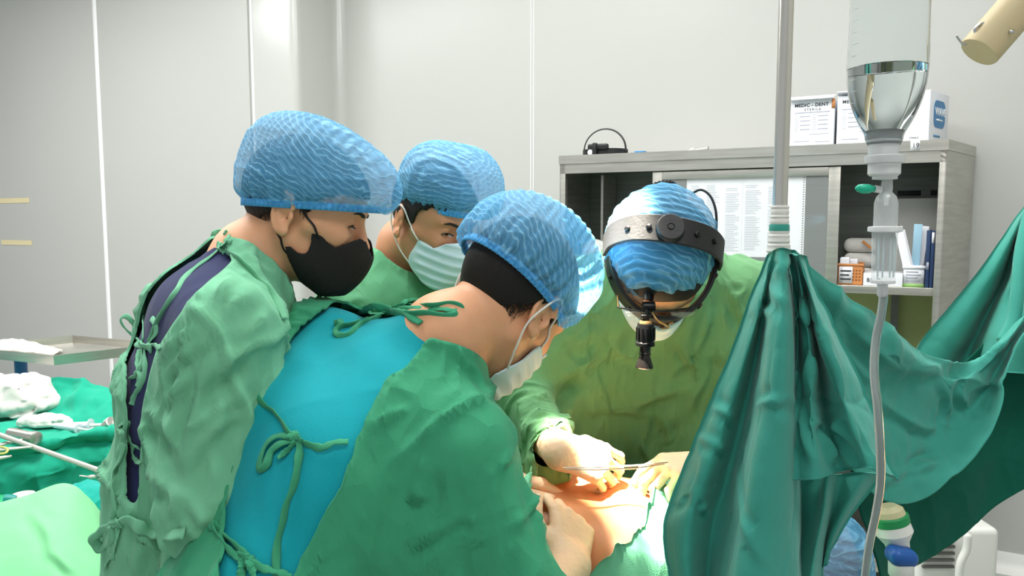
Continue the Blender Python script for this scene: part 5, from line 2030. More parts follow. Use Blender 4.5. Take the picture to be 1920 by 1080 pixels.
# blue and white packet
up, zp = cuv(1190, 286, 0.08)
t = thing('plastic_packet', 'small flat packet with blue end lying beside the spare headband', 'packet', cab(up, 0.10, Z1))
mb = MB(); cbox(mb, up - 0.07, up + 0.03, 0.06, 0.12, Z1, Z1 + 0.006, 0.002); mb.build('clear_sleeve', mat('packet_clear', '#bfdce8', rough=0.3), t)
mb = MB(); cbox(mb, up + 0.0, up + 0.05, 0.07, 0.11, Z1 + 0.004, Z1 + 0.014, 0.003); mb.build('blue_end', mat('packet_blue', '#3f7fae', rough=0.5), t)
# bent steel clamp
up, zp = cuv(1305, 279, 0.08)
t = thing('steel_clamp', 'small steel clamp fitting lying on the middle of the cabinet top', 'clamp', cab(up, 0.09, Z1))
MB().tube([cab(up - 0.05, 0.09, Z1 + 0.006), cab(up, 0.09, Z1 + 0.008), cab(up + 0.055, 0.08, Z1 + 0.014)], [0.004, 0.007, 0.009], 10).build('clamp_arm', STEEL, t)
MB().lathe(cab(up - 0.01, 0.06, Z1 + 0.004), cn, [(0.003, 0), (0.011, 0.002), (0.011, 0.01), (0.004, 0.014)], 14).build('clamp_screw', STEEL, t)
# ------------------------------------------------------------------ operating table, patient and drapes
DRAPE = cloth_mat('surgical_drape_green', '#3f9a8b', crease=0.006, cscale=9, var=0.06, sheen=0.15)
DRAPE_SHADE = cloth_mat('drape_green_shaded', '#0d5b49', crease=0.006, cscale=9)  # the drape cloth again, with shade put into a darker base colour
MINT = cloth_mat('mint_towel', '#74c29a', crease=0.006, cscale=9)
IND = cloth_mat('instrument_drape', '#1c9f82', crease=0.006, cscale=9)
PALE = cloth_mat('pale_green_cloth_sheet', '#7fcb92', crease=0.003, cscale=9)
PSKIN = mat('patient_skin', '#d08a5c', rough=0.45, var=0.05, vscale=10, sss=0.1, bump=0.0004, bscale=120)


def sheet(name, rows, m, parent=None, nu=90, nv=90, wr=0.004, ws=14, seed=0, hemr=0.0, strokes=None, camp=0.006, **kw):
    """cloth lofted through polylines of (px, py, depth) or 3D points"""
    R = []
    for r in rows:
        pts = [P(*q) if isinstance(q, tuple) else q for q in r]
        R.append(spline(pts, nv))
    R = np.array(R)                                   # rows x nv x 3
    G_ = np.stack([spline(R[:, j], nu) for j in range(nv)], 1)
    v = G_.reshape(-1, 3)
    f = np.array(grid_faces(nu, nv))
    nn = vnormals(v, f)
    v = v + nn * (wr * fbm(v * ws + seed, 3) + wr * 0.7 * (ridged(v * ws * 0.7 + seed * 2, 2) - 0.6))[:, None]
    if strokes:
        pr = project(v)
        T = np.zeros(len(v))
        for amp, wd, pp in strokes:
            w3 = [v[np.argmin(((pr - np.array(a, float)) ** 2).sum(1))] for a in pp]
            i, vv = stroke(v, w3, wd, amp)
            T[i] += vv
        to = V3(0, 0, CAMZ) - v
        s = np.sign((nn * to).sum(1))
        v = v + nn * (T * camp * s)[:, None]
    o = mesh_obj(name, v, f, m, parent, solid=0.003, **kw)
    if hemr:
        g = v.reshape(nu, nv, 3)
        for ln in (g[:, -1],):
            mb = MB().tube(ln[::2], hemr, 6, 0.6)
            h = mb.build('hem', m, o if parent is None else parent, auto=False)
    return o


# table axis: head end towards the right, feet towards the left
TA, TB = V3(0.62, 1.17, 0), V3(-0.42, 1.47, 0)
tu = unit(TB - TA)
tn = V3(-tu[1], tu[0], 0)
if tn[1] < 0: tn = -tn                              # away from the camera
TX = np.stack([tu, tn, V3(0, 0, 1)])
tl = float(np.linalg.norm(TB - TA))
tc_ = (TA + TB) / 2
t = thing('operating_table', 'padded operating table under the green drapes and patient', 'table', tc_)
MB().box(tc_ + V3(0, 0, 0.80), (tl + 0.1, 0.46, 0.06), TX, 0.02).build('mattress', mat('black_pad', '#232428', rough=0.5), t)
MB().box(tc_ + V3(0, 0, 0.75), (tl + 0.08, 0.44, 0.04), TX, 0.004).build('table_top', STEEL, t)
MB().box(tc_ + V3(0, 0, 0.42), (0.22, 0.18, 0.62), TX, 0.02).build('column', STEEL, t)
MB().box(tc_ + V3(0, 0, 0.06), (0.70, 0.36, 0.12), TX, 0.03).build('base', STEEL, t)

# the patient
pc = lambda a, b, z: TA + tu * a + tn * b + V3(0, 0, z)
pt = thing('person', 'patient lying on the operating table, bare lit chest between green towels', 'person', pc(0.6, 0, 0.83))
HP = pc(0.175, 0, 0.95)
PA = frame((0, -0.05, 1), -tu)


def pat(p):
    d = sd_flat(p, pc(0.46, 0, 0.93), pc(0.72, 0, 0.925), tn, V3(0, 0, 1), 0.175, 0.098, 0.15, 0.088)
    d = smin(d, sd_flat(p, pc(0.72, 0, 0.92), pc(0.98, 0, 0.915), tn, V3(0, 0, 1), 0.15, 0.085, 0.165, 0.085), 0.05)
    d = smin(d, sd_cap(p, pc(0.41, -0.13, 0.93), pc(0.41, 0.13, 0.93), 0.058), 0.06)
    d = smin(d, sd_ell(p, pc(0.53, 0.07, 0.985), (0.065, 0.062, 0.050)), 0.035)
    d = smin(d, sd_ell(p, pc(0.53, -0.085, 0.980), (0.065, 0.062, 0.046)), 0.035)
    d = smin(d, sd_cap(p, pc(0.25, 0, 0.93), pc(0.39, 0, 0.94), 0.05, 0.058), 0.03)
    d = smin(d, head_sdf((p - HP) @ PA.T), 0.02)
    return d


v, q = iso(pat, np.minimum(TA, TB) + V3(-0.15, -0.25, 0.80), np.maximum(TA, TB) + V3(0.15, 0.25, 1.12), 0.006)
mesh_obj('body', smooth_mesh(v, q, 2, 0.5), q, PSKIN, pt)
ptc = Person.__new__(Person)
ptc.root = pt; ptc.H = HP; ptc.A = PA; ptc.hs = 1.0
ptc.cap(CAPS[1], CAPB, ptc.G((0, -0.02, 0.045)), PA[1], PA[2], (0.088, 0.100, 0.105, 0.10), (0.080, 0.098, 0.100), 0.02, seed=21, nu=140, nv=70)

# breathing mask parts by the patient's head
WP = mat('white_plastic', '#dedfd9', rough=0.35)
a = P(1662, 985, 1.06)
t = thing('breathing_mask', 'white breathing mask with green ring beside the patient head', 'mask', a - V3(0, 0, 0.03))
ax = unit(V3(0.25, -0.1, -1))
MB().lathe(a + V3(0, 0, 0.03), ax, [(0.012, 0), (0.020, 0.006), (0.022, 0.016)], 22).build('top_shell', mat('cream_plastic', '#c9c39a', rough=0.4), t)
MB().lathe(a + V3(0, 0, 0.03), ax, [(0.0235, 0.014), (0.025, 0.016), (0.025, 0.026), (0.0235, 0.028)], 22).build('green_ring', mat('ring_green', '#168a4c', rough=0.5), t)
MB().lathe(a + V3(0, 0, 0.03), ax, [(0.024, 0.027), (0.026, 0.040), (0.017, 0.055), (0.013, 0.085), (0.012, 0.10)], 22).build('mask_body', WP, t)
a = P(1690, 1042, 1.03)
t = thing('hose_connector', 'blue capped white hose connector below the breathing mask', 'connector', a - V3(0, 0, 0.05))
MB().box(a, (0.040, 0.034, 0.024), np.stack([unit((1, 0, -0.15)), V3(0, 1, 0), unit((0.15, 0, 1))]), 0.011).build('blue_cap', mat('cap_blue', '#17539b', rough=0.4), t)
MB().lathe(a + V3(0, 0, -0.008), (0.1, 0.1, -1), [(0.017, 0), (0.017, 0.02), (0.010, 0.03), (0.010, 0.09)], 18).build('connector_tube', WP, t)

# sterile drape over the patient: a sheet with an opening, falling over both sides
PH = Grid(pat, np.minimum(TA, TB) + V3(-0.3, -0.35, 0.7), np.maximum(TA, TB) + V3(0.3, 0.35, 1.15), 0.012)
open_px = [(1000, 780), (1180, 780), (1235, 780), (1290, 840), (1262, 895), (1240, 905), (1228, 930), (1220, 965), (1198, 1010), (1160, 1050), (1110, 1085), (1040, 1100), (1000, 1090)]
uu, vv = np.linspace(0.20, 1.12, 190), np.linspace(-0.40, 0.42, 170)
Uu, Vv = np.meshgrid(uu, vv, indexing='ij')
zz = np.full(Uu.shape, 0.835)
for z in np.arange(1.10, 0.84, -0.006):
    pts = TA + Uu.reshape(-1, 1) * tu + Vv.reshape(-1, 1) * tn + V3(0, 0, z)
    hit = (PH.sample(pts) < 0.012).reshape(Uu.shape) & (zz < 0.84)
    zz[hit] = z
for _ in range(10):
    zz[1:-1, 1:-1] = 0.25 * (zz[2:, 1:-1] + zz[:-2, 1:-1] + zz[1:-1, 2:] + zz[1:-1, :-2]) * 0.7 + zz[1:-1, 1:-1] * 0.3
side = np.clip((np.abs(Vv) - 0.235) / 0.165, 0, 1)
off = np.where(np.abs(Vv) > 0.235, np.sign(Vv) * (0.235 + 0.03 * np.sin(side * 1.6)), Vv)
zf = np.where(np.abs(Vv) > 0.235, np.minimum(zz, 0.84) - side * 0.34, zz)
pts = TA + Uu.reshape(-1, 1) * tu + off.reshape(-1, 1) * tn
pts = pts + np.concatenate([np.zeros((pts.shape[0], 2)), zf.reshape(-1, 1)], 1)
F_ = np.array(grid_faces(190, 170))
nn = vnormals(pts, F_)
pj = project(pts)
dd = sd_poly(pj, open_px)
bunch = np.exp(-np.clip(dd, 0, None) / 55.0)
top = np.abs(Vv).ravel() < 0.30
pts = pts + V3(0, 0, 1) * ((0.005 + bunch * 0.020) * (0.7 + 0.9 * ridged(pts * 15, 3)) * np.where(top, 1, 0.15))[:, None]
keep = ~((dd < 0) & top)
fk = keep[F_].all(1)
v, q, _ = compact(pts, F_, fk)
dr = mesh_obj('patient_drape', smooth_mesh(v, q, 1, 0.5), q, MINT, None, solid=0.004)
tag(dr, 'crumpled mint green towel drape laid over the patient around the lit opening', 'drape')

# ---- hanging screen drape
SCR = thing('screen_drape', 'dark teal surgical drape hanging in folds from the taped steel pole', 'drape', P(1420, 1120, 0.93))
A_ = [
    [(1443, 480, .97), (1405, 570, 1.00), (1350, 715, 1.03), (1296, 850, 1.05), (1262, 945, 1.05), (1250, 1010, 1.04), (1262, 1120, 1.02)],
    [(1445, 475, .94), (1418, 600, .96), (1368, 760, .985), (1318, 900, .99), (1288, 1000, .985), (1292, 1120, .98)],
    [(1449, 472, .93), (1430, 600, .985), (1398, 760, 1.01), (1362, 900, 1.02), (1335, 1000, 1.02), (1325, 1120, 1.01)],
    [(1453, 470, .93), (1436, 600, .955), (1415, 760, .96), (1388, 900, .96), (1372, 1000, .96), (1352, 1120, .95)],
    [(1457, 468, .92), (1446, 600, .90), (1428, 760, .89), (1405, 900, .88), (1392, 1000, .88), (1375, 1120, .88)],
    [(1466, 466, .91), (1466, 600, .875), (1460, 760, .865), (1450, 900, .86), (1442, 1000, .86), (1430, 1120, .86)],
    [(1476, 468, .92), (1486, 600, .895), (1488, 760, .89), (1490, 900, .89), (1490, 1000, .89), (1488, 1120, .89)],
    [(1482, 470, .95), (1490, 600, .96), (1492, 760, .98), (1500, 900, .98), (1505, 1000, .98), (1505, 1120, .98)]]
sheet('near_panel', A_, DRAPE, SCR, 170, 150, wr=0.0022, ws=12, seed=3, hemr=0.0,
      strokes=[(1.6, .006, [(1418, 762), (1450, 752), (1489, 754)]), (1.2, .006, [(1335, 762), (1365, 775), (1400, 800)]), (1.2, .006, [(1310, 822), (1350, 838), (1385, 855)]),
               (1.2, .006, [(1272, 940), (1320, 950), (1368, 965)]), (0.8, .008, [(1380, 880), (1400, 1000), (1440, 1060)]), (1.1, .007, [(1446, 520), (1470, 500), (1484, 480)]), (1.0, .008, [(1440, 530), (1460, 560), (1480, 570)]), (1.0, .006, [(1415, 585), (1435, 582), (1450, 590)])], camp=0.004)
B_ = [
    [(1484, 474, .935), (1487, 580, .935), (1488, 700, .925), (1481, 800, .905), (1476, 897, .89)],
    [(1488, 474, .92), (1500, 580, .945), (1502, 700, .935), (1500, 800, .905), (1500, 899, .885)],
    [(1491, 474, .91), (1508, 580, .905), (1520, 700, .895), (1524, 800, .88), (1532, 896, .87)],
    [(1494, 476, .905), (1518, 580, .935), (1538, 700, .94), (1552, 800, .92), (1582, 882, .90)],
    [(1498, 478, .895), (1528, 580, .885), (1556, 680, .88), (1588, 780, .87), (1626, 876, .86)],
    [(1502, 480, .91), (1538, 580, .905), (1574, 672, .90), (1608, 772, .89), (1658, 888, .87)],
    [(1506, 482, .95), (1545, 575, .95), (1586, 668, .94), (1628, 762, .93), (1682, 902, .90)]]
sheet('folded_flap', B_, DRAPE, SCR, 130, 120, wr=0.003, ws=14, seed=9, hemr=0.0016,
      strokes=[(1.5, .006, [(1530, 790), (1570, 800), (1640, 868)]), (1.3, .006, [(1540, 800), (1560, 850), (1600, 875)]), (1.0, .006, [(1495, 760), (1510, 820), (1530, 870)]), (-1.4, .007, [(1500, 560), (1508, 640), (1500, 730)]), (1.0, .005, [(1545, 640), (1570, 700), (1585, 760)])])
F_s = [
    [(1484, 880, .99), (1486, 960, .985), (1480, 1040, .98), (1470, 1130, .97)],
    [(1535, 885, .985), (1528, 960, .955), (1512, 1040, .945), (1500, 1130, .94)],
    [(1552, 888, .96), (1545, 960, .935), (1530, 1040, .93), (1518, 1130, .93)],
    [(1575, 888, .99), (1560, 950, .985), (1545, 1020, .985), (1540, 1130, .985)],
    [(1625, 885, .97), (1596, 935, .97), (1562, 1000, .97), (1545, 1060, .97)],
    [(1655, 888, 1.0), (1620, 930, 1.0), (1585, 975, 1.0), (1552, 1030, 1.0)]]
sheet('inner_fold', F_s, DRAPE, SCR, 90, 60, wr=0.002, ws=12, seed=12)
# the far panel slung to the second pole off to the right
C_ = [
    [(1490, 468, .97), (1560, 528, 1.02), (1640, 588, 1.08), (1700, 634, 1.14), (1760, 670, 1.20), (1808, 682, 1.25), (1850, 660, 1.27), (1895, 615, 1.28), (1940, 560, 1.28)],
    [(1492, 505, .98), (1562, 560, 1.02), (1640, 625, 1.07), (1700, 672, 1.12), (1760, 706, 1.17), (1812, 712, 1.21), (1852, 685, 1.24), (1897, 630, 1.26), (1940, 572, 1.27)],
    [(1495, 570, 1.01), (1567, 640, 1.06), (1642, 712, 1.12), (1700, 760, 1.17), (1762, 782, 1.22), (1818, 762, 1.25), (1856, 712, 1.27), (1899, 640, 1.28), (1940, 580, 1.28)],
    [(1500, 650, 1.03), (1572, 730, 1.08), (1644, 800, 1.13), (1702, 838, 1.17), (1764, 846, 1.20), (1822, 800, 1.22), (1860, 735, 1.25), (1900, 646, 1.27), (1940, 585, 1.28)],
    [(1505, 760, 1.04), (1578, 850, 1.08), (1646, 928, 1.10), (1704, 944, 1.12), (1766, 914, 1.15), (1828, 842, 1.18), (1864, 752, 1.22), (1902, 652, 1.25), (1940, 590, 1.27)]]
FAR = thing('screen_drape', 'mid teal drape slung from the taped pole up to the right edge of the photo', 'drape', P(1700, 950, 1.1))
sheet('slung_panel', C_, DRAPE, FAR, 110, 200, wr=0.007, ws=11, seed=17, hemr=0.0018,
      strokes=[(1.6, .010, [(1700, 690), (1760, 690), (1830, 672)]), (1.4, .008, [(1640, 745), (1720, 800), (1760, 800)]), (1.2, .008, [(1600, 620), (1650, 660), (1700, 700)]), (1.3, .008, [(1760, 700), (1780, 760), (1770, 830)]), (1.3, .007, [(1790, 690), (1800, 740), (1830, 770)]), (-1.4, .008, [(1690, 890), (1720, 860), (1760, 850)]), (1.2, .007, [(1640, 905), (1700, 880), (1760, 860)]), (1.0, .008, [(1560, 600), (1600, 680), (1640, 720)]), (1.2, .007, [(1820, 690), (1850, 670), (1880, 640)]), (1.2, .007, [(1740, 660), (1780, 672), (1820, 660)])])
D_ = [
    [(1922, 388, 1.45), (1850, 490, 1.45), (1780, 575, 1.45), (1726, 640, 1.45), (1700, 700, 1.43)],
    [(1924, 390, 1.42), (1868, 510, 1.43), (1815, 600, 1.43), (1772, 670, 1.43), (1750, 730, 1.42)],
    [(1926, 392, 1.46), (1888, 510, 1.47), (1845, 600, 1.47), (1812, 670, 1.47), (1795, 740, 1.45)],
    [(1928, 394, 1.41), (1902, 500, 1.41), (1875, 580, 1.41), (1850, 640, 1.41), (1830, 720, 1.40)],
    [(1932, 394, 1.44), (1918, 500, 1.42), (1900, 580, 1.38), (1885, 640, 1.36), (1870, 700, 1.36)],
    [(1940, 394, 1.40), (1938, 500, 1.36), (1935, 580, 1.33), (1932, 640, 1.32), (1930, 700, 1.32)],
    [(1975, 394, 1.44), (1975, 500, 1.42), (1975, 580, 1.40), (1975, 640, 1.38), (1975, 700, 1.36)]]
sheet('upper_panel', D_, DRAPE, FAR, 120, 90, wr=0.0025, ws=10, seed=23)
MB().tube(spline([P(1932, 392, 1.38), P(1915, 470, 1.34), P(1908, 540, 1.31), P(1900, 600, 1.29), P(1880, 640, 1.28)], 40), 0.011, 10, 0.6).build('rolled_hem', DRAPE, FAR, auto=False)
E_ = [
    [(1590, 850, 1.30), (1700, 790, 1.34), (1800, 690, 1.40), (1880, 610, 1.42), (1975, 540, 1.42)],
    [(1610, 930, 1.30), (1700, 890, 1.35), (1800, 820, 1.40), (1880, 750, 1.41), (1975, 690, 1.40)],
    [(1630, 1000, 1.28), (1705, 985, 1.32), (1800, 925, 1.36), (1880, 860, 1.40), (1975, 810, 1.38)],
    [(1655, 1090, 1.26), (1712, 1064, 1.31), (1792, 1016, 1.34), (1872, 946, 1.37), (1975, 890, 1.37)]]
sheet('shaded_lower_panel', E_, DRAPE_SHADE, FAR, 80, 110, wr=0.005, ws=9, seed=29, hemr=0.0018)

# steel pole with tape
t = thing('drape_pole', 'vertical stainless steel pole wrapped in white tape above the dark teal drape', 'pole', (P(1462, 400, 0.95)[0], 0.95, 0))
px_ = P(1462, 400, 0.95)[0]
MB().tube([(px_, 0.95, 0.02), (px_, 0.95, 2.9)], 0.0090, 20).build('pole_tube', mat('polished_steel', '#cfccc4', rough=0.28, metal=0.9), t)
MB().lathe((px_, 0.95, 0), (0, 0, 1), [(0.10, 0), (0.10, 0.015), (0.03, 0.03), (0.018, 0.08)], 28).build('pole_foot', STEEL, t)
TAPEW = mat('white_tape', '#dcdad4', rough=0.6, bump=0.001, bscale=60)
z0, z1 = P(1462, 474, 0.95)[2], P(1462, 385, 0.95)[2]
prof = []
for k in range(26):
    f_ = k / 25
    prof.append((0.0098 + 0.0016 * abs(math.sin(k * 1.9)) + 0.004 * (1 - f_) ** 2, z0 + (z1 - z0) * f_))
MB().lathe((px_, 0.95, 0), (0, 0, 1), prof, 24).build('tape_wrap', TAPEW, t)
zz_ = P(1462, 428, 0.95)[2]
MB().lathe((px_, 0.95, 0), (0, 0, 1), [(0.0118, zz_ - 0.005), (0.0124, zz_ - 0.003), (0.0124, zz_ + 0.003), (0.0118, zz_ + 0.005)], 20).build('green_cloth_strip', DRAPE, t)
ptx = P(1945, 395, 1.40)
t = thing('drape_pole', 'second drape pole just outside the right edge of the photo', 'pole', (ptx[0] + 0.10, 1.46, 0))
MB().tube([(ptx[0] + 0.10, 1.46, 0.0), (ptx[0] + 0.10, 1.46, ptx[2] + 0.03)], 0.0110, 16).build('pole_tube', MATS['polished_steel'], t)
MB().lathe((ptx[0] + 0.10, 1.46, 0), (0, 0, 1), [(0.12, 0), (0.12, 0.015), (0.03, 0.03), (0.018, 0.08)], 28).build('pole_foot', STEEL, t)
# ------------------------------------------------------------------ infusion bottle, drip chamber and tube
YB = 0.62
CLEARP = mat('clear_bottle_plastic', '#f6f9f9', rough=0.0, trans=1.0, ior=1.12)
WATER = mat('infusion_liquid', '#f4f8f8', rough=0.0, trans=1.0, ior=1.33)
MILK = mat('milky_plastic', '#e9ebec', rough=0.3, trans=0.35, ior=1.3, sss=0.05)
GRN = mat('vent_cap_green', '#17b18d', rough=0.35)
S_ = YB / FPX
bc = P(1661, 180, YB)
t = thing('infusion_bottle', 'clear upside-down infusion bottle half full of liquid hanging at upper right', 'bottle', P(1666, 330, YB))
zt = lambda y: float(P(1661, y, YB)[2])
xr = lambda w: w / 2 * S_ * 0.94
prof = [(xr(60), zt(272)), (xr(68), zt(262)), (xr(74), zt(250)), (xr(98), zt(228)), (xr(122), zt(200)), (xr(138), zt(170)), (xr(145), zt(140)), (xr(145), zt(100)), (xr(142), zt(40)), (xr(142), zt(-60)), (xr(138), zt(-140)), (xr(120), zt(-160)), (xr(60), zt(-166))]
def revolve(prof, n=72, jig=0.0):
    pr = np.array(prof)
    m_ = 60
    pp = spline(np.column_stack([pr, np.zeros(len(pr))]), m_)[:, :2]
    return [(max(a, 1e-4), b) for a, b in pp]
outer = revolve(prof)
th_ = 0.0008
inner = [(max(a - th_, 1e-4), b + (th_ if i < 3 else 0)) for i, (a, b) in enumerate(outer)]
cx = (bc[0], YB, 0)
MB().lathe(cx, (0, 0, 1), outer + inner[::-1], 72, caps=False).build('bottle_wall', CLEARP, t, auto=False)
zw = zt(128)
lq = [(a - th_ - 0.0002, b) for a, b in outer if b <= zw] + [(outer[20][0] * 0 + xr(143), zw)]
lq = [(1e-4, lq[0][1])] + lq + [(1e-4, zw)]
MB().lathe(cx, (0, 0, 1), lq, 72, caps=False).build('liquid', WATER, t, auto=True)
# neck and collar
MB().lathe(cx, (0, 0, 1), [(xr(54), zt(302)), (xr(56), zt(300)), (xr(56), zt(268)), (xr(64), zt(266)), (xr(64), zt(262)), (xr(56), zt(260)), (xr(56), zt(248)), (xr(66), zt(244))], 40).build('neck', MILK, t)
MB().lathe((bc[0] + 0.0012, YB, 0), (0, 0, 1), [(xr(52), zt(330)), (xr(60), zt(326)), (xr(60), zt(308)), (xr(72), zt(306)), (xr(74), zt(298)), (xr(74), zt(293)), (xr(56), zt(290))], 40).build('stopper_collar', MILK, t)
MB().lathe((bc[0] + 0.002, YB, 0), (0, 0, 1), [(xr(30), zt(337)), (xr(46), zt(336)), (xr(46), zt(330))], 30).build('stopper_rim', MILK, t)
# embossed scale marks on the bottle
mk_ = MB()
for k in range(9):
    zz = zt(20 + k * 22)
    a_ = math.radians(-148)
    mk_.tube([(bc[0] + xr(143) * math.cos(math.radians(d_)) * 1.003, YB + xr(143) * math.sin(math.radians(d_)) * 1.003, zz) for d_ in range(-176, -163 + 3 * (k % 2), 3)], 0.0002, 4)
mk_.build('scale_marks', mat('embossed_mark', '#c9cccb', rough=0.4), t, auto=False)
# hanger above the frame
MB().tube([(bc[0], YB, zt(-160)), (bc[0], YB, ROOMH)], 0.003, 8).build('hanger_rod', STEEL, t)

t = thing('drip_chamber', 'clear drip chamber with green vent cap hanging under the infusion bottle', 'drip chamber', P(1659, 555, YB))
c2 = P(1659, 440, YB)
cx = (c2[0], YB, 0)
CLR = mat('clear_chamber', '#eff4f4', rough=0.05, trans=0.0, alpha=0.32, spec=1.0)
pr = [(xr(20), zt(338)), (xr(22), zt(352)), (xr(20), zt(360)), (xr(36), zt(368)), (xr(44), zt(380)), (xr(44), zt(424))]
MB().lathe(cx, (0, 0, 1), pr[::-1], 36, caps=False).build('upper_chamber', CLR, t, auto=False)
MB().lathe(cx, (0, 0, 1), [(xr(48), zt(436)), (xr(64), zt(434)), (xr(64), zt(428)), (xr(62), zt(425)), (xr(44), zt(424))], 36).build('chamber_flange', MILK, t)
MB().lathe(cx, (0, 0, 1), [(xr(46), zt(530)), (xr(46), zt(524)), (xr(44), zt(520)), (xr(48), zt(436))], 36, caps=False).build('lower_chamber', CLR, t, auto=False)
MB().lathe(cx, (0, 0, 1), [(xr(16), zt(533)), (xr(46), zt(531)), (xr(46), zt(526)), (1e-4, zt(524))], 30).build('chamber_floor', MILK, t)
MB().lathe(cx, (0, 0, 1), [(xr(8), zt(385)), (xr(10), zt(362))], 16).build('drop_nozzle', CLR, t)
for dx in (-0.006, -0.002, 0.004, 0.007):
    MB().tube([(c2[0] + dx, YB - 0.003, zt(520)), (c2[0] + dx, YB - 0.003, zt(446))], 0.0007, 6).build('rib', mat('rib_tint', '#a9c9cc', rough=0.2), t, auto=False)
MB().lathe(cx, (0, 0, 1), [(xr(14), zt(557)), (xr(20), zt(553)), (xr(20), zt(533))], 20).build('tube_port', MILK, t)
g0, g1 = P(1640, 354, YB), P(1604, 353, YB)
MB().tube([g0, P(1634, 354, YB), P(1630, 354, YB), P(1618, 354, YB), P(1609, 353, YB), g1], [xr(12), xr(14), xr(18), xr(19), xr(15), xr(5)], 16).build('vent_cap', GRN, t, auto=False)
MB().tube([P(1652, 356, YB), P(1640, 354, YB)], xr(14), 14).build('vent_port', MILK, t)

tubep = spline([P(1657, 553, YB), P(1652, 590, YB), P(1642, 640, YB), P(1639, 700, YB - 0.01), P(1645, 760, YB - 0.02), P(1650, 830, YB - 0.02), P(1651, 900, YB - 0.01), P(1643, 960, YB), P(1630, 1020, YB + 0.01), P(1622, 1080, YB + 0.02), P(1612, 1180, YB + 0.05), P(1600, 1350, YB + 0.1), V3(0.33, 0.78, 0.75)], 120)
TUB = mat('clear_tubing', '#dfe5e4', rough=0.10, trans=0.85, ior=1.25, spec=0.9)
tb = MB().tube(tubep, 0.0035, 14).build('infusion_tube', TUB, None, auto=False)
tag(tb, 'clear infusion tube curving down from the drip chamber in front of the teal drape', 'tube')
ORG[tb.name] = ORG[tb.name]
lqm = MB().tube(tubep, 0.0016, 8).build('liquid_core', mat('tube_core', '#8f9a98', rough=0.2), tb, auto=False)

# beige lamp arm with hooks, upper right
BEI = mat('beige_enamel', '#cbb891', rough=0.4, var=0.03, vscale=20)
CHR = mat('chrome', '#c8c8c8', rough=0.08, metal=1.0)
YA = 1.25
a0, a1 = P(1835, 98, YA), P(1990, -80, YA)
t = thing('lamp_arm', 'beige tubular arm with chrome hooks reaching in at the top right corner', 'arm', a0)
d_ = unit(a1 - a0)
MB().lathe(a0, d_, [(0.0, 0), (0.030, 0.0), (0.0315, 0.003), (0.0315, 0.9)], 40).build('arm_tube', BEI, t)
MB().lathe(P(1870, -8, YA + 0.06), V3(0, 0, 1), [(0.0, 0), (0.012, 0.001), (0.022, 0.008), (0.026, 0.02), (0.026, 0.12)], 32).build('end_cap', BEI, t)
MB().tube(spline([P(1812, 84, YA - 0.01), P(1803, 80, YA - 0.01), P(1797, 72, YA - 0.01), P(1793, 66, YA - 0.01)], 12), 0.0018, 10).build('hook', CHR, t, auto=False)
MB().tube(spline([P(1846, 43, YA - 0.01), P(1836, 46, YA - 0.01), P(1828, 54, YA - 0.01), P(1829, 62, YA - 0.01)], 12), 0.0024, 10).build('hook', CHR, t, auto=False)
MB().tube([P(1893, 60, YA - 0.035), P(1901, 59, YA - 0.035)], 0.0028, 12).build('screw', CHR, t, auto=False)
# surgical lamp head above the frame, where the strong light comes from
t = thing('operating_lamp', 'round white operating lamp above the table, out of the frame', 'lamp', (-0.05, 1.27, 2.50))
lax = unit(V3(0.20, 1.23, 1.0) - V3(-0.05, 1.27, 2.45))
MB().lathe(V3(-0.05, 1.27, 2.50) - lax * 0.02, lax, [(0.0, -0.10), (0.10, -0.09), (0.26, -0.03), (0.28, 0.0), (0.26, 0.012)], 40).build('lamp_dome', BASEM, t)
MB().tube([V3(-0.05, 1.27, 2.6), V3(-0.05, 1.27, ROOMH)], 0.02, 14).build('ceiling_arm', BASEM, t)
# ------------------------------------------------------------------ the surgeon's headlamp
BK = mat('black_headband', '#1a1a1b', rough=0.45, bump=0.0004, bscale=200)
BK2 = mat('black_lamp_metal', '#121213', rough=0.3, metal=0.4)
BRN = mat('brown_leather_lining', '#4a3627', rough=0.6)
BRS = mat('warm_metal', '#b98c5c', rough=0.3, metal=0.8)
g = p4.G
t = thing('headlamp', 'black headband lamp worn over the surgeon blue cap, lamp hanging at the brow', 'headlamp', g((0, 0.1, 0.03)))


def strap(pts, w, th, outward, n=60, closed=False):
    """a band through head-axis points; w along the head's up or given side, th thick"""
    pp = spline([g(p) for p in pts], n)
    tan = np.gradient(pp, axis=0)
    rings = []
    for i in range(n):
        tt = unit(tan[i])
        o_ = outward(pp[i])
        o_ = unit(o_ - tt * (o_ @ tt))
        s_ = np.cross(tt, o_)
        ww = w(i / (n - 1)) if callable(w) else w
        rings.append([pp[i] + a_ * s_ * ww / 2 + b_ * o_ * th / 2 for a_, b_ in ((-1, -0.6), (-0.94, -1), (0.94, -1), (1, -0.6), (1, 0.6), (0.94, 1), (-0.94, 1), (-1, 0.6))])
    return MB().rings(rings)


cen = g((0, -0.005, 0.03))
rad = lambda p: p - cen
RX, RF, RB = 0.093, 0.112, 0.115
ringp = [(RX * math.cos(a), (RF if math.sin(a) > 0 else RB) * math.sin(a), 0.030 + 0.012 * math.cos(2 * a)) for a in np.linspace(math.radians(90), math.radians(450), 25)]
strap(ringp, 0.034, 0.006, rad, 110).build('headband', BK, t)
ringl = [(x * 0.955, y * 0.955, z) for x, y, z in ringp]
strap(ringl, 0.030, 0.004, rad, 90).build('band_lining', BRN, t)
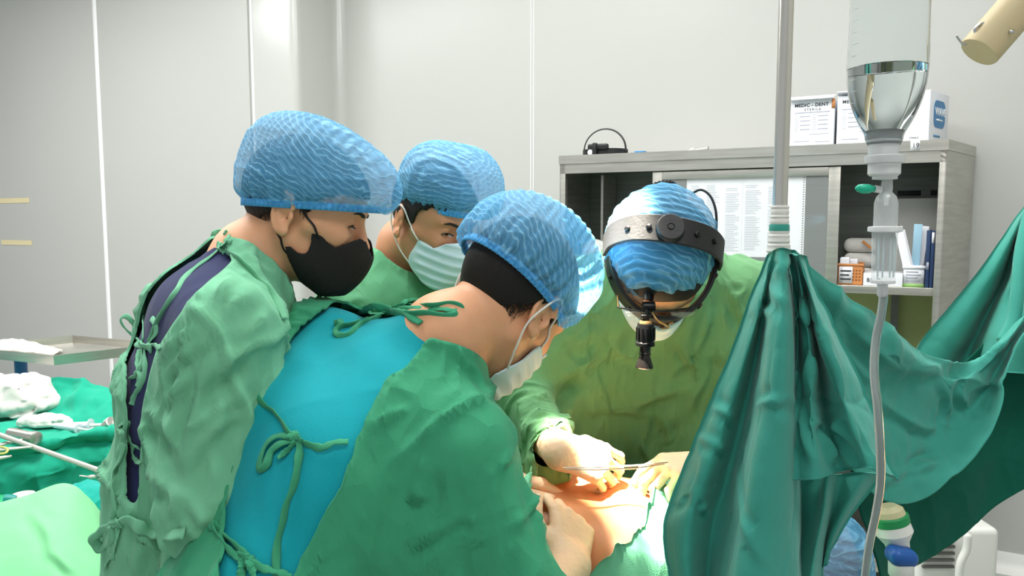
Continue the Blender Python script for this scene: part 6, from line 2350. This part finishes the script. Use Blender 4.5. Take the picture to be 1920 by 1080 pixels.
# crossing strap over the crown
top = [(0.094, -0.016, 0.045), (0.087, -0.020, 0.085), (0.060, -0.018, 0.120), (0.020, -0.010, 0.137), (-0.020, -0.002, 0.137), (-0.060, 0.006, 0.120), (-0.086, 0.012, 0.085), (-0.094, 0.014, 0.045)]
top = [(x * 1.05, y, 0.03 + (z - 0.03) * 1.05) for x, y, z in top]
strap(top, lambda f: 0.040 + 0.006 * math.sin(f * PI), 0.005, rad, 60).build('crown_strap', BK, t)
for i, (x, y, z) in enumerate([(0.066, -0.018, 0.1175), (0.036, -0.013, 0.1345), (-0.036, 0.001, 0.1345), (-0.066, 0.007, 0.1175)]):
    c = g((x * 1.05, y, 0.03 + (z - 0.03) * 1.05)); o_ = unit(c - cen)
    MB().lathe(c, o_, [(0.0050, 0), (0.0050, 0.003), (0.0030, 0.0042), (0.0, 0.0042)], 14).build('rivet', BK2, t)
c = g((0.006, -0.007, 0.1450)); o_ = unit(c - cen)
kp = [(0.0225, 0), (0.0235, 0.003), (0.0225, 0.010), (0.0205, 0.012), (0.006, 0.012), (0.005, 0.0105), (0.0, 0.0105)]
MB().lathe(c, o_, kp, 40).build('crown_knob', BK, t)
MB().lathe(c + o_ * 0.0115, o_, [(0.0042, 0), (0.0042, 0.0012), (0.0, 0.0012)], 14).build('knob_screw', BK2, t)
# rear ratchet
c = g((-0.015, -0.120, 0.030)); o_ = unit(g((0, -1, 0)) - p4.H)
mb = MB().lathe(c, o_, [(0.020, 0), (0.021, 0.004), (0.021, 0.012), (0.018, 0.015), (0, 0.015)], 30)
e1 = unit(np.cross(o_, V3(1, 0.1, 0))); e2 = np.cross(o_, e1)
for k in range(20):
    a_ = k * 2 * PI / 20
    mb.box(c + o_ * 0.008 + 0.0215 * (math.cos(a_) * e1 + math.sin(a_) * e2), (0.0025, 0.0035, 0.010), np.stack([np.cross(o_, math.cos(a_) * e1 + math.sin(a_) * e2), math.cos(a_) * e1 + math.sin(a_) * e2, o_]))
mb.build('ratchet_knob', BK, t)
# side screws on the ring
for a_ in (20, 52, 128, 160):
    a_ = math.radians(a_)
    c = g((RX * math.cos(a_) * 1.03, RF * math.sin(a_) * 1.03, 0.030 + 0.012 * math.cos(2 * a_))); o_ = unit(c - cen)
    MB().lathe(c, o_, [(0.0048, 0), (0.0048, 0.003), (0.0, 0.004)], 12).build('screw', BK2, t)
c = g((-0.012, 0.1155, 0.017)); o_ = unit(c - cen)
MB().lathe(c, o_, [(0.0050, 0), (0.0050, 0.003), (0.0, 0.004)], 12).build('screw', BRS, t)

# bracket and lamp
Y0 = 1.215
j0, j1 = P(1215, 566, Y0 + 0.02), P(1213, 592, Y0)
MB().tube([P(1216, 552, Y0 + 0.03), j0], [0.009, 0.0085], 14).build('bracket', BK2, t)
MB().lathe(P(1216, 576, Y0 + 0.01) - V3(0.010, 0, 0), V3(1, 0, 0), [(0.0, 0), (0.009, 0.0), (0.0095, 0.002), (0.0095, 0.018), (0.009, 0.020), (0, 0.020)], 20).build('hinge', BK2, t)
MB().tube([P(1215, 580, Y0), P(1211, 602, Y0)], [0.0045, 0.0055], 12).build('neck_stem', BK2, t)
MB().box(P(1213, 593, Y0), (0.020, 0.010, 0.006), None, 0.002).build('clamp_plate', BK2, t)
b0, b1 = P(1211, 606, Y0), P(1210, 649, Y0)
ax = unit(b1 - b0)
L_ = float(np.linalg.norm(b1 - b0))
prof = [(0.0, 0), (0.010, 0.0), (0.011, 0.004)]
MB().lathe(b0 - ax * 0.004, ax, [(0.0, 0), (0.0095, 0), (0.0105, 0.003), (0.0105, 0.006)], 24).build('lamp_cap', BRS, t)
mb = MB().lathe(b0, ax, [(0.0135, 0.0), (0.0142, 0.002), (0.0142, L_ - 0.008), (0.0158, L_ - 0.006), (0.0158, L_ - 0.001), (0.012, L_)], 28)
for k in range(12):
    a_ = k * PI / 6
    r_ = V3(math.cos(a_), math.sin(a_), 0)
    mb.box(b0 + ax * L_ * 0.45 + r_ * 0.0146, (0.0025, 0.0022, L_ * 0.55), np.stack([r_, V3(-r_[1], r_[0], 0), V3(0, 0, 1)]))
mb.build('lamp_barrel', BK2, t)
n1 = P(1208, 691, Y0 - 0.004)
ax2 = unit(n1 - b1)
L2 = float(np.linalg.norm(n1 - b1))
MB().lathe(b1, ax2, [(0.0090, 0), (0.0090, L2 * 0.30), (0.0100, L2 * 0.34), (0.0085, L2 * 0.42), (0.0140, L2 * 0.85), (0.0145, L2 * 0.97), (0.0130, L2)], 28).build('lamp_nozzle', mat('gunmetal', '#3a3634', rough=0.2, metal=0.9), t)
MB().lathe(n1 - ax2 * 0.003, ax2, [(0.0125, 0), (0.0115, 0.003), (0.006, 0.0045), (0.0, 0.005)], 24).build('lamp_lens', mat('lens_white', '#e9edf2', rough=0.1, emit=0.3), t)
# small lead from the lamp to the band, and the cable at the back
MB().tube(spline([P(1222, 585, Y0), P(1232, 600, Y0 - 0.01), P(1246, 608, Y0 - 0.005), P(1254, 614, Y0), P(1240, 616, Y0)], 20), 0.0016, 8).build('lead', BRS, t, auto=False)
MB().tube(spline([P(1298, 362, 1.30), P(1315, 356, 1.29), P(1332, 368, 1.28), P(1342, 395, 1.27), P(1343, 430, 1.27), P(1339, 470, 1.27), P(1331, 500, 1.27)], 40), 0.0021, 10).build('cable', BK, t, auto=False)

# dark spectacle frame under the band
sp = thing('spectacles', 'thin dark spectacle frame worn under the headlamp band', 'glasses', P(1238, 580, 1.26))
MB().tube(spline([P(1158, 576, 1.26), P(1190, 582, 1.235), P(1215, 584, 1.225), P(1262, 582, 1.225), P(1290, 578, 1.235), P(1316, 571, 1.26)], 40), 0.0021, 8, 0.8).build('brow_bar', BK2, sp, auto=False)
for s_, xx in ((-1, 1159), (1, 1315)):
    MB().tube([P(xx, 575, 1.26), P(xx + 1 * s_, 556, 1.28), P(xx + 2 * s_, 548, 1.30)], 0.0012, 8).build('temple_arm', BRS, sp, auto=False)
LENS = mat('spectacle_lens', '#dfe6e8', rough=0.02, alpha=0.12, spec=0.8)
for x0, x1 in ((1172, 1222), (1256, 1304)):
    pts = [P(x0, 585, 1.228), P(x1, 585, 1.226), P(x1 - 4, 592, 1.232), P((x0 + x1) / 2, 596, 1.234), P(x0 + 4, 592, 1.232)]
    MB().add(pts + [p_ + V3(0, 0.002, 0) for p_ in pts], [(0, 1, 2, 3, 4), (9, 8, 7, 6, 5)] + [(k, (k + 1) % 5, 5 + (k + 1) % 5, 5 + k) for k in range(5)]).build('lens', LENS, sp, smooth=False, auto=False)

# thin steel forceps held between both gloved hands
fr = thing('forceps', 'thin steel forceps held between the surgeon gloved hands over the lit skin', 'forceps', P(1150, 876, 1.27))
MB().tube([P(1056, 877, 1.215), P(1120, 876, 1.225), P(1190, 873, 1.245), P(1252, 867, 1.26)], [0.0012, 0.0024, 0.0026, 0.0014], 10, 0.6).build('forceps_arm', STEEL, fr, auto=False)
MB().tube([P(1060, 880, 1.216), P(1120, 881, 1.226), P(1190, 878, 1.246), P(1246, 870, 1.26)], [0.0010, 0.0020, 0.0022, 0.0012], 10, 0.6).build('forceps_arm', STEEL, fr, auto=False)
# ------------------------------------------------------------------ left side: trolley tray, instrument tables
t = thing('trolley', 'steel tray trolley with blue post standing by the back left wall', 'trolley', (-1.72, 2.85, 0))
zt_ = 1.03
Nn, Ff, Rr = V3(-1.605, 2.60, 0), V3(-1.81, 3.07, 0), V3(-1.34, 2.87, 0)
Ll = Nn + Ff - Rr
cxy = (Nn + Ff) / 2
def quad(z, o):
    out = []
    for c in (Nn, Rr, Ff, Ll):
        d = unit(c - cxy)
        out.append(c + d * o + V3(0, 0, z))
    return out
MB().rings([quad(zt_ - 0.035, -0.005), quad(zt_, 0.0), quad(zt_ + 0.001, -0.006), quad(zt_ - 0.028, -0.012), quad(zt_ - 0.029, -0.012)]).build('tray', STEEL, t)
cp = P(68, 700, 2.95)
pb = V3(cp[0], 2.86, 0)
MB().tube([pb + V3(0, 0, 0.05), pb + V3(0, 0, zt_ - 0.036)], 0.022, 18).build('post', mat('blue_enamel', '#3f6fae', rough=0.4), t)
for sx in (-1, 1):
    MB().box(pb + V3(0.0, 0.14 * sx, 0.045), (0.04, 0.26, 0.03), None, 0.006).build('base_leg', STEEL, t)
    MB().box(pb + V3(0.14 * sx, 0, 0.045), (0.26, 0.04, 0.03), None, 0.006).build('base_leg', STEEL, t)
# crumpled paper on the tray
rows = [[(-40, 648, 2.86), (20, 645, 2.86), (70, 646, 2.86), (118, 656, 2.84)], [(-40, 640, 2.80), (20, 636, 2.80), (60, 640, 2.79), (112, 658, 2.76)], [(-40, 662, 2.72), (20, 658, 2.72), (60, 661, 2.72), (100, 664, 2.72)]]
o = sheet('paper_wrap', rows, mat('cream_paper', '#ddd6c4', rough=0.8), None, 40, 60, wr=0.006, ws=18, seed=40)
tag(o, 'crumpled cream paper wrap lying on the steel tray of the trolley', 'paper')

# back instrument table, draped, with raised far rim
t = thing('instrument_table', 'instrument table fully draped in bright green cloth with a raised rim', 'table', (-1.55, 2.3, 0))
zq = 0.84
def onz(px, py, z):
    d = ray(px, py)
    s = (z - CAMZ) / d[2]
    return V3(0, 0, CAMZ) + d * s
rows = [
    [onz(-160, 760, 0.55) * V3(1, 0, 1) + V3(0, 2.78, 0), P(60, 760, 2.74) , P(150, 790, 2.72), P(270, 790, 2.68)],
    [P(-160, 700, 2.68), P(60, 712, 2.66), P(150, 724, 2.64), P(270, 748, 2.60)],
    [P(-160, 702, 2.63), P(60, 714, 2.61), P(150, 727, 2.59), P(270, 750, 2.55)],
    [onz(-160, 775, zq), onz(60, 785, zq), onz(150, 792, zq), onz(270, 802, zq)],
    [onz(-160, 800, zq), onz(60, 806, zq), onz(150, 808, zq), onz(270, 812, zq)],
    [onz(-160, 850, zq + 0.01), onz(60, 832, zq + 0.015), onz(150, 814, zq + 0.03), onz(270, 806, zq + 0.03)],
    [P(-160, 880, 2.10), P(60, 852, 2.14), P(150, 832, 2.20), P(270, 820, 2.24)],
    [P(-160, 920, 2.04), P(60, 890, 2.08), P(150, 865, 2.15), P(270, 845, 2.20)],
    [P(-160, 1000, 2.03), P(60, 950, 2.08), P(150, 905, 2.15), P(270, 880, 2.20)],
    [P(-160, 1150, 2.05), P(60, 1100, 2.09), P(150, 1060, 2.15), P(270, 1040, 2.20)]]
sheet('table_drape', rows, IND, t, 150, 110, wr=0.016, ws=9, seed=51)
for x, y in ((-2.0, 2.35), (-1.25, 2.40), (-2.0, 2.55), (-1.25, 2.55)):
    MB().tube([(x, y, 0), (x, y, 0.78)], 0.014, 10).build('leg', STEEL, t)

# front table with pale green cloth
t = thing('side_table', 'low draped side table at lower left in front of the instrument table', 'table', (-1.15, 1.62, 0))
z2 = 0.755
rows = [
    [P(-300, 1010, 2.02) * V3(1, 1, 0) + V3(0, 0, 0.5), onz(0, 1060, 0.5) * V3(1, 0, 1) + V3(0, 2.0, 0), V3(-0.86, 1.99, 0.5)],
    [V3(-1.80, 1.97, z2 - 0.01), V3(-1.35, 1.97, z2 - 0.01), V3(-0.88, 1.96, z2 - 0.01)],
    [V3(-1.80, 1.92, z2), V3(-1.35, 1.92, z2), V3(-0.88, 1.91, z2)],
    [V3(-1.75, 1.55, z2), V3(-1.3, 1.55, z2), V3(-0.86, 1.55, z2)],
    [V3(-1.75, 1.28, z2), V3(-1.3, 1.28, z2), V3(-0.86, 1.28, z2)],
    [V3(-1.75, 1.25, z2 - 0.02), V3(-1.3, 1.25, z2 - 0.02), V3(-0.86, 1.25, z2 - 0.02)],
    [V3(-1.75, 1.22, 0.4), V3(-1.3, 1.22, 0.4), V3(-0.86, 1.22, 0.4)]]
sheet('table_drape', rows, cloth_mat('bright_green_drape', '#33b07c', crease=0.006, cscale=9), t, 110, 80, wr=0.004, ws=9, seed=61)
for x, y in ((-1.68, 1.36), (-0.95, 1.36), (-1.68, 1.85), (-0.95, 1.85)):
    MB().tube([(x, y, 0), (x, y, z2 - 0.02)], 0.012, 10).build('leg', STEEL, t)
rows = [
    [P(-160, 985, 1.80), P(-60, 975, 1.80), P(40, 950, 1.80), P(118, 928, 1.80), P(165, 950, 1.80), P(200, 985, 1.80)],
    [P(-160, 968, 1.72), P(-60, 955, 1.72), P(40, 930, 1.72), P(122, 906, 1.72), P(166, 930, 1.72), P(206, 985, 1.74)],
    [P(-160, 1010, 1.62), P(-60, 995, 1.62), P(40, 965, 1.62), P(120, 950, 1.62), P(178, 985, 1.63), P(212, 1030, 1.64)],
    [P(-160, 1080, 1.50), P(-60, 1060, 1.50), P(40, 1035, 1.50), P(120, 1030, 1.50), P(180, 1060, 1.50), P(214, 1100, 1.50)],
    [P(-160, 1180, 1.38), P(-60, 1160, 1.38), P(40, 1150, 1.38), P(120, 1150, 1.38), P(180, 1170, 1.38), P(216, 1200, 1.38)]]
o = sheet('folded_sheet', rows, PALE, None, 90, 110, wr=0.003, ws=7, seed=71, strokes=[(1.2, .007, [(100, 1035), (125, 1060), (140, 1078)]), (0.8, .010, [(60, 960), (90, 1000), (100, 1060)])])
tag(o, 'smooth pale green sheet heaped on the side table at lower left', 'sheet')
rows = [
    [P(140, 905, 1.86), P(170, 900, 1.86), P(205, 905, 1.86), P(245, 915, 1.86)],
    [P(135, 915, 1.80), P(165, 915, 1.80), P(205, 920, 1.80), P(245, 930, 1.80)],
    [P(165, 945, 1.76), P(190, 950, 1.76), P(215, 955, 1.76), P(250, 960, 1.76)],
    [P(190, 985, 1.74), P(205, 985, 1.74), P(220, 990, 1.74), P(250, 995, 1.74)]]
o = sheet('teal_towel', rows, cloth_mat('teal_towel_cloth', '#1a9c90', crease=0.006, cscale=9), None, 60, 60, wr=0.006, ws=18, seed=75)
tag(o, 'small crumpled teal towel between the pale green sheet and the left gown', 'towel')

# heap of white gauze on the instrument table
def blob(name, label, cat, c, r, m, seed, amp=0.012, fr=16, zfloor=None, rot=None):
    c = np.asarray(c, float)
    def f(p):
        d = sd_ell(p, c, r, rot) + amp * (ridged(p * fr + seed, 2) - 0.7) + amp * 0.6 * fbm(p * fr * 1.7 + seed, 2)
        return smax(d, zfloor - p[:, 2], 0.006) if zfloor is not None else d
    e = max(r) + 0.05
    v, q = iso(f, c - e, c + e, max(r) / 26)
    o = mesh_obj(name, smooth_mesh(v, q, 1), q, m)
    return tag(o, label, cat)
GAU = mat('white_gauze', '#dedbd5', rough=0.9, bump=0.001, bscale=80)
c = onz(35, 778, zq)
blob('gauze_heap', 'large heap of crumpled white gauze on the draped instrument table', 'gauze', c + V3(-0.06, 0.02, 0.045), (0.19, 0.10, 0.075), GAU, 3, 0.022, 11, zq + 0.004)
c = onz(85, 800, zq)
blob('gauze_pad', 'flattened white wrapper in front of the gauze heap', 'gauze', c + V3(0, 0, 0.015), (0.085, 0.035, 0.022), GAU, 9, 0.008, 18, zq + 0.004)
c = onz(-5, 762, zq)
# syringes
def syringe(a, b, r, label):
    a, b = np.asarray(a, float), np.asarray(b, float)
    t = thing('syringe', label, 'syringe', (a + b) / 2 - V3(0, 0, r), 'syringes on the instrument table')
    ax = unit(b - a); L = float(np.linalg.norm(b - a))
    MB().lathe(a, ax, [(0.001, 0), (0.002, L * 0.05), (r, L * 0.07), (r, L * 0.62), (r * 1.7, L * 0.625), (r * 1.7, L * 0.64), (0, L * 0.64)], 20).build('barrel', mat('syringe_plastic', '#dfe6ee', rough=0.25, alpha=0.8), t)
    MB().lathe(a, ax, [(r * 0.5, L * 0.60), (r * 0.5, L * 0.97), (r * 1.4, L * 0.975), (r * 1.4, L), (0, L)], 16).build('plunger', WP, t)
syringe(onz(118, 800, zq + 0.025) , onz(200, 797, zq + 0.03), 0.013, 'thick clear syringe lying behind the front one on the instrument table')
syringe(onz(98, 797, zq + 0.03), onz(175, 808, zq + 0.03), 0.008, 'thin syringe lying left of the thick one by the gauze heap')
# two steel cylinders
for k, (x, y, l) in enumerate(((206, 795, 'left of two short steel cylinders at the right end of the instrument table'), (222, 790, 'right of two short steel cylinders at the right end of the instrument table'))):
    c = onz(x, y, zq + 0.035)
    t = thing('steel_cylinder', l, 'cylinder', c - V3(0, 0, 0.02), 'steel cylinders on the instrument table')
    MB().lathe(c - V3(0.012, 0, 0.012), unit(V3(0.7, -0.3, 0.6)), [(0, 0), (0.017, 0), (0.019, 0.002), (0.019, 0.034), (0.016, 0.036), (0, 0.034)], 24).build('cylinder_body', STEEL, t)
    MB().tube([c - V3(0.012, 0, 0.012), c - V3(0.09, -0.02, 0.03)], 0.004, 8).build('handle', STEEL, t)
# tall retractor rod leaning over the table edge
ra, rb = P(-30, 805, 2.10), P(205, 889, 1.98)
t = thing('retractor_rod', 'long white steel rod lying across the green drape of the instrument table', 'rod', rb)
RODM = mat('satin_white_steel', '#cfcac2', rough=0.3, metal=0.4)
MB().tube([ra, rb], 0.0072, 14).build('rod', RODM, t)
MB().tube(spline([P(150, 892, 1.99), P(175, 894, 1.97), P(205, 888, 1.96), P(245, 892, 1.95)], 16), [0.003] * 4 + [0.008] * 6 + [0.010] * 6, 12, 0.7).build('clamp', RODM, t)
# scissors and forceps at the left edge
for k, (a, b, l) in enumerate((((-20, 838), (52, 822), 'uppermost steel forceps lying at the left edge of the instrument table'), ((-20, 845), (62, 838), 'middle steel forceps lying at the left edge of the instrument table'), ((-20, 862), (22, 855), 'lowest short steel forceps lying at the left edge of the instrument table'))):
    pa, pb = onz(*a, zq + 0.035), onz(*b, zq + 0.035)
    t = thing('forceps', l, 'forceps', (pa + pb) / 2 - V3(0, 0, 0.003), 'forceps at the left edge of the instrument table')
    d = unit(pb - pa); n = np.cross(d, V3(0, 0, 1))
    for s_ in (-1, 1):
        MB().tube(spline([pa + n * 0.010 * s_, (pa + pb) / 2 + n * 0.006 * s_, pb], 14), 0.0032, 8).build('arm', STEEL, t, auto=False)
c = onz(62, 826, zq + 0.03)
t = thing('suction_instrument', 'dull steel tubular instrument grip lying below the white wrapper', 'instrument', c)
MB().tube([onz(20, 812, zq + 0.04), onz(60, 820, zq + 0.04)], 0.016, 18).build('grip', STEEL, t)
MB().lathe(onz(60, 820, zq + 0.04), unit(onz(60, 820, zq + 0.04) - onz(20, 812, zq + 0.04)), [(0.015, 0), (0.019, 0.004), (0.019, 0.02), (0.012, 0.024)], 18).build('end_cap', STEEL, t)
YC = mat('yellow_cord', '#cfc06a', rough=0.6)
o = MB().tube(spline([onz(-20, 842, zq + 0.05), onz(0, 838, zq + 0.05), onz(14, 842, zq + 0.05), onz(8, 850, zq + 0.05), onz(-20, 850, zq + 0.05)], 24), 0.003, 8).build('yellow_cord', YC, None, auto=False)
tag(o, 'small loop of yellow cord at the left edge of the instrument table', 'cord')
# small items on the side table
c = onz(58, 936, z2 + 0.01)
t = thing('white_spoon', 'white oval plastic spoon on the side table behind the pale green sheet', 'spoon', c)
MB().lathe(c + V3(-0.02, 0, 0.006), V3(0, 0, 1), [(0, 0), (0.022, 0.002), (0.028, 0.008)], 20, caps=False).build('bowl', WP, t)
MB().tube([c + V3(-0.0, 0, 0.012), c + V3(0.03, 0.02, 0.016)], 0.004, 8).build('stem', WP, t)
c = onz(30, 946, z2 + 0.01)
t = thing('teal_ring', 'small teal plastic cup lying left of the white spoon', 'cup', c)
MB().lathe(c + V3(0, 0, 0.012), unit(V3(-1, -0.3, 0.2)), [(0.012, 0), (0.014, 0.012), (0.013, 0.026), (0.0, 0.026)], 20).build('cup', mat('teal_plastic', '#178a86', rough=0.4), t)

# white equipment foot and vent panel low at the right edge
t = thing('equipment_stand', 'white equipment base with louvres low at the right, below the shaded drape panel', 'stand', (1.75, 2.45, 0))
bx = P(1765, 1040, 2.35)
MB().box((bx[0] + 0.04, 2.42, 0.26), (0.26, 0.2, 0.52), None, 0.02).build('base_housing', WP, t)
lv = MB()
for k in range(5):
    lv.box((bx[0] - 0.03, 2.314, 0.40 + 0.022 * k), (0.10, 0.008, 0.008))
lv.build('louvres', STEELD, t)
MB().tube(spline([P(1815, 1000, 2.25), P(1812, 1030, 2.25), P(1800, 1060, 2.25), P(1798, 1110, 2.25)], 16), 0.012, 12).build('white_pipe', WP, t, auto=False)
